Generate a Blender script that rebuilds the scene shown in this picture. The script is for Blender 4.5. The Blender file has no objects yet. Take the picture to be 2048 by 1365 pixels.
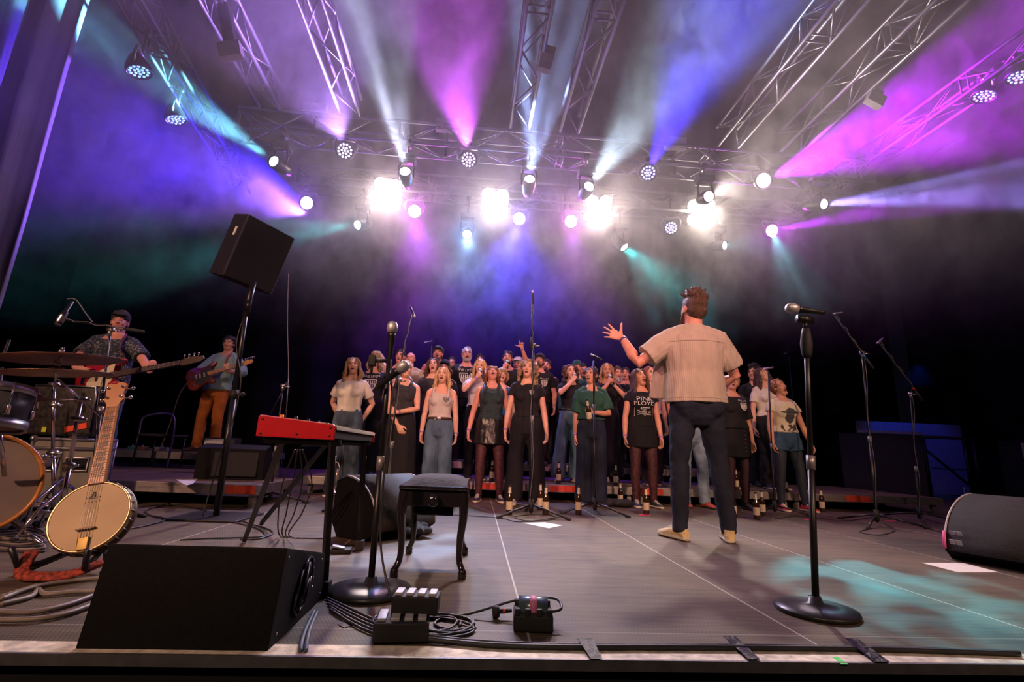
import bpy, bmesh, math, random
from mathutils import Vector, Matrix, Euler, noise as mnoise
R = math.radians
sc = bpy.context.scene
col = sc.collection
rnd = random.Random(7)

# ------------------------------------------------------------------ camera
FPX = 960.0
CAMZ = 0.60
def _camera_axes():
    yc = Vector((952-1024, -(896-682.5), -FPX)).normalized()        # world +Y seen in camera axes
    xc = Vector((15940-1024, -(1484-682.5), -FPX)).normalized()
    xc = (xc - yc*xc.dot(yc)).normalized()
    zc = xc.cross(yc).normalized()
    return Matrix((xc, yc, zc))                                     # camera axes -> world
CM = _camera_axes()
CAMLOC = Vector((0, 0, CAMZ))
cd = bpy.data.cameras.new('camera')
cam = bpy.data.objects.new('camera', cd); col.objects.link(cam)
cam.matrix_world = Matrix.Translation(CAMLOC) @ CM.to_4x4()
cd.sensor_width = 36; cd.lens = 36*FPX/2048; cd.clip_start = .05; cd.clip_end = 100
sc.camera = cam

def ray(px, py):
    return (CM @ Vector((px-1024, -(py-682.5), -FPX)))
def at(px, py, Y):                 # point seen at a pixel, at distance Y into the stage
    d = ray(px, py); return CAMLOC + d*(Y/d.y)
def atz(px, py, z=0.0):            # point seen at a pixel, on a level surface
    d = ray(px, py); return CAMLOC + d*((z-CAMZ)/d.z)
def proj(p):
    v = CM.transposed() @ (Vector(p)-CAMLOC)
    return (1024 - FPX*v.x/v.z, 682.5 + FPX*v.y/v.z)

# ------------------------------------------------------------------ world, exposure
w = bpy.data.worlds.new('world'); sc.world = w; w.use_nodes = True
w.node_tree.nodes['Background'].inputs[0].default_value = (.10, .10, .25, 1)
w.node_tree.nodes['Background'].inputs[1].default_value = .012
sc.view_settings.view_transform = 'Standard'; sc.view_settings.look = 'None'
sc.view_settings.gamma = 1; sc.view_settings.use_curve_mapping = False
sc.view_settings.exposure = -0.15
sc.cycles.use_denoising = True
sc.cycles.max_bounces = 4; sc.cycles.diffuse_bounces = 2; sc.cycles.glossy_bounces = 2
sc.cycles.transmission_bounces = 4; sc.cycles.volume_bounces = 0
sc.cycles.sample_clamp_indirect = 3.0
sc.cycles.volume_step_rate = .8; sc.cycles.volume_max_steps = 96
sc.cycles.use_adaptive_sampling = True; sc.cycles.adaptive_threshold = .03
# ------------------------------------------------------------------ light helpers
def look(o, target):
    d = (Vector(target)-o.location)
    o.rotation_euler = d.to_track_quat('-Z', 'Y').to_euler()
def spot(loc, target, power, color, angle, blend=.3, size=.05, vis=False):
    ld = bpy.data.lights.new('stage_light', 'SPOT'); ld.energy = power; ld.color = color
    ld.spot_size = R(angle); ld.spot_blend = blend; ld.shadow_soft_size = size
    o = bpy.data.objects.new('stage_light', ld); col.objects.link(o)
    o.location = loc; look(o, target); return o
def gobo(o, scale, lo=.42, hi=.56, kind='noise'):
    # patterned gobo wheel in front of the lamp
    ld = o.data; ld.use_nodes = True; n = ld.node_tree; e = n.nodes['Emission']; tc = n.nodes.new('ShaderNodeTexCoord')
    t = n.nodes.new('ShaderNodeTexNoise'); t.inputs['Scale'].default_value = scale; t.inputs['Detail'].default_value = 1.5; n.links.new(tc.outputs['Normal'], t.inputs['Vector'])
    m = n.nodes.new('ShaderNodeMapRange'); m.inputs[1].default_value = lo; m.inputs[2].default_value = hi; m.inputs[3].default_value = .06; m.inputs[4].default_value = 1.6
    n.links.new(t.outputs['Fac'], m.inputs[0]); n.links.new(m.outputs[0], e.inputs['Strength'])
def wash(loc, target, power, color, sx, sy, spread=120):
    ld = bpy.data.lights.new('front_wash', 'AREA'); ld.energy = power; ld.color = color
    ld.shape = 'RECTANGLE'; ld.size = sx; ld.size_y = sy; ld.spread = R(spread)
    o = bpy.data.objects.new('front_wash', ld); col.objects.link(o)
    o.location = loc; look(o, target); return o
CY = (.35, .75, 1.0); ICE = (.5, .75, 1.0); PUR = (.42, .14, 1.0); MAG = (.72, .10, 1.0); BLU = (.06, .05, 1.0); WARM = (1, .80, .60); TEAL=(.2,.9,1)

# front-of-house wash over the camera position
FOH = [((-4.5, -4.5, 5.0), (-.3, 6.3, 1.0), 2900, (1, .50, .33), 40, .15),
       ((5.0, -4.5, 5.0), (1.2, 6.3, 1.0), 2500, (1, .54, .37), 40, .15),
       ((.5, -5.5, 5.4), (.9, 7.4, 1.5), 1900, (1, .30, .42), 24, .12),
       ((-1.5, -4.0, 5.0), (1.1, 3.0, .2), 560, (1, .72, .48), 54, .2),
       ((-4.0, -3.0, 4.2), (-3.4, 5.2, 1.2), 300, (1, .70, .55), 30, .15)]
for l, t, p, c, a, sz in FOH: spot(l, t, p, c, a, .6, sz)

# moving heads and washes on the trusses: pixel, distance, aim pixel, aim distance, watts, colour, angle
BEAMS = [
 ((559,331), 6.72, (150,40), 5.6, 14000, (.14,.48,.60), 22),
 ((812,354), 6.72, (760,60), 5.6, 10000, (.56,.62,.88), 31),
 ((1058,370), 6.72, (1095,60), 5.8, 12000, (.34,.46,.92), 36),
 ((1172,382), 6.72, (1300,200), 5.8, 6500, (.46,.60,.72), 40),
 ((1411,396), 6.72, (1560,330), 5.6, 1900, (.62,.50,.46), 80),
 ((1634,410), 6.72, (2300,340), 5.4, 24000, (.33,.24,1.0), 17),
 # LED washes
 ((690,302), 6.72, (560,-60), 4.9, 4200, (.30,.15,.62), 80),
 ((937,320), 6.72, (880,-100), 4.9, 6800, (.40,.06,.60), 54),
 ((1296,346), 6.72, (1400,120), 5.0, 9500, (.03,.01,1.0), 36),
 ((1525,362), 6.72, (1980,175), 5.2, 36000, (.36,.008,.66), 42),
 ((1542,462), 8.25, (1900,395), 7.4, 14000, (.50,.02,.90), 13),
 ((615,407), 8.25, (200,240), 6.6, 5600, (.03,.008,1.0), 58),
 ((829,423), 8.25, (850,640), 9.6, 1500, (.42,.04,.8), 80),
 ((1038,438), 8.25, (1020,640), 9.6, 3200, (.04,.03,1.0), 100),
 ((1142,443), 8.25, (1160,640), 9.4, 700, (.5,.08,.9), 70),
 ((724,449), 8.25, (560,470), 8.0, 4200, (.08,.42,.46), 26),
 ((934,466), 8.25, (950,900), 5.4, 1300, (.25,.5,1.0), 40),
 ((1241,487), 8.25, (1340,590), 10.6, 8500, (.03,.62,.62), 27),
 ((1437,492), 8.25, (1650,480), 9.6, 900, (.10,.40,.50), 30),
]
for i, (p, Y, t, Yt, W, c, a) in enumerate(BEAMS):
    A = at(*p, Y); B = at(*t, Yt); d = (B-A).normalized()
    o = spot(A + d*.16, B, W*.62, c, a*(1.25 if a > 24 else 1.1), .9 if a > 24 else .5, .05)
    if i in (1, 2, 5, 15, 17): gobo(o, 9 if i in (5, 15) else 5)
# the glow of the lamps that look towards the hall
for px, c, W in (((829,423), (.75,.03,.85), 420), ((1038,438), (.20,.06,1.0), 520), ((1142,443), (.8,.03,.7), 260), ((934,466), (.12,.45,1.0), 480), ((615,407), (.25,.04,1.0), 200), ((1542,462), (.6,.02,.9), 240), ((724,449), (.1,.5,.6), 90)):
    A = at(*px, 8.25); d = (Vector((A.x*.5, 0, .5))-A).normalized(); spot(A+d*.15, A+d*4, W*.5, c, 150, 1, .06)
# violet side light raking the pleats of the side curtains
spot((-3.3, 8.2, 4.6), (-5.5, 5.4, 4.2), 2600, (.30, .12, 1.0), 60, .8, .05)
# patches thrown on the stage floor by the rear moving lights
for (src, Y, tg, W, c, a) in (((934,466), 8.4, (1060,1110), 2300, (.30,.55,.85), 8), ((1038,438), 8.2, (790,1085), 2600, (.35,.55,.9), 9), ((1542,462), 8.2, (1800,1175), 3000, (.10,.48,.55), 9), ((1542,462), 8.2, (2020,1240), 2600, (.08,.50,.55), 8)):
    A = at(*src, Y); B = atz(*tg); gobo(spot(A+(B-A).normalized()*.2, B, W, c, a, .5, .02), 22, .46, .56)
# four narrow shafts of the fan at the right border and three of the cyan fan at the left
for k, (y, W) in enumerate(((300, 1400), (345, 1000), (385, 700), (430, 500))):
    A = at(1634, 410, 6.72); B = at(2300, y, 5.4); spot(A+(B-A).normalized()*.16, B, W*5, (.45, .42, 1.0), 3.5, .5, .02)
for k, y in enumerate((440, 490, 545)):
    A = at(724, 449, 8.25); B = at(520, y, 7.6); spot(A+(B-A).normalized()*.16, B, 1500, (.12, .60, .70), 6, .4, .02)
BLIND = [((775,385), 8.18), ((990,405), 8.18), ((1197,418), 8.18), ((1402,425), 8.18)]
for p, Y in BLIND:
    A = at(*p, Y); t = Vector((A.x*.45+.1, 1.6, 0.3)); d = (t-A).normalized()
    spot(A + d*.12, t, 1250, (1, .82, .72), 60, 1, .12)

# ------------------------------------------------------------------ haze
def haze_box(name, x0, x1, y0, y1, z0, z1, mat):
    bm = bmesh.new(); bmesh.ops.create_cube(bm, size=1)
    for v in bm.verts:
        v.co = Vector((x0+(v.co.x+.5)*(x1-x0), y0+(v.co.y+.5)*(y1-y0), z0+(v.co.z+.5)*(z1-z0)))
    me = bpy.data.meshes.new(name); bm.to_mesh(me); bm.free(); me.materials.append(mat)
    o = bpy.data.objects.new(name, me); col.objects.link(o); return o
hm = bpy.data.materials.new('stage_haze'); hm.use_nodes = True
nt = hm.node_tree; nt.nodes.clear(); N = nt.nodes.new; L = nt.links.new
out = N('ShaderNodeOutputMaterial'); vs = N('ShaderNodeVolumeScatter'); L(vs.outputs[0], out.inputs['Volume'])
vs.inputs['Color'].default_value = (1, 1, 1, 1); vs.inputs['Anisotropy'].default_value = .15
tc = N('ShaderNodeNewGeometry')
n0 = N('ShaderNodeTexNoise'); n0.inputs['Scale'].default_value = .75; n0.inputs['Detail'].default_value = 5; n0.inputs['Distortion'].default_value = 1.2; n0.inputs['Roughness'].default_value=.6
L(tc.outputs['Position'], n0.inputs['Vector'])
n1 = N('ShaderNodeTexNoise'); n1.inputs['Scale'].default_value = 2.3; n1.inputs['Detail'].default_value = 6; n1.inputs['Distortion'].default_value = 1.6; n1.inputs['Roughness'].default_value = .65
mpn = N('ShaderNodeMapping'); mpn.inputs['Scale'].default_value = (1, 1, .65); mpn.inputs['Rotation'].default_value = (.3, .5, 0); L(tc.outputs['Position'], mpn.inputs[0]); L(mpn.outputs[0], n1.inputs['Vector'])
na = N('ShaderNodeMath'); na.operation = 'MULTIPLY_ADD'; na.inputs[1].default_value = .55; L(n1.outputs['Fac'], na.inputs[0])
nb = N('ShaderNodeMath'); nb.operation = 'MULTIPLY'; nb.inputs[1].default_value = .45; L(n0.outputs['Fac'], nb.inputs[0]); L(nb.outputs[0], na.inputs[2])
mr = N('ShaderNodeMapRange'); mr.inputs[1].default_value = .44; mr.inputs[2].default_value = .60; mr.inputs[3].default_value = .10; mr.inputs[4].default_value = 2.7
L(na.outputs[0], mr.inputs[0])
sp = N('ShaderNodeSeparateXYZ'); L(tc.outputs['Position'], sp.inputs[0])
hz = N('ShaderNodeMapRange'); hz.inputs[1].default_value = 2.2; hz.inputs[2].default_value = 4.3; hz.inputs[3].default_value = 0.10; hz.inputs[4].default_value = 1
L(sp.outputs['Z'], hz.inputs[0])
m1 = N('ShaderNodeMath'); m1.operation = 'MULTIPLY'; L(mr.outputs[0], m1.inputs[0]); L(hz.outputs[0], m1.inputs[1])
def MM(op, a, b=None):
    x = N('ShaderNodeMath'); x.operation = op
    for i_, v_ in enumerate((a, b)):
        if v_ is None: continue
        if isinstance(v_, (int, float)): x.inputs[i_].default_value = v_
        else: L(v_, x.inputs[i_])
    return x.outputs[0]
# added density around the rear truss, boosts the glow of its lamps
dy = MM('DIVIDE', MM('SUBTRACT', sp.outputs['Y'], 7.9), 1.0); dz = MM('DIVIDE', MM('SUBTRACT', sp.outputs['Z'], 4.95), .75)
dd_ = MM('MAXIMUM', MM('SUBTRACT', 1.0, MM('ADD', MM('MULTIPLY', dy, dy), MM('MULTIPLY', dz, dz))), 0.0)
glow_boost = MM('ADD', MM('MULTIPLY', dd_, 1.5), 1.0)
m1b = N('ShaderNodeMath'); m1b.operation = 'MULTIPLY'; L(m1.outputs[0], m1b.inputs[0]); L(glow_boost, m1b.inputs[1]); m1 = m1b
m2 = N('ShaderNodeMath'); m2.operation = 'MULTIPLY'; L(m1.outputs[0], m2.inputs[0]); m2.inputs[1].default_value = .06
L(m2.outputs[0], vs.inputs['Density'])
# ------------------------------------------------------------------ materials
MATS = {}
def mat(name, c, rough=.6, metal=0., var=.12, scale=18., bump=0., bscale=60., emit=None, estr=0., spec=.5, alpha=None, stretch=None, coat=0.):
    if name in MATS: return MATS[name]
    m = bpy.data.materials.new(name); m.use_nodes = True; n = m.node_tree; p = n.nodes['Principled BSDF']
    MATS[name] = m; m.diffuse_color = (*c, 1)
    p.inputs['Roughness'].default_value = rough; p.inputs['Metallic'].default_value = metal
    p.inputs['Specular IOR Level'].default_value = spec; p.inputs['Coat Weight'].default_value = coat
    tcn = n.nodes.new('ShaderNodeTexCoord'); src = tcn.outputs['Object']
    if stretch:
        mp = n.nodes.new('ShaderNodeMapping'); mp.inputs['Scale'].default_value = stretch
        n.links.new(src, mp.inputs['Vector']); src = mp.outputs[0]
    if var:
        t = n.nodes.new('ShaderNodeTexNoise'); t.inputs['Scale'].default_value = scale; t.inputs['Detail'].default_value = 4
        n.links.new(src, t.inputs['Vector'])
        r = n.nodes.new('ShaderNodeValToRGB'); r.color_ramp.elements[0].position = .3; r.color_ramp.elements[1].position = .7
        r.color_ramp.elements[0].color = (*[max(0, x*(1-var)) for x in c], 1); r.color_ramp.elements[1].color = (*[min(1, x*(1+var)) for x in c], 1)
        n.links.new(t.outputs['Fac'], r.inputs[0]); n.links.new(r.outputs[0], p.inputs['Base Color'])
    else: p.inputs['Base Color'].default_value = (*c, 1)
    if bump:
        t2 = n.nodes.new('ShaderNodeTexNoise'); t2.inputs['Scale'].default_value = bscale; t2.inputs['Detail'].default_value = 3
        n.links.new(src, t2.inputs['Vector'])
        b = n.nodes.new('ShaderNodeBump'); b.inputs['Strength'].default_value = bump; b.inputs['Distance'].default_value = .02
        n.links.new(t2.outputs['Fac'], b.inputs['Height']); n.links.new(b.outputs[0], p.inputs['Normal'])
    if emit: p.inputs['Emission Color'].default_value = (*emit, 1); p.inputs['Emission Strength'].default_value = estr
    if alpha is not None: p.inputs['Alpha'].default_value = alpha
    return m

BLACK = mat('black_powder_coat', (.008, .008, .010), .38, 0, .2)
BLACKM = mat('matt_black_plastic', (.007, .007, .009), .7, 0, .2)
RUBBER = mat('black_rubber', (.015, .015, .015), .75, 0, .2)
CHROME = mat('chrome', (.75, .75, .78), .16, 1, .05)
STEEL = mat('brushed_steel', (.45, .45, .47), .35, 1, .1)
ALU = mat('truss_aluminium', (.30, .30, .33), .42, .8, .1)
GRILLE = mat('mic_grille', (.50, .50, .54), .45, .6, .3, 400)
CABLE = mat('cable_rubber', (.022, .021, .022), .5, 0, .2)
CABLEG = mat('grey_cable_rubber', (.20, .17, .145), .5, 0, .2)
WHITE = mat('white_plastic', (.75, .75, .75), .5, 0, .05)
PAPER = mat('paper', (.72, .70, .68), .7, 0, .04)
GAFFER = mat('gaffer_tape', (.010, .010, .013), .5, 0, .8, 30, .5, 40, spec=.3)

# ------------------------------------------------------------------ objects
def mesh_obj(name, bm, m, parent=None, smooth=True, mats=None):
    me = bpy.data.meshes.new(name)
    bmesh.ops.recalc_face_normals(bm, faces=bm.faces)
    bm.to_mesh(me); bm.free()
    for x in (mats or [m]): me.materials.append(x)
    if smooth:
        me.polygons.foreach_set('use_smooth', [True]*len(me.polygons))
    o = bpy.data.objects.new(name, me); col.objects.link(o)
    if parent: o.parent = parent
    return o
def thing(name, label, cat, loc=(0, 0, 0), rz=0, group=None, rot=None):
    o = bpy.data.objects.new(name, None); col.objects.link(o); o.empty_display_size = .1
    o.location = loc; o.rotation_euler = rot or (0, 0, rz); tag(o, label, cat, group); return o
def tag(o, label=None, cat=None, group=None, kind=None):
    if label: o['label'] = label
    if cat: o['category'] = cat
    if group: o['group'] = group
    if kind: o['kind'] = kind
    return o
def copy_tree(o, parent=None):
    c = o.copy(); col.objects.link(c)
    if parent: c.parent = parent
    for ch in list(o.children): copy_tree(ch, c)
    return c
def struct(name, bm, m, smooth=False, mats=None):
    return tag(mesh_obj(name, bm, m, None, smooth, mats), kind='structure')

# ------------------------------------------------------------------ shapes into a bmesh
def frame(d, up=None):
    d = Vector(d).normalized(); up = Vector(up) if up else Vector((0, 0, 1))
    if abs(d.dot(up.normalized())) > .98: up = Vector((0, 1, 0)) if abs(d.y) < .9 else Vector((1, 0, 0))
    u = up.cross(d).normalized(); v = d.cross(u).normalized(); return u, v
def ringloft(bm, rings, seg=12, cap=True, mi=0):
    """rings: (centre, u, v)"""
    prev = None; first = None
    for c, u, v in rings:
        vs = [bm.verts.new(c + u*math.cos(2*math.pi*i/seg) + v*math.sin(2*math.pi*i/seg)) for i in range(seg)]
        if prev:
            for i in range(seg):
                f = bm.faces.new((prev[i], prev[(i+1) % seg], vs[(i+1) % seg], vs[i])); f.material_index = mi
        else: first = vs
        prev = vs
    if cap:
        f = bm.faces.new(list(reversed(first))); f.material_index = mi; f = bm.faces.new(prev); f.material_index = mi
def tube(bm, pts, r, seg=8, up=None, round_ends=False, flat=1., mi=0):
    """tube through pts; r number or list; parallel-transported frame"""
    pts = [Vector(p) for p in pts]; n = len(pts)
    rs = r if isinstance(r, (list, tuple)) else [r]*n
    dirs = []
    for i in range(n):
        a = pts[max(0, i-1)]; b = pts[min(n-1, i+1)]; d = b-a
        dirs.append(d.normalized() if d.length > 1e-9 else Vector((0, 0, 1)))
    u, v = frame(dirs[0], up); rings = []
    for i in range(n):
        d = dirs[i]; u = (u - d*u.dot(d))
        u = u.normalized() if u.length > 1e-6 else frame(d)[0]
        v = d.cross(u)
        rr = rs[i]; ru, rv = rr if isinstance(rr, (tuple, list)) else (rr, rr*flat)
        if round_ends and i == 0:
            for k in (.25, .65): s = math.sin(k*math.pi/2); c = math.cos(k*math.pi/2); rings.append((pts[i]-d*c*min(ru, rv), u*ru*s, v*rv*s))
        rings.append((pts[i], u*ru, v*rv))
        if round_ends and i == n-1:
            for k in (.65, .25): s = math.sin(k*math.pi/2); c = math.cos(k*math.pi/2); rings.append((pts[i]+d*c*min(ru, rv), u*ru*s, v*rv*s))
    ringloft(bm, rings, seg, True, mi)
def ell(bm, c, r, rot=None, seg=14, mi=0):
    """r: 3 radii; rot: Matrix 3x3"""
    M = (rot.to_4x4() if rot else Matrix.Identity(4)); M = Matrix.Translation(Vector(c)) @ M @ Matrix.Diagonal((*r, 1))
    g = bmesh.ops.create_uvsphere(bm, u_segments=seg, v_segments=max(6, seg*2//3), radius=1, matrix=M)
    if mi:
        for v in g['verts']:
            for f in v.link_faces: f.material_index = mi
def box(bm, c, s, rot=None, bev=0, mi=0):
    M = Matrix.Translation(Vector(c)) @ (rot.to_4x4() if rot else Matrix.Identity(4)) @ Matrix.Diagonal((*s, 1))
    g = bmesh.ops.create_cube(bm, size=1, matrix=M)
    fs = {f for v in g['verts'] for f in v.link_faces}
    for f in fs: f.material_index = mi
    if bev:
        es = {e for v in g['verts'] for e in v.link_edges}
        r = bmesh.ops.bevel(bm, geom=list(es), offset=bev, segments=2, affect='EDGES', profile=.7)
        for f in r['faces']: f.material_index = mi
def prism(bm, poly, d0, d1, M=None, bev=0, mi=0):
    """poly: 2D points in (a,b); extruded from d0 to d1 along the third axis. M maps (a,b,d)."""
    M = M or Matrix.Identity(4)
    A = [bm.verts.new(M @ Vector((p[0], p[1], d0))) for p in poly]; B = [bm.verts.new(M @ Vector((p[0], p[1], d1))) for p in poly]
    fs = [bm.faces.new(list(reversed(A))), bm.faces.new(B)]
    n = len(poly)
    for i in range(n): fs.append(bm.faces.new((A[i], A[(i+1) % n], B[(i+1) % n], B[i])))
    for f in fs: f.material_index = mi
    if bev:
        es = {e for f in fs for e in f.edges}
        r = bmesh.ops.bevel(bm, geom=list(es), offset=bev, segments=2, affect='EDGES', profile=.7)
        for f in r['faces']: f.material_index = mi
def lathe(bm, prof, M=None, seg=24, mi=0):
    """prof: (radius, height) pairs about local Z"""
    M = M or Matrix.Identity(4); prev = None
    for r, h in prof:
        if r < 1e-5: vs = [bm.verts.new(M @ Vector((0, 0, h)))]
        else: vs = [bm.verts.new(M @ Vector((r*math.cos(2*math.pi*i/seg), r*math.sin(2*math.pi*i/seg), h))) for i in range(seg)]
        if prev:
            for i in range(seg):
                a = prev[i % len(prev)]; b = prev[(i+1) % len(prev)]; c = vs[(i+1) % len(vs)]; d = vs[i % len(vs)]
                q = []
                for x in (a, b, c, d):
                    if x not in q: q.append(x)
                if len(q) > 2:
                    f = bm.faces.new(q); f.material_index = mi
        prev = vs
def axis_m(p, d, up=None):
    """matrix whose Z runs along d, origin p"""
    u, v = frame(d, up); d = Vector(d).normalized()
    return Matrix(((u.x, v.x, d.x, p[0]), (u.y, v.y, d.y, p[1]), (u.z, v.z, d.z, p[2]), (0, 0, 0, 1)))
def spline(pts, n=8):
    pts = [Vector(p) for p in pts]; out = []
    for i in range(len(pts)-1):
        p0 = pts[max(0, i-1)]; p1 = pts[i]; p2 = pts[i+1]; p3 = pts[min(len(pts)-1, i+2)]
        for k in range(n):
            t = k/n
            out.append(.5*((2*p1)+(p2-p0)*t+(2*p0-5*p1+4*p2-p3)*t*t+(3*p1-p0-3*p2+p3)*t**3))
    out.append(pts[-1]); return out
def tobj(name, pts, r, m, parent=None, seg=8, **k):
    bm = bmesh.new(); tube(bm, pts, r, seg, **k); return mesh_obj(name, bm, m, parent)
def text_mesh(body, size, M, extrude=.0008, align='CENTER', sx=1., space=1., shear=0.):
    cu = bpy.data.curves.new('t', 'FONT'); cu.body = body; cu.size = size; cu.extrude = extrude; cu.align_x = align; cu.space_character = space; cu.shear = shear
    cu.resolution_u = 3
    o = bpy.data.objects.new('t', cu); col.objects.link(o); bpy.context.view_layer.update()
    me = bpy.data.meshes.new_from_object(o.evaluated_get(bpy.context.evaluated_depsgraph_get()))
    bpy.data.objects.remove(o); bpy.data.curves.remove(cu)
    bm = bmesh.new(); bm.from_mesh(me); bpy.data.meshes.remove(me)
    for v in bm.verts: v.co = M @ Vector((v.co.x*sx, v.co.y, v.co.z))
    return bm
def join_bm(a, b):
    me = bpy.data.meshes.new('tmp'); b.to_mesh(me); b.free(); a.from_mesh(me); bpy.data.meshes.remove(me)

# ------------------------------------------------------------------ one continuous skin over many shapes
def fuse(name, bm, m, parent, voxel=.008, smooth=2, disp=None, mats=None, mfun=None):
    me = bpy.data.meshes.new(name); bmesh.ops.recalc_face_normals(bm, faces=bm.faces); bm.to_mesh(me); bm.free()
    o = bpy.data.objects.new(name, me); col.objects.link(o)
    r = o.modifiers.new('r', 'REMESH'); r.mode = 'VOXEL'; r.voxel_size = voxel
    if smooth:
        s = o.modifiers.new('s', 'SMOOTH'); s.iterations = smooth; s.factor = .5
    bpy.context.view_layer.update()
    me2 = bpy.data.meshes.new_from_object(o.evaluated_get(bpy.context.evaluated_depsgraph_get()))
    o.modifiers.clear(); o.data = me2; bpy.data.meshes.remove(me); me2.name = name
    me2.materials.clear()
    for x in (mats or [m]): me2.materials.append(x)
    if disp:
        vn = [(v, v.normal.copy()) for v in me2.vertices]
        for v, nn in vn: v.co += nn*disp(v.co)
    if mfun:
        for p in me2.polygons: p.material_index = mfun(p.center)
    me2.polygons.foreach_set('use_smooth', [True]*len(me2.polygons))
    me2.update()
    if parent: o.parent = parent
    return o
def folds(a1=.006, f1=7, a2=.003, f2=22, sx=1, sy=1, sz=.5, seed=0):
    off = Vector((seed*3.7, seed*1.3, seed*2.1))
    def g(p):
        q = Vector((p.x*sx, p.y*sy, p.z*sz))
        return a1*mnoise.noise(q*f1+off)+a2*mnoise.noise(q*f2+off)
    return g
# ------------------------------------------------------------------ the hall and the stage deck
YE = 1.57                      # front edge of the stage
def node_floor():
    m = bpy.data.materials.new('stage_floor_phenolic'); m.use_nodes = True; n = m.node_tree; N = n.nodes.new; L = n.links.new
    p = n.nodes['Principled BSDF']; g = N('ShaderNodeNewGeometry'); s = N('ShaderNodeSeparateXYZ'); L(g.outputs['Position'], s.inputs[0])
    def M(op, a, b=None, c=None):
        x = N('ShaderNodeMath'); x.operation = op
        for i, v in enumerate((a, b, c)):
            if v is None: continue
            if isinstance(v, (int, float)): x.inputs[i].default_value = v
            else: L(v, x.inputs[i])
        return x.outputs[0]
    nz = N('ShaderNodeTexNoise'); nz.inputs['Scale'].default_value = 1.3; nz.inputs['Detail'].default_value = 6; L(g.outputs['Position'], nz.inputs['Vector'])
    mp = N('ShaderNodeMapping'); mp.inputs['Scale'].default_value = (1.2, 9, 1); L(g.outputs['Position'], mp.inputs[0])
    st = N('ShaderNodeTexNoise'); st.inputs['Scale'].default_value = 2.2; st.inputs['Detail'].default_value = 7; st.inputs['Roughness'].default_value = .7; L(mp.outputs[0], st.inputs['Vector'])
    r = N('ShaderNodeValToRGB'); r.color_ramp.elements[0].position = .36; r.color_ramp.elements[1].position = .64
    r.color_ramp.elements[0].color = (.045, .032, .020, 1); r.color_ramp.elements[1].color = (.175, .130, .080, 1)
    L(M('ADD', M('MULTIPLY', nz.outputs['Fac'], .45), M('MULTIPLY', st.outputs['Fac'], .55)), r.inputs[0])
    # panel joints
    fx = M('ABSOLUTE', M('SUBTRACT', M('FRACT', M('ADD', M('DIVIDE', M('SUBTRACT', s.outputs[0], .206), .967), .5)), .5))
    lx = M('LESS_THAN', fx, .0042)
    fy = M('ABSOLUTE', M('SUBTRACT', M('FRACT', M('ADD', M('DIVIDE', M('SUBTRACT', s.outputs[1], 3.73), 1.94), .5)), .5))
    ly = M('LESS_THAN', fy, .0020)
    ln = M('MINIMUM', M('ADD', M('MULTIPLY', lx, 1.0), M('MULTIPLY', ly, .4)), 1)
    mx = N('ShaderNodeMix'); mx.data_type = 'RGBA'; L(ln, mx.inputs['Factor']); L(r.outputs[0], mx.inputs['A']); mx.inputs['B'].default_value = (.50, .46, .42, 1)
    # anti-slip mesh
    gx = M('ABSOLUTE', M('SUBTRACT', M('FRACT', M('MULTIPLY', M('ADD', s.outputs[0], M('MULTIPLY', s.outputs[1], .5)), 74)), .5))
    gy = M('ABSOLUTE', M('SUBTRACT', M('FRACT', M('MULTIPLY', s.outputs[1], 66)), .5))
    gr = M('MAXIMUM', gx, gy)
    gs = M('GREATER_THAN', gr, .37)
    mx2 = N('ShaderNodeMix'); mx2.data_type = 'RGBA'; mx2.blend_type = 'MULTIPLY'; L(M('MULTIPLY', gs, .70), mx2.inputs['Factor']); L(mx.outputs['Result'], mx2.inputs['A']); mx2.inputs['B'].default_value = (.3, .27, .25, 1)
    L(mx2.outputs['Result'], p.inputs['Base Color']); p.inputs['Roughness'].default_value = .62; p.inputs['Specular IOR Level'].default_value = .35
    b = N('ShaderNodeBump'); b.inputs['Strength'].default_value = .25; b.inputs['Distance'].default_value = .002; L(gr, b.inputs['Height']); L(b.outputs[0], p.inputs['Normal'])
    return m
FLOORM = node_floor()
DRAPE = mat('black_molton', (.006, .006, .009), .95, 0, .3, 3, .2, 8, spec=.1)
HALL = mat('hall_dark_paint', (.012, .012, .015), .9, 0, .2)
FASC = mat('stage_fascia_black', (.003, .003, .005), .9, 0, .2)
bm = bmesh.new(); box(bm, (0, (YE+.08+11.4)/2, -.06), (20, 11.4-YE-.08, .12)); struct('floor', bm, FLOORM)
EDGE = mat('worn_cream_edge', (.72, .62, .50), .75, 0, .35, 26, .3, 30)
bm = bmesh.new(); box(bm, (0, YE+.042, -.010), (20, .078, .024)); struct('trim_1', bm, EDGE)
bm = bmesh.new(); box(bm, (0, YE-.002, -.012), (20, .010, .030)); struct('trim_2', bm, mat('edge_rail_aluminium', (.16, .15, .16), .5, .6, .2))
bm = bmesh.new(); box(bm, (0, YE+.012, -.68), (20, .02, 1.24)); struct('trim_3', bm, FASC)
bm = bmesh.new(); box(bm, (0, -3.3, -1.26), (20, 9.8, .1)); struct('floor_hall', bm, HALL)
def drape_wall(name, x0, x1, y, z0, z1, amp, n, m, axis='x'):
    bm = bmesh.new(); prev = None
    for i in range(n+1):
        t = i/n; a = x0+(x1-x0)*t; d = amp*(math.sin(t*n*.55)+.5*math.sin(t*n*.21+1))
        q = [(a, y+d, z) if axis == 'x' else (y+d, a, z) for z in (z0, z1)]
        vs = [bm.verts.new(v) for v in q]
        if prev: bm.faces.new((prev[0], vs[0], vs[1], prev[1]))
        prev = vs
    o = struct(name, bm, m, True); s = o.modifiers.new('thickness', 'SOLIDIFY'); s.thickness = .02; return o
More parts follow.
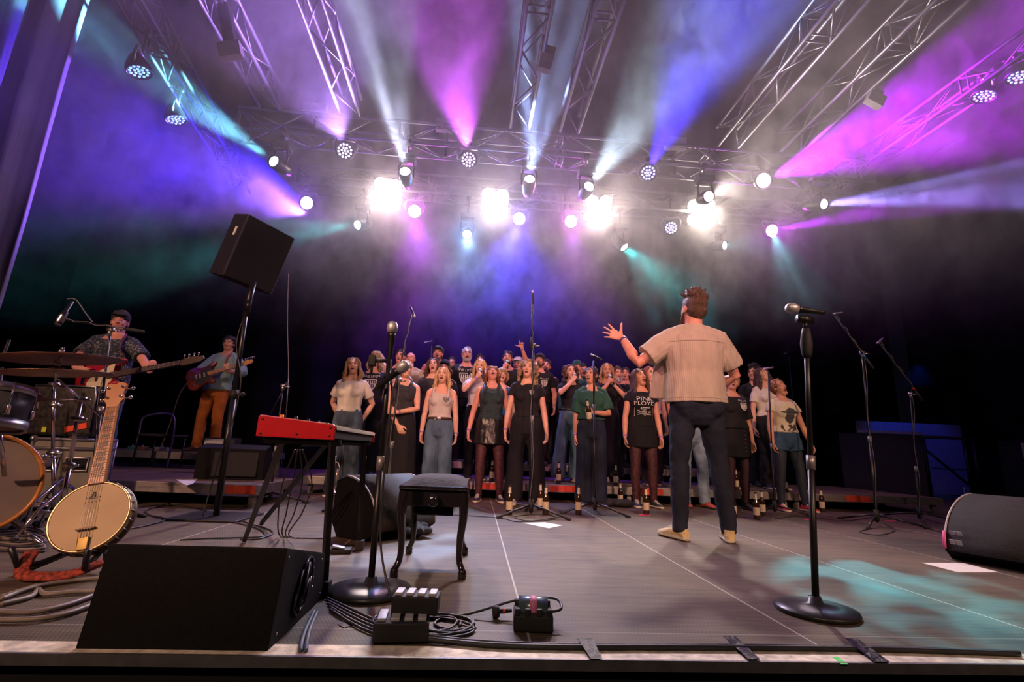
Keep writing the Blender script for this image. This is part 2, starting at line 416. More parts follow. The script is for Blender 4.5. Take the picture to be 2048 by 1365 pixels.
drape_wall('wall_back', -10, 10.5, 11.3, 0, 8.0, .10, 220, DRAPE)
drape_wall('wall_left', -8, 11.3, -9.6, -1.2, 8.0, .08, 160, DRAPE, 'y')
drape_wall('wall_right', -8, 11.3, 10.9, -1.2, 8.0, .08, 160, DRAPE, 'y')
bm = bmesh.new(); box(bm, (0, 1.6, 8.1), (21.5, 19.6, .2)); struct('ceiling', bm, HALL)
bm = bmesh.new(); box(bm, (0, -8.1, 3.4), (21.5, .2, 9.4)); struct('wall_front', bm, HALL)

# side curtains hanging left of the stage
CURT = mat('grey_side_curtain', (.30, .28, .34), .8, 0, .12, 2, .25, 6, stretch=(6, 6, .3))
def side_curtain(label, xr, y, width, seed):
    bm = bmesh.new(); n = 46; prev = None; r2 = random.Random(seed); ph = [r2.uniform(0, 6) for _ in range(3)]
    for i in range(n+1):
        t = i/n; x = xr-width*t; d = .09*math.sin(t*9+ph[0])+.02*math.sin(t*31+ph[1])
        vs = [bm.verts.new((x+.02*math.sin(z*1.3+ph[2]), y+d*(1+.1*z), z)) for z in (.02, 1, 2, 3, 4, 5, 6, 7)]
        if prev:
            for k in range(7): bm.faces.new((prev[k], vs[k], vs[k+1], prev[k+1]))
        prev = vs
    o = mesh_obj('side_curtain', bm, CURT); s = o.modifiers.new('thickness', 'SOLIDIFY'); s.thickness = .012
    return tag(o, label, 'curtain', 'side curtains')
side_curtain('pleated side curtain nearest the stage centre, its free edge lit violet', -5.18, 5.25, .46, 1)
side_curtain('middle fold of side curtain at the upper left edge', -5.78, 5.6, .30, 2)
side_curtain('outermost side curtain cut by the left border of the photo', -6.15, 5.8, .9, 3)
tobj('curtain_rail', [(-7.2, 5.5, 7.02), (-4.9, 5.5, 7.02)], .03, STEEL)['label'] = 'steel rail holding the pleated curtains at the left'
bpy.data.objects['curtain_rail']['category'] = 'rail'

# ------------------------------------------------------------------ risers
RTOP = mat('riser_top_plywood', (.13, .085, .055), .5, 0, .3, 5, 0, 10, stretch=(1, 8, 1)); RFR = mat('riser_frame_aluminium', (.30, .28, .27), .45, .7, .2)
RED = mat('red_marking_tape', (.55, .05, .02), .6, 0, .2)
def riser(label, x0, y0, z, wx=1.98, wy=.98, marks=((.3, .42),), group='stage riser decks'):
    t = thing('stage_riser', label, 'stage riser', (x0, y0, 0), 0, group)
    bm = bmesh.new(); box(bm, (wx/2, wy/2, z-.008), (wx-.03, wy-.03, .016)); mesh_obj('deck_board', bm, RTOP, t, False)
    for a, b in (((wx/2, .02), (wx, .035)), ((wx/2, wy-.02), (wx, .035)), ((.018, wy/2), (.035, wy-.072)), ((wx-.018, wy/2), (.035, wy-.072))):
        bm = bmesh.new(); box(bm, (a[0], a[1], z-.045), (b[0], b[1], .088), None, .004)
        box(bm, (a[0], a[1]-(.001 if b[0] > .1 and a[1] < .1 else 0), z-.04), (b[0]*.999, b[1]+.006, .012)); mesh_obj('frame_rail', bm, RFR, t, False)
    for a in (.07, wx-.07):
        for b in (.09, wy-.09):
            bm = bmesh.new(); box(bm, (a, b, (z-.09)/2), (.05, .05, z-.09)); mesh_obj('leg', bm, RFR, t, False)
    for a, b in marks:
        bm = bmesh.new(); box(bm, (wx*(a+b)/2, -.001, z-.045), (wx*(b-a), .008, .07)); mesh_obj('red_tape', bm, RED, t, False)
    return t
lab = ['choir riser deck at the left end of the front tier', 'front tier riser deck behind the big curly hair', 'front tier riser deck behind the conductor', 'long bare riser deck running out to the right behind the last boom stands']
for i, (x, mk) in enumerate(((-2.0, ((.80, .98),)), (0.0, ((.02, .14), (.46, .72))), (2.0, ((.02, .16),)), (4.0, ((.34, .50),)))):
    riser(lab[i], x, 6.0, .2, marks=mk)
riser('riser deck behind the bare one at the far right', 4.0, 7.0, .2, marks=())
for i, x in enumerate((-2.0, 0.0, 2.0)):
    riser(['higher back tier riser deck at the left', 'higher back tier riser deck in the middle', 'higher back tier riser deck at the right'][i], x, 7.0, .4, 1.98, 1.3, marks=())
riser('low riser deck under the guitar player\'s monitor, red tape on its corner', -3.9, 4.62, .2, 1.98, .98, ((.86, .99),))
riser('low riser deck the bass player stands on', -5.9, 4.62, .2, 1.98, .98, ())
riser('low riser deck between the bass player and the higher deck', -4.9, 5.6, .2, 1.98, .98, ((.9, .99),))
riser('higher riser deck the guitar player stands on', -5.0, 6.6, .4, 1.98, 1.5, ())

# ------------------------------------------------------------------ trusses
def truss(label, a, b, up, w=.29, rr=.025, seg=8, pitch=.5, m=None):
    ALU_ = m or (ALU if w > .30 else mat('shaded_truss_aluminium', (.12, .12, .14), .5, .7, .1))  # darker copy of the aluminium paints in the weaker light on most depth trusses
    a = Vector(a); b = Vector(b); d = (b-a).normalized(); u, v = frame(d, up); t = thing('lighting_truss', label, 'truss', a, 0, 'lighting trusses')
    L = (b-a).length; c = [u*sx*w/2+v*sy*w/2 for sx, sy in ((-1, -1), (1, -1), (1, 1), (-1, 1))]
    for q in c: tobj('chord', [q, q+d*L], rr, ALU_, t, seg)
    bm = bmesh.new(); n = int(L/pitch)
    for f in range(4):
        p, q = c[f], c[(f+1) % 4]
        for i in range(n):
            s0, s1 = (p, q) if (i+f) % 2 else (q, p)
            tube(bm, [s0+d*(i*L/n), s1+d*((i+1)*L/n)], rr*.48, 6)
        for k in range(int(L/2.5)+1):
            for e in (-.05, .05):
                z = min(max(k*2.5+e, .02), L-.02); tube(bm, [p+d*z, q+d*z], rr*.5, 6)
    mesh_obj('lattice', bm, ALU_, t)
    return t
def hyp(px, py, z): d = ray(px, py); return CAMLOC+d*((z-CAMZ)/d.z)
ZT = 5.36
def SL(x0, y0, Y0, x1, y1, Y1, y):
    A = at(x0, y0, Y0); B = at(x1, y1, Y1); t = (y-A.y)/(B.y-A.y); return (A.x+(B.x-A.x)*t, y, 5.62)
FT0 = Vector((-3.9, 6.85, ZT)); FT1 = Vector((6.4, 6.95, ZT))
truss('front cross truss above the choir carrying moving lights', FT0, FT1, (0, 0, 1), .36)
truss('rear cross truss with the four bright blinders', (-3.6, 8.36, ZT), (6.2, 8.36, ZT), (0, 0, 1), .36)
truss('depth truss at the upper left running towards the left end of the cross truss', (-3.18, 2.0, 5.66), (-3.4, 6.6, 5.66), (0, 0, 1))
truss('depth truss left of the picture centre', (-2.12, 2.0, 5.66), (-2.2, 6.6, 5.66), (0, 0, 1))
truss('depth truss at the top centre, the left one of the close pair', (.48, 2.0, 5.66), (.42, 6.6, 5.66), (0, 0, 1))
truss('depth truss at the top centre, the right one of the close pair', (1.26, 2.0, 5.66), (1.2, 6.6, 5.66), (0, 0, 1))
truss('brightly lit depth truss at the upper right', (3.82, 2.0, 5.66), (3.8, 6.6, 5.66), (0, 0, 1), .34)
truss('depth truss at the far upper right in the magenta haze', (4.85, 2.0, 5.66), (4.85, 6.6, 5.66), (0, 0, 1), .34)
truss('side truss at the far left carrying two dotted lights', SL(277, 138, 5.3, 351, 235, 6.3, 3.2), SL(277, 138, 5.3, 351, 235, 6.3, 9.2), (0, 0, 1), m=mat('shaded_side_truss', (.05, .05, .06), .6, .5, .1))  # faint light on the side trusses is put into this dark colour
truss('side truss at the far right carrying two dotted lights', SL(2040, 150, 4.6, 1969, 188, 5.0, 2.6), SL(2040, 150, 4.6, 1969, 188, 5.0, 8.8), (0, 0, 1), m=mat('shaded_side_truss', (.05, .05, .06), .6, .5, .1))
HOIST = mat('pale_hoist_cover', (.42, .38, .42), .7, 0, .1)
for (px, py, Y, sx, sz, tilt, lb) in ((895, 252, 6.8, .36, .20, 0, 'pale flat box on the cross truss left of the middle'), (1350, 288, 6.8, .36, .20, 0, 'pale flat box on the cross truss right of the middle'),
     (630, 218, 6.8, .36, .16, 0, 'dim flat box on the left part of the cross truss'), (1092, 127, 5.0, .16, .22, .25, 'small tilted pale box hanging from the paired trusses'), (461, 102, 4.8, .24, .2, -.3, 'pale box hanging from the upper left truss'), (1750, 200, 5.2, .22, .18, .5, 'pale box hanging from the upper right truss')):
    bm = bmesh.new(); box(bm, (0, 0, 0), (sx, .10, sz), None, .01); c_ = at(px, py, Y)
    o = mesh_obj('control_box', bm, HOIST, None, False); o.location = c_; o.rotation_euler = (0, tilt, 0); tag(o, lb, 'box', 'boxes on the trusses')
    bm = bmesh.new(); hb_ = .34 if py > 205 else max(.1, 5.54-c_.z); box(bm, (0, .06, hb_/2-(.34 if py > 205 else 0)), (.03 if py > 205 else .12, .03 if py > 205 else .12, hb_*(2 if py > 205 else 1))); mesh_obj('bracket', bm, BLACK, o, False)

# ------------------------------------------------------------------ stage lights
def emis(name, c, s): return mat(name, (.8, .8, .8), .5, 0, 0, emit=c, estr=s)
def clamp_up(t, h):
    bm = bmesh.new(); tube(bm, [(0, 0, 0), (0, 0, h)], .014, 6); box(bm, (0, 0, h-.03), (.07, .05, .07)); mesh_obj('clamp', bm, BLACK, t)
def fixture(label, loc, target, kind, c, s, group, dots=False, r=.12, htop=None, nd=19):
    loc = Vector(loc); d = (Vector(target)-loc).normalized(); t = thing('led_wash_light' if kind == 'wash' else 'moving_head_light', label, 'stage light', loc, 0, group)
    h = (htop or max(.25, ZT-.17-loc.z)); yh = .20 if kind == 'wash' else .26
    M = axis_m((0, 0, 0), d)
    bm = bmesh.new()
    if kind == 'wash': lathe(bm, [(0, -.20), (r*.45, -.19), (r*.7, -.14), (r*1.02, -.05), (r*1.10, .0), (r*1.10, .05), (r*1.02, .055), (r*1.0, .03), (0, .03)], M, 22)
    else: lathe(bm, [(0, -.24), (r*.8, -.23), (r*1.15, -.10), (r*1.25, .0), (r*1.15, .12), (r*1.02, .15), (r*.95, .12), (0, .12)], M, 22)
    head = mesh_obj('lamp_head', bm, BLACK, t)
    zf = .034 if kind == 'wash' else .125
    em = emis('lamp_glow_%02x%02x%02x_%d' % (int(c[0]*255), int(c[1]*255), int(c[2]*255), int(s)), c, s)
    if dots:
        pts = [(0, 0)]+[(math.cos(a*math.pi/3)*r*.36, math.sin(a*math.pi/3)*r*.36) for a in range(6)]+[(math.cos(a*math.pi/6+.26)*r*.74, math.sin(a*math.pi/6+.26)*r*.74) for a in range(12)]
        for x, y in pts:
            bm = bmesh.new(); lathe(bm, [(0, .012), (r*.10, .008), (r*.135, 0)], M @ Matrix.Translation((x, y, zf)), 10); mesh_obj('led', bm, em, head)
    else:
        bm = bmesh.new(); lathe(bm, [(0, .018), (r*.5, .014), (r*.93, 0)], M @ Matrix.Translation((0, 0, zf)), 24); mesh_obj('lens', bm, em, head)
    bm = bmesh.new(); side = Vector((d.y, -d.x, 0)).normalized()
    for k in (-1, 1): tube(bm, [side*k*r*1.25, side*k*r*1.4+Vector((0, 0, yh*.6)), side*k*r*1.1+Vector((0, 0, yh))], (.018), 6)
    tube(bm, [side*r*1.2+Vector((0, 0, yh)), side*-r*1.2+Vector((0, 0, yh))], .022, 6); mesh_obj('yoke', bm, STEEL if kind == 'wash' else BLACK, t)
    bm = bmesh.new()
    if kind == 'wash': tube(bm, [(0, 0, yh), (0, 0, h)], .014, 6); box(bm, (0, 0, h-.02), (.07, .05, .08))
    else: box(bm, (0, 0, yh+.05), (.26, .20, .10), None, .015); tube(bm, [(0, 0, yh+.1), (0, 0, max(h, yh+.14))], .014, 6); box(bm, (0, 0, max(h, yh+.14)-.03), (.08, .16, .07))
    mesh_obj('base' if kind != 'wash' else 'clamp', bm, BLACK, t)
    return t
WASHES = {6: 1, 7: 1, 8: 1, 9: 0, 10: 0, 11: 0, 12: 0, 13: 0, 14: 0}
LABS = ['moving light throwing the wide cyan beam to the upper left', 'moving light with a white-blue beam straight up beside the leftmost blinder', 'moving light with a pale blue beam upward right of the second blinder', 'moving light just above the third blinder, beam going up right', 'small moving light just above the rightmost blinder', 'moving light firing the fan of beams to the right edge',
 'dotted lavender wash light on the left of the cross truss', 'dotted pink wash light right of the left flat box', 'dotted lavender wash light left of the right flat box', 'magenta wash light at the right end of the cross truss with the big beam', 'lower magenta wash light at the right with a level beam', 'violet wash light at the far left of the rear truss',
 'magenta wash light below the leftmost blinder', 'violet wash light beside the second blinder', 'small magenta wash light left of the third blinder', 'cyan moving light fanning to the left above the tall loudspeaker', 'pale cyan moving light starring straight at us', 'moving light with the teal smoky beam', 'small cyan moving light at the lower right of the rig']
for i, (p, Y, t_, Yt, W, c, a) in enumerate(BEAMS):
    A = at(*p, Y); B = at(*t_, Yt); big = max(c)
    ec = tuple(min(1, .35+.65*x) for x in c) if i not in (9, 10, 12, 14) else (1, .45, 1)
    if i in (6, 7, 8, 9, 10, 11, 12, 13, 14):
        tgt = A+(CAMLOC+Vector((A.x*.3, 0, .5))-A)*.5 if i not in (9, 10, 11) else (A+((B-A).normalized()*.5+(CAMLOC-A).normalized()))
        fixture(LABS[i], A, tgt, 'wash', ec, 4 if i in (6, 7, 8) else 7, 'led wash lights', i in (6, 7, 8), .125)
    else:
        tgt = A+((B-A).normalized()*.8+(CAMLOC-A).normalized())
        fixture(LABS[i], A, tgt, 'head', tuple(min(1, .5+.5*x) for x in c), 9, 'moving head lights', False, .085)
for (px, py, Y, c, s, lb, dx) in ((1342, 456, 8.25, (.6, .5, 1), 5, 'dotted lavender wash light low on the rear truss between the right blinders', 0), (277, 138, 5.3, (.18, .42, 1), 3.0, 'dotted blue wash light high on the left side truss', 1), (351, 235, 6.3, (.18, .40, 1), 2.6, 'dotted blue wash light further back on the left side truss', 1),
       (1969, 188, 5.0, (.15, .35, 1), 2.6, 'dotted blue wash light on the right side truss, the farther one', -1), (2040, 150, 4.6, (.15, .35, 1), 3.0, 'dotted blue wash light at the upper right border', -1)):
    A = at(px, py, Y); fixture(lb, A, A+Vector((dx*.35, .1, -1.1)) if dx else A+(CAMLOC-A)*.5, 'wash', c, s, 'led wash lights', True, .125, htop=max(.3, 5.49-A.z))
def blinder(label, loc, aim):
    loc = Vector(loc); t = thing('blinder_light', label, 'stage light', loc, 0, 'four-cell blinders'); d = (Vector(aim)-loc).normalized(); M = axis_m((0, 0, 0), d, (0, 0, 1))
    em = emis('blinder_glow', (1, .86, .70), 60)
    bm = bmesh.new(); box(bm, M @ Vector((0, 0, -.06)), (.52, .52, .12), M.to_3x3(), .02); mesh_obj('housing', bm, BLACK, t)
    for x in (-.127, .127):
        for y in (-.127, .127):
            bm = bmesh.new(); lathe(bm, [(0, .03), (.06, .026), (.10, .012), (.117, .002)], M @ Matrix.Translation((x, y, 0)), 20); mesh_obj('lamp', bm, em, t)
            bm = bmesh.new(); lathe(bm, [(.122, 0), (.125, .03), (.120, .03), (.118, 0)], M @ Matrix.Translation((x, y, 0)), 20); mesh_obj('rim', bm, STEEL, t)
    h = ZT-.165-loc.z; clamp_up(t, max(h, .3))
for i, (p, Y) in enumerate(BLIND):
    A = at(*p, Y); blinder(['leftmost of the four glaring white blinders', 'second glaring white blinder from the left', 'third glaring white blinder, left of the dotted wash light', 'rightmost blinder, its four cells starring'][i], A, A+(CAMLOC+Vector((A.x*.4, 0, 0))-A))
# ------------------------------------------------------------------ people
from mathutils.bvhtree import BVHTree
def skinmat(n, c): 
    m = mat(n, c, .5, 0, .10, 25, .12, 90, spec=.45); p = m.node_tree.nodes['Principled BSDF']
    p.inputs['Subsurface Weight'].default_value = 0; return m
SK = {'a': skinmat('skin_fair', (.72, .40, .28)), 'b': skinmat('skin_tan', (.58, .29, .18)), 'c': skinmat('skin_ruddy', (.66, .30, .22))}
def hairmat(n, c): return mat(n, c, .42, 0, .55, 9, .7, 30, stretch=(9, 9, 1.2), spec=.5)
HM = {'blond': hairmat('hair_blond', (.62, .42, .20)), 'dblond': hairmat('hair_dark_blond', (.36, .22, .10)), 'brown': hairmat('hair_brown', (.085, .042, .022)),
      'dark': hairmat('hair_dark', (.025, .016, .014)), 'red': hairmat('hair_auburn', (.30, .11, .04)), 'grey': hairmat('hair_grey', (.38, .36, .36))}
EYEW = mat('eye_white', (.75, .70, .66), .3, 0, 0); EYED = mat('eye_dark', (.03, .02, .015), .2, 0, 0)
LIP = mat('lips', (.46, .14, .11), .4, 0, .1); MOUTH = mat('mouth_inside', (.05, .008, .008), .6, 0, .1); TEETH = mat('teeth', (.8, .76, .68), .3, 0, 0)
def cloth(n, c, rough=.85, bump=.25, bs=14, var=.12, stretch=(1, 1, .45)): return mat(n, c, rough, 0, var, 12, bump, bs, stretch=stretch, spec=.25)
CL = {'black': cloth('black_cotton', (.014, .014, .017)), 'white': cloth('white_cotton', (.66, .61, .54)), 'cream': cloth('cream_cotton', (.60, .55, .40)), 'grey': cloth('light_grey_cotton', (.55, .52, .48)),
      'green': cloth('dark_green_cotton', (.02, .075, .055)), 'blue': cloth('blue_cotton', (.02, .11, .26)), 'red': cloth('red_cotton', (.35, .05, .05)), 'pink': cloth('pink_cotton', (.45, .14, .14)), 'beige': cloth('beige_cotton', (.42, .36, .26)),
      'charcoal': cloth('charcoal_cotton', (.04, .04, .045)), 'leather': mat('black_leather', (.012, .012, .014), .32, 0, .2, 20, .3, 18), 'sequin': mat('dark_green_satin', (.012, .035, .035), .35, 0, .5, 90, .6, 160),
      'teal': cloth('teal_plaid_cotton', (.03, .10, .11), var=.5), 'shirtg': cloth('sage_shirt_cotton', (.22, .36, .34)), 'dress': cloth('black_jersey', (.010, .010, .013), .8, .35, 10)}
def denim(n, c, var=.45): return mat(n, c, .9, 0, var, 7, .35, 16, stretch=(1, 1, .5), spec=.2)
CL.update({'jeans': denim('mid_blue_denim', (.085, .145, .21)), 'acid': denim('mottled_blue_denim', (.06, .085, .12), .95), 'dkjeans': denim('dark_blue_denim', (.012, .018, .034)), 'ltjeans': denim('light_blue_denim', (.17, .25, .33)),
           'blackjeans': denim('black_denim', (.014, .014, .018), .3), 'navy': denim('navy_denim', (.016, .020, .036), .35), 'rust': cloth('rust_corduroy', (.36, .11, .02)), 'shorts': denim('blue_denim_shorts', (.03, .07, .12))})
TIGHT = mat('sheer_plum_tights', (.060, .016, .022), .55, 0, .6, 30); LEGG = mat('dark_blue_leggings', (.012, .022, .035), .7, 0, .3)
BANDV = mat('violet_wristband', (.30, .16, .55), .5, 0, .1); PRINTW = mat('white_print', (.62, .62, .60), .8, 0, .08); PRINTD = mat('dark_print', (.05, .05, .055), .8, 0, .3)
SHOE = {'black': mat('black_shoe', (.015, .015, .017), .45, 0, .2), 'cream': mat('cream_suede', (.55, .43, .22), .8, 0, .25, 30, .3, 60), 'red': mat('red_canvas', (.42, .02, .03), .8, 0, .2), 'orange': mat('orange_leather', (.45, .07, .02), .6, 0, .2), 'brown': mat('brown_leather', (.05, .02, .012), .5, 0, .2), 'grey': mat('grey_canvas', (.3, .27, .25), .8, 0, .2)}
SOLE = mat('rubber_sole', (.55, .50, .38), .7, 0, .15); SOLEB = mat('dark_sole', (.03, .03, .03), .7, 0, .1)

TF = [(.80, .150, .105, .0), (.90, .172, .118, .005), (1.0, .150, .105, 0), (1.07, .124, .092, 0), (1.17, .134, .100, -.003), (1.26, .155, .112, -.010), (1.32, .155, .104, -.003), (1.365, .143, .088, .005), (1.40, .112, .070, .012), (1.43, .078, .058, .015), (1.46, .056, .053, .016)]
TM = [(.80, .150, .110, .0), (.90, .165, .118, .005), (1.0, .155, .112, 0), (1.07, .152, .110, -.005), (1.17, .160, .115, -.006), (1.26, .175, .122, -.006), (1.32, .180, .115, 0), (1.37, .165, .094, .005), (1.405, .130, .076, .012), (1.435, .092, .064, .015), (1.46, .066, .060, .016)]
def tprof(T, z):
    if z <= T[0][0]: return T[0][1:]
    for a, b in zip(T, T[1:]):
        if z <= b[0]:
            t = (z-a[0])/(b[0]-a[0]); return tuple(a[i]+(b[i]-a[i])*t for i in (1, 2, 3))
    return T[-1][1:]
def ik(S, W, l1, l2, hint):
    d = W-S; L = d.length
    if L > (l1+l2)*.995: W = S + d.normalized()*(l1+l2)*.995; d = W-S; L = d.length
    a = (l1*l1-l2*l2+L*L)/(2*L); h = math.sqrt(max(0, l1*l1-a*a)); dn = d.normalized()
    hv = Vector(hint); hv = hv-dn*hv.dot(dn); hv.normalize()
    return S+dn*a+hv*h, W
def hand(bm, W, d, n, side, style='relax', s=1.):
    """W wrist, d towards the fingertips, n palm normal, side +1/-1 thumb side along d x n"""
    d = Vector(d).normalized(); n = Vector(n); n = (n-d*n.dot(d)).normalized(); l = d.cross(n)*side
    rings = []
    for t, hw, hd in ((-.005, .024, .018), (.02, .030, .017), (.05, .040, .015), (.08, .041, .013), (.092, .038, .011)):
        rings.append((W+d*t*s, l*hw*s, n*hd*s))
    ringloft(bm, rings, 12)
    curl = {'relax': (.35, .5, .4), 'flat': (.05, .12, .1), 'spread': (-.12, .12, .15), 'grip': (1.25, 1.25, .9), 'fist': (1.4, 1.5, 1.0), 'point': (1.4, 1.5, 1.0), 'fret': (.7, .9, .7)}[style]
    sp = .30 if style == 'spread' else .07
    for i in range(4):
        k = 1.5-i                                              # index first, on the thumb side
        base = W + d*(.086 - .004*abs(k-.5))*s + l*(.0245*k)*s*.86
        L = (.070, .078, .072, .056)[i]*s; r = (.0088, .009, .0087, .0076)[i]*s
        a = 0; pts = [base - d*.02*s, base]; p = base; dirv = (d + l*sp*k).normalized()
        cc = (.05, .1, .1) if style == 'point' and i == 0 else curl
        for j, fr in enumerate((.45, .32, .25)):
            a += cc[j]*(1+.06*i); q = dirv*math.cos(a)+n*math.sin(a); p = p+q*L*fr; pts.append(p)
        tube(bm, pts, [r*1.15, r*1.12, r*1.02, r*.95, r*.82], 7, up=l, round_ends=True)
    tb = W + d*.022*s + l*.020*s
    if style in ('grip', 'fist', 'fret'): td = [(.3, .75, .6), (.75, .15, .7), (.6, -.5, .6)]
    elif style in ('spread', 'point'): td = [(.35, .9, .1), (.35, .9, .05), (.3, .95, 0)]
    else: td = [(.6, .6, .35), (.85, .35, .25), (.95, .1, .3)]
    pts = [tb]; p = tb
    for j, L in enumerate((.042, .034, .026)):
        v = (d*td[j][0]+l*td[j][1]+n*td[j][2]).normalized(); p = p+v*L*s; pts.append(p)
    tube(bm, pts, [.015*s, .0125*s, .0105*s, .0088*s], 7, up=n, round_ends=True)
def shoe(parent, ank, yaw, kind, sole='w', s=1., high=False, detail=True):
    """ank: ankle point; the toe points along local -Y turned by yaw"""
    bm = bmesh.new(); M = Matrix.Translation((ank.x, ank.y, 0)) @ Matrix.Rotation(yaw, 4, 'Z')
    z0 = ank.z-.085*s
    P = lambda x, y, z: M @ Vector((x*s, y*s, z0+z*s))
    U = lambda v: (M.to_3x3() @ Vector(v))*s
    for y0, y1 in (((.062), -.19),):
        rings = []
        for y, hw, h in ((.072, .012, .03), (.066, .030, .055), (.03, .036, .08), (-.02, .037, .082), (-.07, .042, .066), (-.115, .048, .05), (-.155, .045, .042), (-.182, .032, .034), (-.196, .014, .024)):
            rings.append((P(0, y, h/2+.006), U((hw, 0, 0)), U((0, 0, h/2))))
        ringloft(bm, rings, 12)
    box(bm, P(0, -.055, .014), (.001, .001, .001))
    rings = []
    for y, hw in ((.076, .016), (.066, .034), (.02, .038), (-.05, .040), (-.11, .050), (-.16, .047), (-.19, .032), (-.203, .014)):
        rings.append((P(0, y, .014), U((hw, 0, 0)), U((0, 0, .014))))
    ringloft(bm, rings, 12)
    tube(bm, [P(0, .022, .05), P(0, .024, .080 if not high else .17)], [.040*s, .040*s], 12)
    zt = z0+.026*s
    return fuse('shoe', bm, None, parent, .0065*s, 1, mats=[SHOE[kind], SOLE if sole == 'w' else SOLEB], mfun=lambda p: 1 if p.z < zt else 0)
def laces(parent, ank, yaw, s=1., m=None):
    bm = bmesh.new(); M = Matrix.Translation((ank.x, ank.y, ank.z-.085*s)) @ Matrix.Rotation(yaw, 4, 'Z')
    for k in range(5):
        y = -.045-.022*k; z = .088-.009*k
        tube(bm, [M @ Vector((-.024*s, y*s, (z-.010)*s)), M @ Vector((0, (y-.004)*s, z*s)), M @ Vector((.024*s, (y+.004)*s, (z-.010)*s))], .0035*s, 5)
    return mesh_obj('laces', bm, m or PAPER, parent)

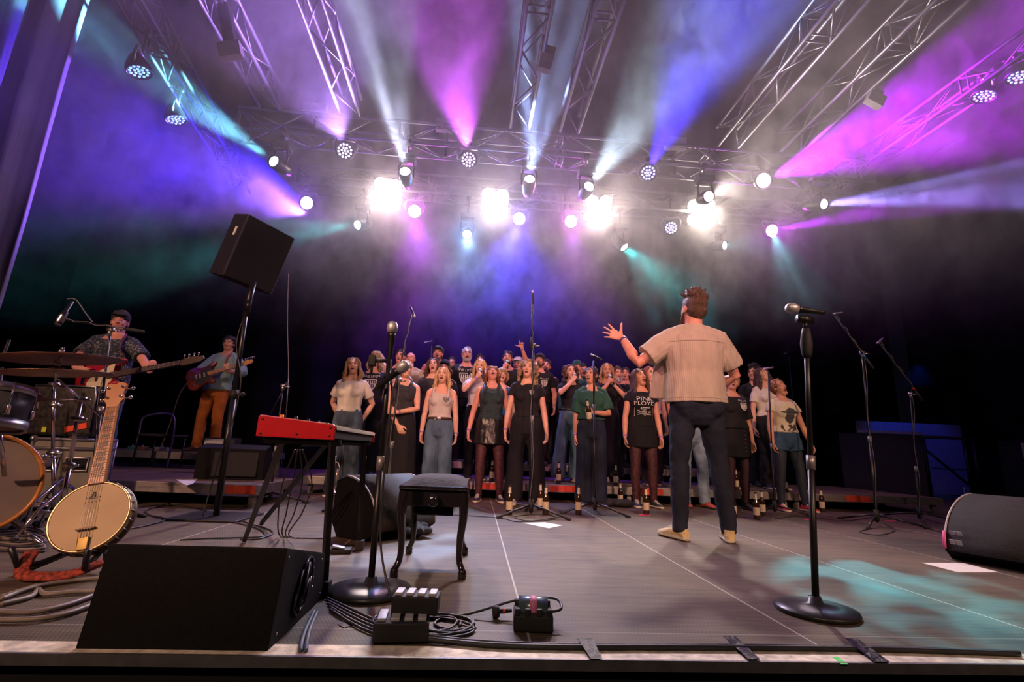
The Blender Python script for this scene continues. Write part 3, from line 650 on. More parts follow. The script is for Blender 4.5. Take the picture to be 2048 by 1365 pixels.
def person(label, loc, H=1.70, rz=0., sex='f', skin='a', w=1., head=(0, 0, 0), arms=None, legs=(.09, .09), stance=(0, 0), hair=('cap', 'brown'), top=None, bottom=None, shoes=('black', 'w'),
           mouth='o', eyes='open', voxel=.0078, bands=(), lean=0., show_feet=True, group='choir singers', lean_x=0., seed=1, print_=None, beard=None, glasses=False, hat=None, back=False, toes=(.15, .15), armr=1.):
    s = H/1.70; T = TF if sex == 'f' else TM; T = [(z, hw*w, hd*w, y) for z, hw, hd, y in T]
    sh = (.160 if sex == 'f' else .182)*(.5+.5*w); V = lambda x, y, z: Vector((x+lean_x*max(0, z-.9), y+lean*max(0, z-.9), z))*s
    root = thing('person', label, 'person', loc, rz, group)
    sd = Vector((seed*1.7, 0, 0))
    # skeleton
    hips = {-1: V(-.088*w, 0, .88), 1: V(.088*w, 0, .88)}
    ank = {-1: V(-legs[0], stance[0], .085), 1: V(legs[1], stance[1], .085)}
    for k in ank: ank[k].x -= 0
    knee = {k: (hips[k]*.47+ank[k]*.53)+Vector((.006*k, -.025, 0))*s for k in (-1, 1)}
    for k in (-1, 1): knee[k].z = .485*s
    J = {}
    arms = arms or {}
    defarm = lambda k: dict(w=(k*(sh+.065), -.015, .80), h=(k*.6, 1, 0), d=(0, -.12, -1), n=(-k, -.35, 0), st='relax')
    for k in (-1, 1):
        a = defarm(k); a.update(arms.get(k, {}))
        S = V(k*(sh-.008), .012, 1.352); Wp = V(*a['w']); E, Wp = ik(S, Wp, .285*s, .255*s, a['h']); J[k] = (S, E, Wp, a)
    # head frame: yaw, pitch (up +), roll
    yaw, pit, rol = [R(x) for x in head]
    HR = Matrix.Rotation(yaw, 3, 'Z') @ Matrix.Rotation(-pit, 3, 'X') @ Matrix.Rotation(rol, 3, 'Y')
    piv = V(0, .012, 1.485)
    hc = piv + HR @ (Vector((0, -.014, .098))*s)
    HP = lambda x, y, z: hc + HR @ (Vector((x, y, z))*s)
    # ---- body
    bm = bmesh.new()
    ringloft(bm, [(V(0, yy, z), Vector((hw*s*(.80 if z < .85 else 1), 0, 0)), Vector((0, hd*s*(.72 if z < .85 else 1), 0))) for z, hw, hd, yy in T], 20)
    if sex == 'f':
        for k in (-1, 1): ell(bm, V(k*.066*w, -.078*w, 1.235), (.058*s*w, .050*s*w, .052*s*w))
    for k in (-1, 1):
        ell(bm, V(k*.078*w, .050*w, .885), (.078*s*w, .074*s*w, .078*s*w))
        S, E, Wp, a = J[k]; ar = s*(1.0 if sex == 'f' else 1.12)*armr
        tube(bm, [S, S.lerp(V(k*.05, .018, 1.425), .5), V(k*.04, .018, 1.425)], [.047*ar, .040*ar, .034*ar], 12, round_ends=True)
        m1 = S.lerp(E, .45); m2 = E.lerp(Wp, .3)
        tube(bm, [S, m1, E, m2, Wp], [.046*ar, .043*ar, .035*ar, .037*ar, .0235*ar], 12, round_ends=True)
        hand(bm, Wp, a['d'] if a.get('d') else (Wp-E), a['n'], a.get('ts', 1)*(1 if k == -1 else -1), a['st'], s*.97)
        lw = .5+.5*w
        lc = .86 if bottom and bottom[0] in ('jeans', 'wide', 'slim') else 1
        tube(bm, [hips[k], hips[k].lerp(knee[k], .4), knee[k], knee[k].lerp(ank[k], .3)+Vector((0, .012, 0))*s, ank[k]], [.088*s*lw*lc, .076*s*lw*lc, .052*s*lc, .053*s*lw*lc, .034*s], 12, round_ends=True)
        if bottom and bottom[0] in ('skirt', 'bare') or not show_feet:
            pass
        ell(bm, ank[k]+Matrix.Rotation(toes[0 if k < 0 else 1]*k, 3, 'Z') @ Vector((0, -.06, -.045))*s, (.030*s, .085*s, .022*s), Matrix.Rotation(toes[0 if k < 0 else 1]*k, 3, 'Z'))
    nr = .052 if sex == 'f' else .062
    tube(bm, [V(0, .02, 1.40), V(0, .016, 1.47), HP(0, .018, -.055)], [nr*s*1.15, nr*s, nr*s*.96], 14)
    ell(bm, HP(0, .014, .030), (.073*s, .091*s, .086*s), HR, 20)
    ell(bm, HP(0, -.022, -.018), (.060*s, .068*s, .086*s), HR, 18)
    jd = {'o': .012, 'O': .022, 's': 0.0, 'smile': 0}[mouth]
    ell(bm, HP(0, -.040, -.078-jd), ((.040 if sex == 'f' else .047)*s, .042*s, .032*s), HR)
    if not back:
        tube(bm, [HP(0, -.083, .016), HP(0, -.099, -.010), HP(0, -.104, -.024)], [.008*s, .0105*s, .0135*s], 8, round_ends=True)
        for k in (-1, 1): ell(bm, HP(k*.011, -.092, -.028), (.009*s, .010*s, .007*s), HR, 8)
        ell(bm, HP(0, -.076, .030), (.050*s, .014*s, .009*s), HR)
        for k in (-1, 1): ell(bm, HP(k*.034, -.062, -.022), (.022*s, .020*s, .022*s), HR)
        ell(bm, HP(0, -.080, -.080-jd), (.018*s, .012*s, .012*s), HR, 8)
    for k in (-1, 1):
        ell(bm, HP(k*.074, .012, -.004), (.008*s, .019*s, .030*s), HR @ Matrix.Rotation(R(-12*k), 3, 'Z'))
    body = fuse('body', bm, SK[skin], root, voxel*(.9 if sex == 'f' else 1), 2)
    # ---- face
    if not back:
        for k in (-1, 1):
            bm = bmesh.new()
            if eyes == 'open':
                ell(bm, HP(k*.030, -.0795, .006), (.0125*s, .008*s, .0062*s), HR, 10)
                ell(bm, HP(k*.030, -.0862, .006), (.0055*s, .003*s, .0056*s), HR, 8, mi=1)
                tube(bm, [HP(k*.016, -.086, .010), HP(k*.030, -.0885, .0135), HP(k*.044, -.080, .009)], .0022*s, 5, mi=1)
            else:
                tube(bm, [HP(k*.016, -.084, .002), HP(k*.030, -.0885, -.001), HP(k*.045, -.079, .002)], .0026*s, 5, mi=1)
            mesh_obj('eye', bm, None, root, True, [EYEW, EYED])
            bm = bmesh.new()
            tube(bm, [HP(k*.014, -.091, .028), HP(k*.030, -.0925, .035), HP(k*.048, -.078, .028)], [.0035*s, .0042*s, .002*s], 5)
            mesh_obj('eyebrow', bm, HM[hair[1]] if hair[1] in HM else HM['brown'], root)
        bm = bmesh.new(); mz = -.056-jd*.4
        if mouth in ('o', 'O'):
            hw, hh = (.0165, .012) if mouth == 'o' else (.019, .021)
            ell(bm, HP(0, -.0845, mz), (hw*s, .010*s, hh*s), HR, 12, mi=1)
            n = 14; pts = []
            for i in range(n+1):
                a = 2*math.pi*i/n; pts.append(HP(math.cos(a)*hw*1.08, -.088+abs(math.cos(a))*.007, mz+math.sin(a)*hh*1.1))
            tube(bm, pts, .0034*s, 6)
            ell(bm, HP(0, -.0905, mz+hh*.62), (hw*.62*s, .003*s, .003*s), HR, 8, mi=2)
        else:
            c = .004 if mouth == 'smile' else 0
            tube(bm, [HP(-.022, -.080, mz+c), HP(0, -.0905, mz-.001), HP(.022, -.080, mz+c)], [.002*s, .0055*s, .002*s], 6, flat=.8)
            if mouth == 'smile': ell(bm, HP(0, -.0925, mz+.002), (.014*s, .003*s, .0025*s), HR, 8, mi=2)
        mesh_obj('mouth', bm, None, root, True, [LIP, MOUTH, TEETH])
    if beard:
        bm = bmesh.new()
        ell(bm, HP(0, -.046, -.085-jd), (.050*s, .048*s, .036*s), HR)
        for k in (-1, 1): tube(bm, [HP(k*.060, -.02, -.03), HP(k*.056, -.035, -.07), HP(k*.03, -.065, -.098-jd)], [.010*s, .016*s, .018*s], 8, round_ends=True)
        tube(bm, [HP(-.032, -.083, -.055), HP(0, -.098, -.040), HP(.032, -.083, -.055)], [.005*s, .007*s, .005*s], 6, round_ends=True)
        if beard[1] == 'long': ell(bm, HP(0, -.06, -.13), (.042*s, .035*s, .05*s), HR)
        fuse('beard', bm, HM[beard[0]], root, .006, 1, folds(.003, 60, .002, 140, seed=seed))
    if glasses:
        bm = bmesh.new()
        for k in (-1, 1):
            pts = [HP(k*.031+math.cos(a)*.021, -.099, .004+math.sin(a)*.015) for a in [2*math.pi*i/12 for i in range(13)]]
            tube(bm, pts, .0018*s, 5); tube(bm, [HP(k*.052, -.099, .006), HP(k*.076, -.03, .006), HP(k*.078, .01, .006)], .0018*s, 5)
        tube(bm, [HP(-.010, -.1, .008), HP(.010, -.1, .008)], .0018*s, 5)
        mesh_obj('glasses', bm, BLACK, root)
    # ---- hair
    st, hcol = hair[0], hair[1]
    if st != 'bald':
        bm = bmesh.new(); r2 = random.Random(seed*13+5)
        up = 1.0
        ell(bm, HP(0, .024, .040), (.082*s, .096*s, .088*s), HR, 18)
        ell(bm, HP(0, .050, -.005), (.074*s, .066*s, .080*s), HR, 14)
        amp = .003
        if st in ('long', 'longwavy', 'mid', 'bangs', 'halfup'):
            L = {'long': .34, 'longwavy': .30, 'mid': .17, 'bangs': .16, 'halfup': .26}[st]; L = L if len(hair) < 3 else hair[2]
            for k in (-1, 1):
                for j in range(4):
                    y0 = -.035+.03*j; wv = .022 if st in ('longwavy', 'mid', 'halfup') else .008
                    pts = [HP(k*.045, y0-.012, .095), HP(k*.080, y0, .045), HP(k*.083, y0, -.03)]
                    x0 = .088; q0 = HP(k*x0, y0, -.05)
                    for i in range(1, 6):
                        t = i/5; pts.append(q0 + Vector((k*(.012*math.sin(t*3)+r2.uniform(-wv, wv)), (-.03*t if j < 2 and L > .2 else .02*t)+r2.uniform(-wv, wv), -L*t))*s)
                    tube(bm, pts, [.012*s, .016*s, .019*s]+[.020*s]*3+[.015*s, .008*s], 7, round_ends=True)
            for i in range(5):
                x = -.06+.03*i; a = HP(x, .088, 0); pts = [a, a+Vector((0, .02, -.09))*s, a+Vector((r2.uniform(-.01, .01), .01, -.05-L*.75))*s]
                tube(bm, pts, [.028*s, .028*s, .012*s], 7, round_ends=True)
            amp = .006
        if st in ('bangs', 'bob'):
            for i in range(9):
                x = -.056+.014*i; tube(bm, [HP(x*.7, -.035, .118), HP(x, -.083, .078), HP(x*1.05, -.088+abs(x)*.45, .038)], [.012*s, .011*s, .007*s], 6, round_ends=True)
        if st == 'bob':
            for k in (-1, 1):
                for j in range(5):
                    y0 = -.045+.03*j; tube(bm, [HP(k*.05, y0, .095), HP(k*.086, y0, .03), HP(k*.094, y0, -.03), HP(k*.084, y0-.004, -.075)], [.014*s, .02*s, .022*s, .013*s], 7, round_ends=True)
            amp = .006
        if st in ('curly', 'bigcurly', 'curlymid'):
            n, rr, low, cr = {'curly': (60, .09, -.02, .020), 'bigcurly': (210, .118, -.20, .020), 'curlymid': (150, .105, -.15, .019)}[st]
            for i in range(n):
                z = r2.uniform(low, .115); a = r2.uniform(-.62, math.pi+.62)
                ra = rr*(math.sqrt(max(.05, 1-((max(z, 0))/.135)**2)))*r2.uniform(.85, 1.08)
                if z > .1: a = r2.uniform(0, 6.28)
                x, y = math.cos(a)*ra*.95, math.sin(a)*ra+.012
                if z < .085 and y < -.055: continue
                p = HP(x, y, z) if z > -.05 else HP(x, y, -.05)+Vector((0, 0, (z+.05)))*s
                ell(bm, p, (cr*s*r2.uniform(.7, 1.1),)*3, None, 7)
            amp = .007
        if st in ('short', 'messy', 'thick'):
            for i in range(26 if st == 'short' else 60):
                a = r2.uniform(0, 6.28); t = r2.uniform(0, 1.1); x, y, z = math.sin(t)*math.cos(a)*.082, .022+math.sin(t)*math.sin(a)*.098, .045+math.cos(t)*.088
                if y < -.06 and z < .08: continue
                d = Vector((x, y-.02, z-.03)).normalized(); p = Vector((x, y, z)); g = .010 if st == 'short' else .024
                q = p+d*g+Vector((r2.uniform(-1, 1), r2.uniform(-1, .4), r2.uniform(-.2, .8)))*g*.9
                tube(bm, [HP(*p), HP(*q)], [.016*s, .006*s], 6, round_ends=True)
            amp = .004
        if st == 'tied': ell(bm, HP(0, .125, .02), (.035*s, .035*s, .04*s), HR)
        if st == 'tiedtail':
            tube(bm, [HP(0, .11, .03), HP(.05, .12, -.06), HP(.085, .04, -.13), HP(.085, -.02, -.22)], [.03*s, .03*s, .026*s, .01*s], 8, round_ends=True); amp = .005
        fuse('hair', bm, HM[hcol], root, .0075 if st not in ('bigcurly',) else .0085, 1, folds(amp, 30, amp*.7, 85, sz=.35 if 'curl' not in st else 1, seed=seed))
    if hat:
        bm = bmesh.new()
        if hat[0] == 'cap':
            ell(bm, HP(0, .012, .060), (.086*s, .104*s, .078*s), HR, 18)
            pl = [HP(math.sin(a)*.075, -.075-math.cos(a)*.075, .062-.010*math.cos(a)) for a in [-1.4+2.8*i/8 for i in range(9)]]
            for p in pl: tube(bm, [HP(0, -.02, .070), p], [.03*s, .007*s], 7, round_ends=True, flat=.35)
        elif hat[0] == 'beanie': ell(bm, HP(0, .022, .060), (.088*s, .104*s, .086*s), HR, 18)
        elif hat[0] == 'band':
            tube(bm, [HP(math.cos(a)*.088, .02, .035+math.sin(a)*.098) for a in [math.pi*i/12-.0 for i in range(13)]], .008*s, 7, flat=2.)
        fuse('hat' if hat[0] != 'band' else 'headband', bm, CL[hat[1]], root, .006, 2)
    # ---- clothes
    f1 = folds(.009, 9, .004, 24, sz=.6, seed=seed)
    if top:
        kind, tc_, hem = top[0], top[1], top[2]; off = top[3] if len(top) > 3 else .016; sl = top[4] if len(top) > 4 else .62
        bm = bmesh.new(); zz = [z for z in (hem, hem+.02, .84, .9, .96, 1.02, 1.07, 1.12, 1.17, 1.22, 1.26, 1.30, 1.34) if z >= hem and not (hem+.02 < z < hem+.035)]
        if kind != 'tank': zz = [z for z in zz if z < 1.32]+[1.33, 1.365, 1.40]+([1.428] if kind != 'wide' else [])
        rings = []
        for z in zz:
            hw, hd, yy = tprof(T, z); e = off+(.012 if z < 1.1 and off > .02 else 0)
            tl = 0.
            if z > 1.395: hw = max(hw, .080 if kind != 'wide' else .12); e = .009; tl = .014
            if z > 1.42: tl = .030
            if kind == 'tank' and z > 1.28: hw *= .80
            rings.append((V(0, yy, z), Vector(((hw+e)*s, 0, 0)), Vector((0, (hd+e)*s, tl*s))))
        ringloft(bm, rings, 20)
        if sex == 'f':
            for k in (-1, 1): ell(bm, V(k*.066*w, -.078*w, 1.235), ((.058*w+off*.8)*s, (.050*w+off*.8)*s, (.052*w+off*.8)*s))
            tube(bm, [V(-.07*w, -.1*w, 1.235), V(.07*w, -.1*w, 1.235)], .035*s, 8)
        for k in (-1, 1):
            if kind == 'sleeveless':
                ww = .098
                tube(bm, [V(k*ww, -.100, 1.24), V(k*ww, -.098, 1.32), V(k*ww*.97, -.068, 1.375), V(k*ww*.92, .012, 1.424), V(k*ww*.97, .085, 1.375), V(k*ww, .108, 1.26)], [(.046*s, .024*s)]*6, 10, up=(1, 0, 0))
                if k == 1: tube(bm, [V(-.09, -.088, 1.315), V(0, -.112, 1.30), V(.09, -.088, 1.315)], .030*s, 8); tube(bm, [V(-.07, -.070, 1.350), V(0, -.098, 1.335), V(.07, -.070, 1.350)], .022*s, 8)
                continue
            if kind == 'tank':
                ww = .095
                tube(bm, [V(k*ww, -.10, 1.27), V(k*ww, -.088, 1.33), V(k*ww*.98, -.055, 1.385), V(k*ww*.95, .01, 1.422), V(k*ww*.98, .075, 1.385), V(k*ww, .105, 1.27)], [(.034*s, .02*s)]*6, 8, up=(1, 0, 0))
            else:
                S, E, Wp, a = J[k]; g = (off-.012)*1.2
                if sl <= 1: pts = [V(k*.055, .016, 1.408), S+Vector((-k*.012, 0, .004))*s, S.lerp(E, sl*.5), S.lerp(E, sl)]; rr = [.036, .050, .053, .056]
                else: pts = [V(k*.055, .016, 1.408), S+Vector((-k*.012, 0, .004))*s, S.lerp(E, .5), E, E.lerp(Wp, min(.92, sl-1))]; rr = [.038, .055, .056, .05, .040]
                if sl < .25: rr = [.036, .049, .052, .053]
                rr = [(r+g)*s*(1 if sex == 'f' else 1.1) for r in rr]
                # open sleeve end
                d = (pts[-1]-pts[-2]).normalized(); pts += [pts[-1]-d*.002*s]; rr += [rr[-1]*.985]
                tube(bm, pts, rr, 14)
        if len(top) > 5 and top[5]: top[5](bm, V, J, s)
        gar = fuse('shirt' if kind not in ('tank',) else 'tank_top', bm, CL[tc_], root, top[6] if len(top) > 6 else .009, 1, f1)
        if print_:
            bvh = BVHTree.FromPolygons([v.co for v in gar.data.vertices], [p.vertices for p in gar.data.polygons])
            for pr in print_:
                pb, pmat, nm = pr(V, s)
                sgn = 1 if not back else -1
                if len(pb.verts):
                    bmesh.ops.triangulate(pb, faces=pb.faces)
                    bmesh.ops.subdivide_edges(pb, edges=[e for e in pb.edges if e.calc_length() > .02], cuts=1)
                for v in pb.verts:
                    hit = bvh.ray_cast(Vector((v.co.x, -1.5, v.co.z)), Vector((0, 1, 0)))
                    v.co.y = (hit[0].y if hit[0] else -.12) - .004
                mesh_obj(nm, pb, pmat, gar, False)
    if bottom:
        kind, bc = bottom[0], bottom[1]; bm = bmesh.new(); wz = bottom[3] if len(bottom) > 3 else 1.03
        if kind in ('jeans', 'wide', 'slim', 'shorts'):
            rings = []
            rings.append((V(0, .01, .745), Vector((.115*w*s, 0, 0)), Vector((0, .075*w*s, 0))))
            for z in (.80, .84, .88, .92, .97, wz):
                hw, hd, yy = tprof(T, z); rings.append((V(0, yy, z), Vector(((hw+.014)*s, 0, 0)), Vector((0, (hd+.014)*s, 0))))
            ringloft(bm, rings, 20); ell(bm, V(0, .0, .80), (.09*w*s, .085*s, .07*s))
            for k in (-1, 1):
                ell(bm, V(k*.078*w, .055*w, .885), ((.082*w+.012)*s, (.08*w+.012)*s, (.085*w+.012)*s))
                lw = .5+.5*w
                rad = {'jeans': (.094, .088, .070, .070, .066), 'wide': (.096, .096, .090, .098, .108), 'slim': (.092, .083, .062, .062, .048), 'shorts': (.105, .11, .1, .1, .1)}[kind]
                kn = knee[k]; an = ank[k]+Vector((0, .01, -.035))*s
                pts = [hips[k], hips[k].lerp(kn, .45), kn, kn.lerp(an, .45)+Vector((0, .008, 0)), an]
                if kind == 'shorts': pts = [hips[k], hips[k].lerp(kn, bottom[2] if len(bottom) > 2 and bottom[2] else .35)]; rad = rad[:2]
                tube(bm, pts, [r*s*lw for r in rad[:len(pts)]], 16)
            nm = 'trousers' if kind != 'shorts' else 'shorts'
        else:
            zh = bottom[2]; nm = 'skirt'; rings = []; fl = bottom[4] if len(bottom) > 4 else .03
            cx = (ank[-1]+ank[1])*.5
            for z in (zh, (zh+.8)/2 if zh < .75 else zh+.02, .80, .86, .92, .98, wz):
                hw, hd, yy = tprof(T, max(z, .88)); e = .016+max(0, .88-z)/max(.01, .88-zh)*fl
                rings.append((V(0, yy, z), Vector(((hw+e)*s, 0, 0)), Vector((0, (hd+e)*s, 0))))
            ringloft(bm, rings, 20)
            for k in (-1, 1): ell(bm, V(k*.078*w, .055*w, .885), ((.082*w+.012)*s, (.08*w+.012)*s, (.085*w+.012)*s))
        fa = .014 if kind in ('wide', 'skirt') else .010
        ff = folds(fa, 10, .004, 24, sz=.35 if kind in ('wide', 'skirt') else 1.2, seed=seed+3)
        gb = fuse(nm, bm, CL[bc], root, .0095, 1, ff)
    for it in bands:
        if it[0] in ('wrist', 'watch'):
            S, E, Wp, a = J[it[1]]; d = (Wp-E).normalized(); p = Wp-d*.02*s; bm = bmesh.new()
            tube(bm, [p-d*.009*s, p+d*.009*s], .0275*s*armr*(1 if sex == 'f' else 1.1), 14)
            nm = 'wristband'
            if it[0] == 'watch': ell(bm, p+Vector(a['n'])*-.022*s, (.016*s, .010*s, .016*s)); nm = 'wristwatch'
            mesh_obj(nm, bm, BANDV if it[0] == 'wrist' else (STEEL if len(it) < 3 else it[2]), root)
        if it[0] == 'belt':
            bm = bmesh.new(); hw, hd, yy = tprof(T, wz); n = 24
            pts = [V(math.cos(a)*(hw+.021), yy+math.sin(a)*(hd+.021), wz-.012) for a in [2*math.pi*i/n-math.pi/2 for i in range(n+1)]]
            tube(bm, pts, [(.004*s, .017*s)]*len(pts), 8, up=(0, 0, 1)); b = mesh_obj('belt', bm, SHOE['brown'] if it[1] == 'brown' else BLACK, root)
            bm = bmesh.new(); box(bm, V(0, yy-hd-.028, wz-.012), (.045*s, .006*s, .036*s), None, .003); mesh_obj('buckle', bm, STEEL, b)
        if it[0] == 'tights':
            for k in (-1, 1):
                bm = bmesh.new(); tube(bm, [hips[k].lerp(knee[k], .22), hips[k].lerp(knee[k], .4), knee[k], knee[k].lerp(ank[k], .3)+Vector((0, .012, 0))*s, ank[k]], [r*s*lw_ for r, lw_ in zip((.082, .081, .057, .058, .040), (.5+.5*w,)*5)], 16, round_ends=True)
                mesh_obj('stocking', bm, it[1], root)
        if it[0] == 'buttons':
            for i in range(6):
                bm = bmesh.new(); hw, hd, yy = tprof(T, .95); ell(bm, V(.05, -hd-.045+.0, .95-.05*i), (.006*s, .004*s, .006*s), None, 8); mesh_obj('button', bm, STEEL, root)
        if it[0] == 'earring':
            for k in (-1, 1):
                bm = bmesh.new(); tube(bm, [HP(k*.08+math.cos(a)*.001, .008+math.cos(a)*.014, -.05+math.sin(a)*.016) for a in [6.2832*i/12 for i in range(13)]], .002*s, 5); mesh_obj('earring', bm, CHROME, root)
    if show_feet:
        for k in (-1, 1):
            yw = toes[0 if k < 0 else 1]*k
            so = shoe(root, ank[k], yw, shoes[0], shoes[1], s, high=len(shoes) > 2 and 'high' in shoes[2])
            if len(shoes) > 2 and 'lace' in shoes[2]: laces(so, ank[k], yw, s)
    root['_j'] = 0; del root['_j']
    return root, dict(V=V, J=J, HP=HP, s=s, ank=ank, knee=knee, hc=hc, HR=HR, body=body)
# ---- prints on shirts
def poly_bm(poly):
    bm = bmesh.new(); bm.faces.new([bm.verts.new(Vector(p)) for p in poly]); return bm
def P_text(txt, x, z, size, m, name='lettering', sx=1.): 
    def f(V, s):
        M = Matrix.Translation((x*s, 0, z*s)) @ Matrix.Rotation(math.pi/2, 4, 'X')
        return text_mesh(txt, size*s, M, 0, sx=sx), m, name
    return f
def P_shield(x, z, r, m, word=True):
    def f(V, s):
        bm = bmesh.new()
        def quad(a, b, c, d): bm.faces.new([bm.verts.new(Vector((x*s+p[0]*r*s, 0, z*s+p[1]*r*s))) for p in (a, b, c, d)])
        O = [(-.8, .55), (-.8, 0), (-.62, -.5), (-.3, -.85), (0, -1), (.3, -.85), (.62, -.5), (.8, 0), (.8, .55)]
        for k in range(len(O)-1):
            a, b = O[k], O[k+1]; quad(a, b, (b[0]*.82, b[1]*.82), (a[0]*.82, a[1]*.82))
        quad((-.8, .55), (.8, .55), (.8, .42), (-.8, .42))
        for xx, lo in ((-.5, -.38), (-.25, -.62), (0, -.72), (.25, -.62), (.5, -.38)):
            quad((xx-.07, lo), (xx+.07, lo), (xx+.07, .32), (xx-.07, .32))
        for xx in (-.375, .125, .375): quad((xx-.08, -.12), (xx+.08, -.12), (xx+.08, 0), (xx-.08, 0))
        if word:
            n = 7
            for i, ch in enumerate('KNEIPEN'):
                t = (i-3)/3
                M = Matrix.Translation((x*s+t*.95*r*s, 0, z*s+(.72+.16*t*t)*r*s)) @ Matrix.Rotation(math.pi/2, 4, 'X') @ Matrix.Rotation(.25*t, 4, 'Z')
                join_bm(bm, text_mesh(ch, .52*r*s, M, 0))
        return bm, m, 'shield_print'
    return f
# ------------------------------------------------------------------ the choir and the band
def wl(loc, rz, H, px, py, Y):
    p = at(px, py, Y)-Vector(loc); p = Matrix.Rotation(-rz, 3, 'Z') @ p; return tuple(p/(H/1.70))
PEOPLE = {}
def P(key, label, hx, hy, Y, z0, hk=1.015, **k):
    p = at(hx, hy, Y); loc = (p.x, Y, z0); H = (p.z-z0)/hk
    if k.pop('dbg', False): print(key, H)
    r, inf = person(label, loc, H, seed=len(PEOPLE)+2, **k); PEOPLE[key] = (r, inf); return r, inf
micarm = lambda k=-1, x=-.03, z=1.40, y=-.20: {k: dict(w=(x, y, z), h=(k*1., .2, -.9), d=(-k*.45, -.1, .85), n=(-k*.5, .8, .1), st='grip')}
def hold_mic(key, k=-1, cable=False, label='black handheld microphone', group='handheld microphones'):
    r, inf = PEOPLE[key]; s = inf['s']; S, E, Wp, a = inf['J'][k]
    d = Vector(a['d']).normalized(); n = Vector(a['n']).normalized(); l = d.cross(n)*(1 if k == -1 else -1)
    c = Wp+d*.075*s+n*.030*s; mouth = inf['HP'](0, -.10, -.06)
    up = (mouth-c).normalized() if (mouth-c).length > .04 else Vector((0, .5, 1)).normalized()
    up = (up+Vector((0, .1, .4))).normalized()
    M = r.matrix_basis.copy(); c = M @ c; up = (M.to_3x3() @ up)
    return microphone(c-up*.10, up, label, group)
def microphone(base, d, label, group=None):
    """handheld vocal microphone; base of the handle, direction to the grille"""
    t = thing('microphone', label, 'microphone', base, 0, group); d = Vector(d).normalized()
    bm = bmesh.new(); M = axis_m((0, 0, 0), d)
    lathe(bm, [(0, 0), (.010, 0), (.0115, .01), (.0125, .06), (.0165, .115), (.019, .130), (0, .131)], M, 14); mesh_obj('handle', bm, BLACK, t)
    bm = bmesh.new(); lathe(bm, [(0, .128), (.021, .131), (.0255, .145), (.0258, .153), (.024, .168), (.016, .181), (0, .185)], M, 16); mesh_obj('grille', bm, GRILLE, t)
    return t

def P_bars(V, s):
    # framed block of fine unreadable print
    bm = bmesh.new()
    def q(x0, x1, z0, z1): bm.faces.new([bm.verts.new(Vector((x*s, 0, z*s))) for x, z in ((x0, z0), (x1, z0), (x1, z1), (x0, z1))])
    for x0, x1, z0, z1 in ((-.118, .118, 1.086, 1.089), (-.118, -.115, 1.086, 1.28), (.115, .118, 1.086, 1.28), (-.03, .07, 1.180, 1.192), (-.05, -.035, 1.172, 1.190), (-.045, .02, 1.163, 1.172), (-.09, .09, 1.146, 1.153), (-.07, .075, 1.134, 1.139), (-.085, .085, 1.122, 1.127), (-.06, .06, 1.111, 1.115), (-.09, .09, 1.099, 1.104)): q(x0, x1, z0, z1)
    return bm, PRINTW, 'small_print'
# front row, left to right
P('F1', 'leftmost singer, off-white t-shirt and mottled jeans, hands behind her back', 710, 711, 5.9, 0, hair=('mid', 'dblond', .22), top=('tee', 'white', 1.0, .018, .62), bottom=('wide', 'acid'), mouth='o', head=(8, 12, -6),
  arms={-1: dict(w=(-.13, .16, .90), h=(-1, .6, 0), d=(.6, .2, -.6), n=(0, 1, 0)), 1: dict(w=(.13, .16, .90), h=(1, .6, 0), d=(-.6, .2, -.6), n=(0, 1, 0))})
P('F2', 'fair-haired woman with a fringe and a big shield print on her black shirt', 752, 701, 6.35, .2, w=1.1, hair=('bangs', 'blond', .12), top=('tee', 'black', .95), bottom=('jeans', 'blackjeans'), head=(-18, 10, 8), mouth='o', bands=[('wrist', 1)],
  arms={1: dict(w=(.20, -.18, 1.40), h=(1, .2, -1), d=(-.1, -.1, 1), n=(-1, .2, 0), st='relax')}, print_=[P_shield(-.0, 1.235, .105, PRINTW)])
P('F3', 'woman in a black sleeveless top with a headband, arms folded, behind the round-based microphone stand', 814, 719, 5.75, 0, hair=('tiedtail', 'dblond'), hat=('band', 'white'), top=('sleeveless', 'charcoal', 1.0), bottom=('skirt', 'black', .12, 1.04, .05), head=(18, 6, -4), mouth='smile', bands=[('wrist', 1), ('earring',)],
  arms={1: dict(w=(-.03, -.20, 1.03), h=(1, .1, -.6), d=(-.9, -.2, .1), n=(0, 1, 0)), -1: dict(w=(-.02, -.14, .88), h=(-1, .2, -.2), d=(.5, -.2, -.8), n=(.3, 1, 0))})
P('F4', 'brown-haired woman in a dark grey t-shirt behind the blonde in the off-white vest top', 869, 713, 6.4, .2, w=1.12, hair=('mid', 'brown', .12), top=('tee', 'charcoal', .9, .022), bottom=('jeans', 'blackjeans'), head=(-4, 14, -4), mouth='O', bands=[('wrist', -1)])
P('F5', 'blonde woman in an off-white vest top, brown belt and wide blue jeans', 887, 731, 5.75, 0, hair=('halfup', 'blond', .24), top=('tank', 'grey', 1.0, .016), bottom=('wide', 'jeans'), head=(-6, 14, 0), mouth='o', bands=[('belt', 'brown'), ('wrist', -1), ('watch', 1)],
  print_=[P_shield(.075, 1.265, .045, PRINTD, False)])
P('F6', 'woman in a dark sleeveless dress with her head thrown back, singing to the ceiling', 986, 738, 5.8, 0, hk=.965, skin='c', hair=('bob', 'red'), top=('sleeveless', 'sequin', .98, .016), bottom=('skirt', 'leather', .68, 1.0, .02), head=(4, 42, 0), mouth='O', bands=[('tights', TIGHT), ('wrist', -1)], legs=(.11, .15),
  arms={-1: dict(w=(-.27, -.04, .83), h=(-.4, 1, 0)), 1: dict(w=(.27, -.04, .83), h=(.4, 1, 0))}, shoes=('black', 'w', 'lace'))
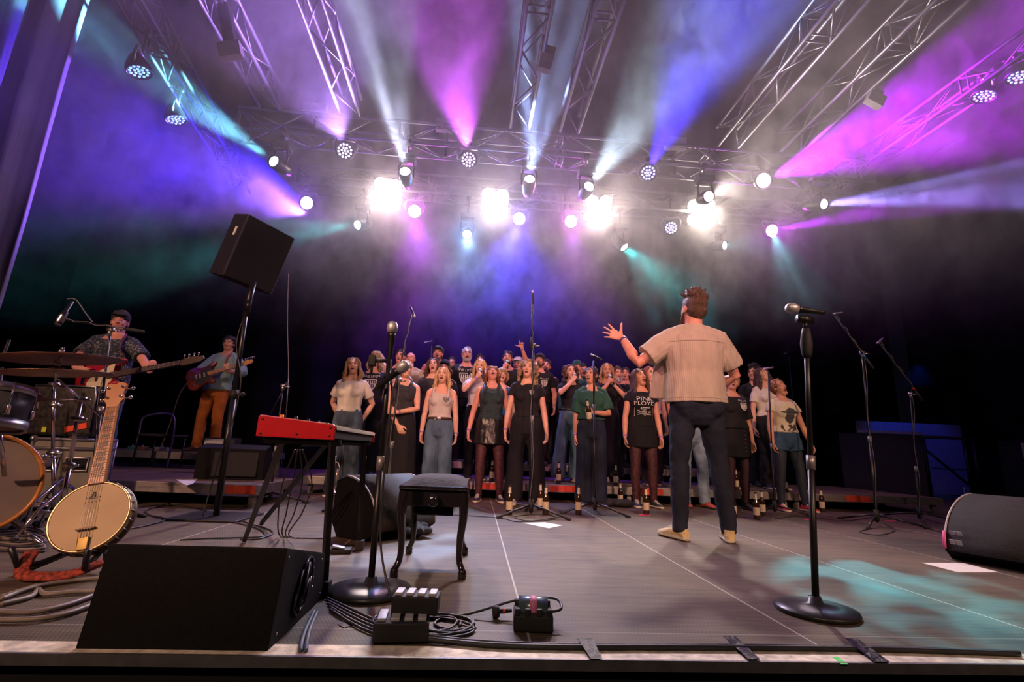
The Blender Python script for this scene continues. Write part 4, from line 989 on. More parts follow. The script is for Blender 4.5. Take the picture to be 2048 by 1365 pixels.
P('F6b', 'microphone singer with very long straight blonde hair and a white top', 961, 716, 6.4, .2, hair=('long', 'blond', .46), top=('tee', 'white', 1.0), bottom=('jeans', 'blackjeans'), head=(-10, 4, 4), bands=[('wrist', -1)], arms=micarm(-1), mouth='s')
P('F6c', 'woman with short fair hair in a blue t-shirt behind the thrown-back head', 1004, 735, 6.6, .2, hair=('bob', 'dblond'), top=('tee', 'blue', .95), bottom=('jeans', 'blackjeans'), head=(12, 16, 4), mouth='o')
P('F7', 'woman with big curly blond hair behind the tall centre stand, all in black', 1056, 716, 5.60, 0, hair=('bigcurly', 'dblond'), top=('tee', 'black', 1.0, .019, .38), bottom=('wide', 'blackjeans'), head=(-16, 10, 6), mouth='o', bands=[('wrist', -1)], legs=(.12, .16), arms={-1: dict(w=(-.25, -.03, .80)), 1: dict(w=(.25, -.05, .80))},
  print_=[P_shield(.045, 1.29, .035, PRINTW, False)], shoes=('grey', 'w', 'lace'))
P('F8', 'dark curly-haired microphone singer in blue flared jeans', 1143, 726, 6.6, .2, hair=('bigcurly', 'brown'), top=('tee', 'black', 1.02, .02), bottom=('wide', 'jeans'), head=(6, 6, -8), arms={**micarm(-1, -.02, 1.42), 1: dict(w=(.10, -.20, 1.12), h=(1, .3, -.6), d=(-.8, -.4, 0), n=(0, 1, 0), st='fist')}, mouth='s', legs=(.18, .05), bands=[('belt', 'black')], shoes=('grey', 'w'))
P('F9', 'dark-haired woman in a dark green t-shirt holding a beer bottle and looking to the left', 1183, 730, 5.75, 0, skin='b', hair=('curly', 'dark'), top=('tee', 'green', 1.02, .03, .85), bottom=('wide', 'dkjeans'), head=(-34, 10, -4), mouth='o', w=1.02,
  arms={1: dict(w=(-.03, -.23, 1.10), h=(1, .2, -.7), d=(-.9, -.25, .1), n=(.1, .9, -.1), st='grip'), -1: dict(w=(-.20, .02, .80))}, bands=[('wrist', -1)])
P('F10', 'woman in black holding a microphone in both hands before her mouth', 1214, 724, 6.55, .2, skin='b', hair=('longwavy', 'dblond', .2), top=('wide', 'black', .95, .018), bottom=('skirt', 'black', .1, 1.0, .05), head=(-8, 2, 0), mouth='s',
  arms={-1: dict(w=(-.03, -.17, 1.38), h=(-1, 0, -1), d=(.3, -.1, .9), n=(.8, .5, 0), st='grip'), 1: dict(w=(.055, -.17, 1.36), h=(1, 0, -1), d=(-.3, -.1, .9), n=(-.8, .5, 0), st='grip')})
P('F11', 'woman in a black t-shirt dress with white lettering, dotted tights and black canvas shoes', 1281, 733, 5.75, 0, skin='b', hair=('long', 'brown', .26), top=('wide', 'dress', .96, .020, .30), bottom=('skirt', 'dress', .70, 1.05, .01), head=(14, 14, -8), mouth='O', bands=[('tights', TIGHT), ('wrist', -1), ('wrist', 1), ('earring',)], legs=(.09, .13),
  arms={-1: dict(w=(-.225, -.03, .82)), 1: dict(w=(.23, -.05, .80))}, shoes=('black', 'w', 'lace'),
  print_=[P_text('PINK', 0, 1.272, .070, PRINTW, sx=1.35), P_text('FLOYD', 0, 1.215, .066, PRINTW, sx=1.30), P_bars])
P('F11b', 'woman with wavy auburn hair half hidden behind the woman in the lettered dress', 1299, 730, 6.5, .2, hair=('longwavy', 'red', .26), top=('tee', 'white', 1.0), bottom=('jeans', 'blackjeans'), head=(14, 6, 0), mouth='O')
P('F12', 'singer in light blue jeans and orange shoes hidden behind the conductor', 1376, 742, 5.9, 0, hair=('mid', 'brown'), top=('tee', 'white', .98), bottom=('jeans', 'ltjeans'), shoes=('orange', 's'), legs=(.10, .15), bands=[('wrist', -1)], arms={-1: dict(w=(-.25, -.06, .82))}, head=(-10, 5, 0))
P('F12b', 'singer in a white shirt showing beside the conductor\'s right sleeve', 1437, 744, 6.5, .2, hair=('mid', 'dblond'), top=('tee', 'white', .98), bottom=('jeans', 'blackjeans'), head=(10, 0, 0))
P('F13', 'woman in a black off-shoulder t-shirt with a shield print and a buttoned black skirt', 1462, 750, 5.85, 0, hk=.99, skin='b', hair=('tied', 'dblond'), top=('wide', 'black', .98, .022, .85), bottom=('skirt', 'dress', .62, 1.02, .015), head=(-16, 12, 16), mouth='o', bands=[('tights', mat('black_tights', (.03, .008, .014), .6, 0, .4)), ('buttons',), ('earring',)],
  print_=[P_shield(.075, 1.27, .065, PRINTW)], shoes=('black', 's', 'high'))
P('F14', 'laughing woman with long wavy brown hair and a white t-shirt at the right', 1528, 731, 6.6, .2, hair=('longwavy', 'brown', .34), top=('tee', 'white', .98), bottom=('jeans', 'blackjeans'), head=(8, 20, -10), mouth='smile', eyes='closed')
P('F15', 'rightmost singer, short auburn curls, cream printed t-shirt, denim shorts and red sneakers', 1561, 758, 5.85, 0, hk=1.0, skin='b', hair=('curly', 'red'), top=('tee', 'cream', .98, .020, .40), bottom=('shorts', 'shorts', .34), head=(10, 16, -12), mouth='O', eyes='closed', bands=[('tights', LEGG), ('wrist', 1)],
  legs=(.13, .19), arms={-1: dict(w=(-.26, -.12, .84)), 1: dict(w=(.30, -.08, .80))}, shoes=('red', 'w', 'lace'),
  print_=[P_text('~', 0, 1.12, .34, PRINTD, 'dark_print'), P_text('MUSIC', .0, 1.085, .075, PRINTD, 'lettering')] if 0 else [
  lambda V, s: (poly_bm([(x*s, 0, z*s) for x, z in ((-.13, 1.24), (-.06, 1.262), (-.01, 1.30), (.05, 1.29), (.075, 1.262), (.13, 1.245), (.09, 1.225), (.03, 1.22), (-.05, 1.215))]), PRINTD, 'hat_print'),
  lambda V, s: (poly_bm([(x*s, 0, z*s) for x, z in ((-.055, 1.21), (.055, 1.215), (.07, 1.17), (.045, 1.12), (.0, 1.09), (-.045, 1.12), (-.065, 1.16))]), PRINTD, 'figure_print'),
  lambda V, s: (poly_bm([(x*s, 0, z*s) for x, z in ((-.10, 1.08), (.10, 1.085), (.105, 1.03), (.02, .99), (-.08, 1.0), (-.11, 1.04))]), PRINTD, 'figure_print')])
# back rows on the risers
bk = dict(shoes=('black', 's'))
P('B1', 'dark-haired man behind the woman with the headband, half hidden by the boom', 802, 697, 7.5, .4, sex='m', skin='c', hair=('short', 'dark'), top=('tee', 'black', .9), bottom=('jeans', 'blackjeans'), head=(-8, 8, 0), **bk)
P('B2', 'balding man in a black shirt and open beige overshirt at the back', 822, 702, 7.1, .4, sex='m', skin='c', hair=('bald', 'grey'), top=('tee', 'beige', .9, .03, .9), bottom=('jeans', 'blackjeans'), head=(-6, 8, 0), mouth='o', **bk)
P('B3', 'man in a grey cap and a pink shirt at the back, mouth wide open', 877, 690, 7.25, .4, sex='m', skin='c', hair=('short', 'brown'), hat=('cap', 'charcoal'), beard=('brown', 'short'), top=('tee', 'pink', .9, .025), bottom=('jeans', 'blackjeans'), head=(-6, 14, 0), mouth='O', **bk)
P('B3b', 'short singer in a black cap peeking out behind the brown-haired woman', 890, 718, 6.75, .2, sex='f', skin='c', hair=('mid', 'brown', .05), hat=('cap', 'black'), top=('tee', 'black', .9), bottom=('jeans', 'blackjeans'), head=(0, 5, 0), **bk)
P('B4', 'man with black glasses and a salmon shirt in the back row', 904, 713, 7.6, .4, sex='m', skin='c', hair=('short', 'dark'), glasses=True, top=('tee', 'pink', .9), bottom=('jeans', 'blackjeans'), head=(-4, 8, 0), mouth='o', **bk)
P('B5', 'tall grey-haired man in a black t-shirt with a large shield print', 935, 692, 7.2, .4, sex='m', skin='c', hair=('short', 'grey'), beard=('grey', 'short'), glasses=True, top=('tee', 'black', .9, .022), bottom=('jeans', 'blackjeans'), head=(6, 14, 0), mouth='O', print_=[P_shield(0, 1.22, .115, PRINTW)], **bk)
P('B6', 'dark-haired man mostly hidden behind the long-haired blonde', 960, 708, 7.7, .4, sex='m', skin='c', hair=('short', 'dark'), top=('tee', 'black', .9), bottom=('jeans', 'blackjeans'), **bk)
P('B7', 'bearded man in a black t-shirt singing into a microphone in the back row', 1016, 700, 7.1, .4, sex='m', skin='c', hair=('short', 'dark'), beard=('dark', 'short'), top=('tee', 'black', .9), bottom=('jeans', 'blackjeans'), head=(-6, 10, 0), arms=micarm(-1, -.06, 1.40), mouth='s', **bk)
b8 = at(1037, 713, 7.6); H8 = (b8.z-.4)/1.015
r, inf = person('singer in a grey cap raising one arm with the index finger pointing up', (b8.x, 7.6, .4), H8, seed=40, sex='m', skin='c', hair=('short', 'dark'), hat=('cap', 'grey'), top=('tee', 'black', .9), bottom=('jeans', 'blackjeans'), head=(-20, 0, 0),
  arms={1: dict(w=wl((b8.x, 7.6, .4), 0, H8, 1043, 692, 7.4), h=(1, 0, -.3), d=(-.15, -.1, 1), n=(0, -1, 0), st='point')}, bands=[('wrist', 1)], **bk); PEOPLE['B8'] = (r, inf)
P('B9', 'bearded man in a dark cap with a white shield badge on his chest', 1079, 705, 7.1, .4, sex='m', skin='c', hair=('short', 'brown'), beard=('brown', 'short'), hat=('cap', 'charcoal'), top=('tee', 'black', .92, .022), bottom=('jeans', 'blackjeans'), head=(-14, 12, 4), mouth='o', arms={1: dict(w=(.24, -.08, .86))}, print_=[P_shield(.07, 1.225, .062, PRINTW)], bands=[('wrist', 1)], **bk)
P('B10', 'dark-haired bearded man looking over the shoulder of the man in the dark cap', 1092, 717, 7.7, .4, sex='m', skin='c', hair=('short', 'dark'), beard=('dark', 'short'), top=('tee', 'black', .92), bottom=('jeans', 'blackjeans'), head=(-12, 12, 4), mouth='o', **bk)
P('B11', 'man in a blue beanie and a teal plaid shirt behind the curly-haired microphone singer', 1154, 720, 7.2, .4, sex='m', skin='c', hair=('short', 'brown'), hat=('beanie', 'teal'), top=('tee', 'teal', .92, .025, 1.8), bottom=('jeans', 'blackjeans'), **bk)
P('B12', 'man with glasses between the curly-haired woman and the woman in green', 1166, 726, 7.7, .4, sex='m', skin='c', hair=('short', 'dark'), glasses=True, top=('tee', 'black', .92), bottom=('jeans', 'blackjeans'), **bk)
P('B13', 'man with a long grey beard in the back row', 1236, 732, 7.2, .4, sex='m', skin='c', hair=('short', 'brown'), beard=('grey', 'long'), top=('tee', 'black', .92), bottom=('jeans', 'blackjeans'), **bk)
P('B14', 'dark-haired man to the right of the long grey beard', 1251, 733, 7.7, .4, sex='m', skin='c', hair=('short', 'dark'), top=('tee', 'black', .92), bottom=('jeans', 'blackjeans'), head=(-20, 5, 0), **bk)
P('B15', 'man in the back row left of the conductor\'s open shirt', 1310, 735, 7.2, .4, sex='m', skin='c', hair=('short', 'dark'), beard=('brown', 'short'), top=('tee', 'black', .92), bottom=('jeans', 'blackjeans'), head=(-10, 5, 0), **bk)
P('B16', 'dark-haired man in profile at the right end of the back row', 1507, 729, 7.2, .2, sex='m', skin='c', hair=('thick', 'dark'), top=('tee', 'black', .92, .022), bottom=('jeans', 'blackjeans'), head=(-50, 4, 0), mouth='s', print_=[P_text('/////', 0, 1.2, .2, PRINTD if 0 else mat('faded_print', (.16, .16, .16), .9), 'faded_print')], **bk)
hold_mic('F6b', label='black handheld microphone of the long-haired blonde'); hold_mic('F8', label='black handheld microphone of the dark curly-haired woman')
hold_mic('F10', label='black handheld microphone held in two hands'); hold_mic('B7', label='black handheld microphone of the bearded man in the back row')

# the conductor
cl = Vector((1.70, 3.66, 0)); CH = (at(1398, 590, 3.70).z)/1.012; crz = math.pi-.12
def open_shirt(bm, V, J, s):
    # loose hem hanging open on the left side
    tube(bm, [V(.16, -.06, 1.28), V(.185, -.12, 1.15), V(.20, -.15, .94)], [(.03*s, .06*s), (.03*s, .08*s), (.028*s, .10*s)], 10, up=(1, 0, 0))
    tube(bm, [V(-.10, .02, 1.435), V(-.04, .062, 1.452), V(.04, .062, 1.452), V(.10, .02, 1.435)], [(.020*s, .024*s)]*4, 8, round_ends=True)
CONDSHIRT = mat('ribbed_cream_shirt', (.45, .385, .32), .9, 0, .08, 12, .25, 14, stretch=(1, 1, .5), spec=.2)
_n = CONDSHIRT.node_tree; _t = _n.nodes.new('ShaderNodeTexCoord'); _w = _n.nodes.new('ShaderNodeTexWave'); _w.inputs['Scale'].default_value = 24; _w.bands_direction = 'X'; _w.inputs['Distortion'].default_value = .6
_n.links.new(_t.outputs['Object'], _w.inputs['Vector'])
_b = _n.nodes.new('ShaderNodeBump'); _b.inputs['Strength'].default_value = .35; _b.inputs['Distance'].default_value = .004
_ob = [x for x in _n.nodes if x.type == 'BUMP' and x != _b][0]
_n.links.new(_w.outputs['Fac'], _b.inputs['Height']); _n.links.new(_ob.outputs[0], _b.inputs['Normal']); _n.links.new(_b.outputs[0], _n.nodes['Principled BSDF'].inputs['Normal'])
CL['cond'] = CONDSHIRT
W1 = wl(cl, crz, CH, 1245, 677, 3.85)
r, inf = person('conductor seen from behind in a cream short-sleeved shirt, one arm raised', tuple(cl), CH, rz=crz, sex='m', skin='c', w=1.02, hair=('messy', 'brown'), back=True, voxel=.0062, seed=3, group=None,
   beard=('brown', 'short'), head=(22, 8, 0), top=('tee', 'cond', .90, .034, .72, open_shirt, .0075), bottom=('slim', 'navy', 0, 1.0), legs=(.165, .155), stance=(.02, .03), toes=(.25, .45),
   arms={1: dict(w=W1, h=(.3, .3, -1), d=(.88, -.12, .42), n=(.1, -1, -.1), st='spread'), -1: dict(w=(-.16, -.26, 1.02), h=(-1, .2, -.6), d=(.3, -.9, .1), n=(0, 0, -1))},
   shoes=('cream', 'w', 'lace'), bands=[('watch', 1, CHROME), ('wrist', 1)]); PEOPLE['C'] = (r, inf)
# hem, yoke seam
V_, s_ = inf['V'], inf['s']
_sh = [c for c in r.children if c.name.startswith('shirt')][0]
_bv = BVHTree.FromPolygons([v.co for v in _sh.data.vertices], [p.vertices for p in _sh.data.polygons])
def on_shirt(pts, nm, rr=.0022, sgn=-1):
    out = []
    for x, z in pts:
        h = _bv.ray_cast(Vector((x*s_, 1.2, z*s_)), Vector((0, -1, 0)))
        if h[0]: out.append(h[0]+Vector((0, .001, 0)))
    if len(out) > 2: tobj(nm, out, rr, mat('seam_thread', (.30, .25, .2), .9), _sh, 5)
on_shirt([(-.20+.40*i/24, 1.325) for i in range(25)], 'yoke_seam')
on_shirt([(-.205+.41*i/24, .925) for i in range(25)], 'hem_seam', .0016)
for k in (-1, 1):   # jean pocket and shoe details
    pass
# ------------------------------------------------------------------ microphones on stands
def pencil_mic(p, d, label, group='small condenser microphones', m=None):
    t = thing('pencil_microphone', label, 'microphone', p, 0, group); M = axis_m((0, 0, 0), d)
    bm = bmesh.new(); lathe(bm, [(0, -.07), (.009, -.07), (.0105, -.06), (.0105, .055), (.0105, .07), (0, .071)], M, 12); mesh_obj('barrel', bm, m or mat('nickel_barrel', (.6, .6, .62), .3, .9, .1), t)
    bm = bmesh.new(); lathe(bm, [(.0108, .045), (.0112, .05), (.0112, .068), (.009, .074), (0, .074)], M, 12); mesh_obj('grille', bm, GRILLE, t)
    return t
def mic_stand(label, base, poletop, legs=3, boom=None, a0=0., group='boom microphone stands', spread=.33, collar=.45, tape=None, round_base=None, legm=None, cord=True):
    b = Vector(base); pt = Vector(poletop)-b; t = thing('microphone_stand', label, 'microphone stand', b, 0, group)
    if round_base:
        bm = bmesh.new(); lathe(bm, [(0, 0), (round_base*.96, 0), (round_base, .010), (round_base*.97, .020), (round_base*.6, .028), (.03, .036), (.022, .06), (0, .06)], None, 36); mesh_obj('base', bm, mat('satin_black_iron', (.03, .03, .032), .35, .3, .2), t)
    else:
        hb = pt*(.105/pt.z)
        for k in range(legs):
            a = a0+2*math.pi*k/legs; e = Vector((math.cos(a)*spread, math.sin(a)*spread, .012))
            bm = bmesh.new(); tube(bm, [hb, hb.lerp(e, .5)+Vector((0, 0, .004)), e], .0095, 7); lg = mesh_obj('leg', bm, legm or BLACK, t)
            bm = bmesh.new(); dd = (e-hb).normalized(); tube(bm, [e-dd*.03, e+dd*.012], .015, 8, round_ends=True); mesh_obj('rubber_foot', bm, RUBBER, lg)
        bm = bmesh.new(); tube(bm, [pt*(.04/pt.z), pt*(.15/pt.z)], [.020, .024], 10); mesh_obj('leg_hub', bm, BLACKM, t)
    c = pt*collar
    bm = bmesh.new(); tube(bm, [pt*(.03/pt.z), c], .0115 if not round_base else .0135, 10); tube(bm, [c, pt], .0085 if not round_base else .0115, 10); mesh_obj('pole', bm, BLACK, t)
    bm = bmesh.new(); tube(bm, [c-pt.normalized()*.03, c+pt.normalized()*.03], .018, 10); mesh_obj('height_clutch', bm, mat('grey_clutch', (.25, .24, .25), .4, .5, .2), t)
    if boom:
        e0, e1 = [Vector(x)-b for x in boom]; dd = (e1-e0).normalized()
        o = tobj('boom', [e0, e1], .0075, BLACK, t); tobj('counterweight', [e0-dd*.0, e0+dd*.13], .0125, RUBBER, o)
        if tape: tobj('tape_band', [e0+dd*.14, e0+dd*.175], .0105, tape, o)
        bm = bmesh.new(); tube(bm, [pt+Vector((-.02, 0, 0)), pt+Vector((.025, 0, 0))], .018, 8); box(bm, pt+Vector((.045, -.01, -.01)), (.05, .01, .014)); tube(bm, [pt-Vector((0, 0, .05)), pt], .015, 8); mesh_obj('boom_clutch', bm, STEEL, t)
        if cord:
            n = 14; P_ = [e1.lerp(e0, i/n*.8)+Vector((.004+.010*math.sin(i*1.7), -.010, .008*math.cos(i*1.3))) for i in range(n)]
            P_ += [pt.lerp(pt*.05, i/10)+Vector((.015*math.sin(i*1.1), -.016, 0)) for i in range(11)]
            tobj('cable', spline(P_, 3), .0032, mat('grey_mic_cable', (.12, .12, .13), .5), t, 5)
    elif cord:
        P_ = [pt.lerp(pt*.04, i/10)+Vector((.010*math.sin(i*1.1), -.016, 0)) for i in range(11)]; tobj('cable', spline(P_, 3), .0034, CABLE, t, 5)
    return t
B = {k: atz(*k) for k in ((1062, 1034), (1190, 1028), (1550, 1030), (1755, 1052), (1840, 1045))}
p = B[(1062, 1034)]; top = at(1065, 600, p.y)
mic_stand('tall straight tripod stand in front of the curly-haired woman', p, at(1066, 690, p.y), a0=-.5, spread=.36, boom=(at(1063, 700, p.y-.02), top), collar=.55)
pencil_mic(top+Vector((0, -.02, .02)), (-.1, -.1, 1), 'small microphone at the very top of the tall centre stand', m=BLACK)
p = B[(1190, 1028)]; mic_stand('tripod stand in front of the woman in dark green', p, at(1187, 722, p.y), a0=-.75, spread=.36, collar=.68)
pencil_mic(at(1193, 715, p.y-.02), (-.9, -.3, .35), 'small microphone with a red ring before the woman in dark green', m=BLACK)
p = B[(1550, 1030)]; mic_stand('tripod stand between the two right-hand women with a chromed foot', p, at(1536, 742, p.y), a0=-.45, spread=.36, collar=.46)
pencil_mic(at(1537, 737, p.y-.02), (-.95, -.2, -.22), 'small bluish-lit microphone before the laughing long-haired woman')
p = B[(1755, 1052)]; mic_stand('boom stand with blue tape right of the choir, the nearer of two', p, at(1724, 706, p.y), a0=-.35, spread=.42, boom=(at(1747, 738, p.y-.05), at(1670, 632, p.y+.05)), tape=mat('blue_tape', (.02, .22, .55), .6), collar=.48)
pencil_mic(at(1676, 627, p.y+.05), (-.95, -.25, -.22), 'white-glinting microphone on the boom with blue tape')
p = B[(1840, 1045)]; mic_stand('boom stand with red tape at the far right of the choir', p, at(1821, 788, p.y), a0=-.15, spread=.42, boom=(at(1846, 803, p.y-.05), at(1757, 683, p.y+.05)), tape=mat('red_tape_band', (.6, .03, .02), .6), collar=.40)
pencil_mic(at(1760, 682, p.y+.05), (-.85, -.3, -.55), 'angled microphone on the boom with red tape')
p = Vector((1.415, 2.05, 0)); mt = at(1612, 662, 2.05)
t = mic_stand('heavy round-base stand in the right foreground', p, mt, round_base=.155, collar=.50, group=None, cord=False)
bm = bmesh.new(); q = mt-p; dn = q.normalized(); tube(bm, [q-dn*.13, q-dn*.11, q-dn*.06, q-dn*.02, q+dn*.01], [.014, .022, .026, .021, .016], 12); mesh_obj('hand_grip', bm, BLACKM, t)
bm = bmesh.new(); tube(bm, [q, q+Vector((0, 0, .05))], .010, 8); tube(bm, [q+Vector((-.035, 0, .055)), q+Vector((.035, 0, .05))], .021, 12); mesh_obj('clip', bm, BLACK, t)
a = at(1648, 626, 2.05); b_ = at(1572, 616, 2.05); microphone(a, b_-a, 'large vocal microphone lying level on the right foreground stand')
p = atz(740, 1186); mt = at(779, 712, p.y)
t = mic_stand('round-base stand beside the red keyboard with a second clip', p, mt, round_base=.17, collar=.52, group=None, cord=False)
q = mt-p; c0 = at(775, 722, p.y)-p; c1 = at(745, 722, p.y)-p
bm = bmesh.new(); tube(bm, [c0, c1], .009, 8); box(bm, c1, (.035, .03, .05), None, .006); tube(bm, [c1, c1+Vector((0, 0, -.06))], .006, 6); mesh_obj('side_clamp', bm, BLACKM, t)
tobj('cable', spline([q+Vector((.01, -.01, -.02)), q+Vector((.03, -.02, -.2)), q*.5+Vector((.02, -.01, 0)), q*.2+Vector((.03, -.02, 0)), Vector((.1, -.1, .01))], 8), .0045, CABLE, t, 6)
microphone(at(779, 722, p.y), (.0, -.05, 1), 'upright vocal microphone on the stand beside the keyboard')
microphone(at(755, 768, p.y-.04)-Vector((0, 0, .02)), (.75, -.35, .62), 'vocal microphone with a grey ball grille pointing up right before the headband')
p = Vector((-.78, 4.55, 0)); mic_stand('stand half hidden behind the stool with a steep thin boom', p, at(797, 760, p.y), a0=.4, boom=(at(790, 778, p.y-.04), at(823, 628, p.y)), collar=.5)
pencil_mic(at(825, 624, p.y), (.3, -.3, -.6), 'small microphone at the tip of the steep thin boom', m=BLACK)
p = Vector((at(196, 940, 3.85).x, 3.85, 0)); mic_stand('black stand with a level boom in front of the bass player\'s face', p, at(221, 660, p.y), a0=.3, boom=(at(287, 664, p.y-.03), at(132, 640, p.y)), collar=.55)
t = thing('side_address_microphone', 'large microphone hanging from the boom before the bass player', 'microphone', at(126, 632, p.y), 0)
bm = bmesh.new(); M = axis_m((0, 0, 0), (-.16, -.2, -1)); lathe(bm, [(0, -.13), (.013, -.13), (.014, -.04), (.024, -.03), (.025, .06), (.02, .085), (0, .09)], M, 16); mesh_obj('body', bm, BLACK, t)
bm = bmesh.new(); lathe(bm, [(.0255, .0), (.0258, .05), (.021, .084), (0, .091)], M, 16); mesh_obj('grille', bm, STEEL, t)
tobj('cable', spline([at(135, 598, p.y), at(152, 600, p.y), at(170, 625, p.y), at(185, 645, p.y)], 8), .004, mat('grey_mic_cable', (.12, .12, .13), .5))
o = bpy.data.objects['cable'] if 'cable' in bpy.data.objects and not bpy.data.objects['cable'].parent else [x for x in col.objects if x.name.startswith('cable') and not x.parent][-1]
tag(o, 'thin cable arching from the large hanging microphone', 'cable')
for (x, y, yb, lb) in ((857, 684, 7.95, 'tiny far microphone in the dark above the grey cap'), (1572, 707, 8.2, 'tiny far microphone in the dark right of the conductor')):
    pencil_mic(at(x, y, yb), (-.8, -.4, -.3), lb, m=STEEL)
    mic_stand('far stand reaching up behind the choir, '+('left' if x < 1000 else 'right')+' one of the two', (at(x+12, y, yb).x, yb+.1, 0.4 if x < 1000 else 0.), at(x+6, y+8, yb+.05), a0=.5, spread=.25, cord=False, group='far stands behind the choir')
p = Vector((-1.95, 5.0, 0)); mic_stand('short stand with a red-lit slanting boom behind the keyboard', p, at(566, 772, p.y), a0=.3, boom=(at(575, 765, p.y), at(541, 828, p.y)), cord=False)
o = tobj('hanging_cable', spline([at(577, 548, 5.2), at(575, 650, 5.2), at(577, 740, 5.2), at(572, 830, 5.2), atz(560, 960)], 6), .005, mat('grey_mic_cable', (.12, .12, .13), .5)); tag(o, 'thin vertical cable hanging in the dark right of the loudspeaker pole', 'cable')

# ------------------------------------------------------------------ loudspeaker on its pole
p = atz(432, 1036); pt = at(495, 606, p.y)
t = thing('speaker_pole', 'black loudspeaker pole with a square floor plate', 'speaker stand', p); q = pt-p
bm = bmesh.new(); box(bm, (0, 0, .008), (.52, .46, .014), None, .004); mesh_obj('base_plate', bm, BLACK, t)
bm = bmesh.new(); tube(bm, [(0, 0, .01), q*.55], .024, 12); tube(bm, [q*.55, q], .018, 12); mesh_obj('pole', bm, BLACK, t)
bm = bmesh.new(); tube(bm, [q*.53, q*.57], .030, 12); tube(bm, [q*.55, q*.55+Vector((.07, -.02, 0))], .009, 6); ell(bm, q*.55+Vector((.075, -.02, 0)), (.02,)*3); mesh_obj('clutch_knob', bm, BLACKM, t)
bm = bmesh.new(); tube(bm, [q-Vector((0, 0, .12)), q+Vector((.02, 0, .19))], .026, 10); box(bm, q+Vector((.02, -.03, -.03)), (.05, .02, .08)); mesh_obj('tilt_bracket', bm, BLACK, t)
tobj('cable', spline([q+Vector((.0, .03, 0)), q*.8+Vector((-.03, -.02, 0)), q*.62+Vector((.05, -.03, 0)), q*.45+Vector((.04, -.03, 0)), q*.25+Vector((-.02, -.04, 0)), Vector((-.05, -.1, .02))], 8), .005, CABLE, t, 6)
CARPET = mat('black_speaker_grille', (.009, .009, .013), .75, 0, .7, 260, .4, 260)
spc = at(520, 512, 4.05); RM = Matrix.Rotation(R(54), 3, 'Z') @ Matrix.Rotation(R(16), 3, 'X') @ Matrix.Rotation(R(5), 3, 'Y')
t = thing('loudspeaker', 'tilted black loudspeaker cabinet on top of the tall pole', 'loudspeaker', spc)
bm = bmesh.new(); box(bm, (0, .135, 0), (.44, .27, .56), None, .012)
for v in bm.verts:
    if v.co.y > .15: v.co.x *= .94
    v.co = RM @ v.co
mesh_obj('cabinet', bm, BLACKM, t, False)
bm = bmesh.new(); box(bm, (0, -.008, 0), (.425, .016, .545), None, .006)
for v in bm.verts: v.co = RM @ v.co
mesh_obj('grille', bm, CARPET, t, False)
for x in (-.217, .217):
    bm = bmesh.new(); box(bm, (x, -.004, 0), (.006, .012, .54))
    for v in bm.verts: v.co = RM @ v.co
    mesh_obj('edge_rail', bm, STEEL, t, False)
bm = bmesh.new(); box(bm, (-.221, .10, .12), (.006, .03, .08))
for v in bm.verts: v.co = RM @ v.co
mesh_obj('side_label', bm, WHITE, t, False)

# ------------------------------------------------------------------ wedges
t = thing('floor_monitor', 'big black box monitor seen from behind at the front edge, left foreground', 'floor monitor', (-1.10, 1.60, 0))
W = .53; prof = [(0, .0), (.05, .272), (.47, .175), (.52, 0)]
bm = bmesh.new(); M = Matrix(((0, 0, 1, 0), (1, 0, 0, 0), (0, 1, 0, 0), (0, 0, 0, 1))); prism(bm, prof, 0, W, M, .006); mesh_obj('cabinet', bm, mat('black_textured_paint', (.0035, .0035, .005), .7, 0, .3, 60, .1, 220, spec=.15), t, False)
hx = W+.001
octo = [(.16, .06), (.20, .035), (.26, .05), (.31, .13), (.315, .185), (.275, .20), (.215, .17), (.165, .10)]
bm = bmesh.new(); c_ = Vector((.24, .118)); O = [Vector(o_) for o_ in octo]
for k in range(8):
    a, b_ = O[k], O[(k+1) % 8]; ai, bi = c_+(a-c_)*.80, c_+(b_-c_)*.80
    tube(bm, [(hx+.004, a.x, a.y), (hx+.004, b_.x, b_.y)], .005, 6)
    tube(bm, [(hx+.002, ai.x, ai.y), (hx+.002, bi.x, bi.y)], .004, 6)
ho = mesh_obj('handle_plate', bm, mat('glossy_black_handle', (.03, .03, .033), .25, .3, .1), t)
bm = bmesh.new(); prism(bm, [tuple(c_+(o_-c_)*.78) for o_ in O], hx-.001, hx+.002, M); mesh_obj('handle_recess', bm, mat('deep_black', (.002, .002, .003), .9, 0, 0), t, False)
bm = bmesh.new(); tube(bm, [(hx+.006, .20, .055), (hx+.010, .225, .11), (hx+.006, .262, .185)], .008, 8); mesh_obj('handle_bar', bm, BLACK, t)
for (y, z) in ((.07, .24), (.44, .155), (.46, .03), (.05, .03), (.345, .15), (.35, .115), (.355, .08)):
    bm = bmesh.new(); ell(bm, (hx, y, z), (.003, .005, .005), None, 8); mesh_obj('screw', bm, STEEL, t)
GR2 = mat('foam_grille_dark', (.016, .013, .011), .85, 0, .9, 300, .5, 300)
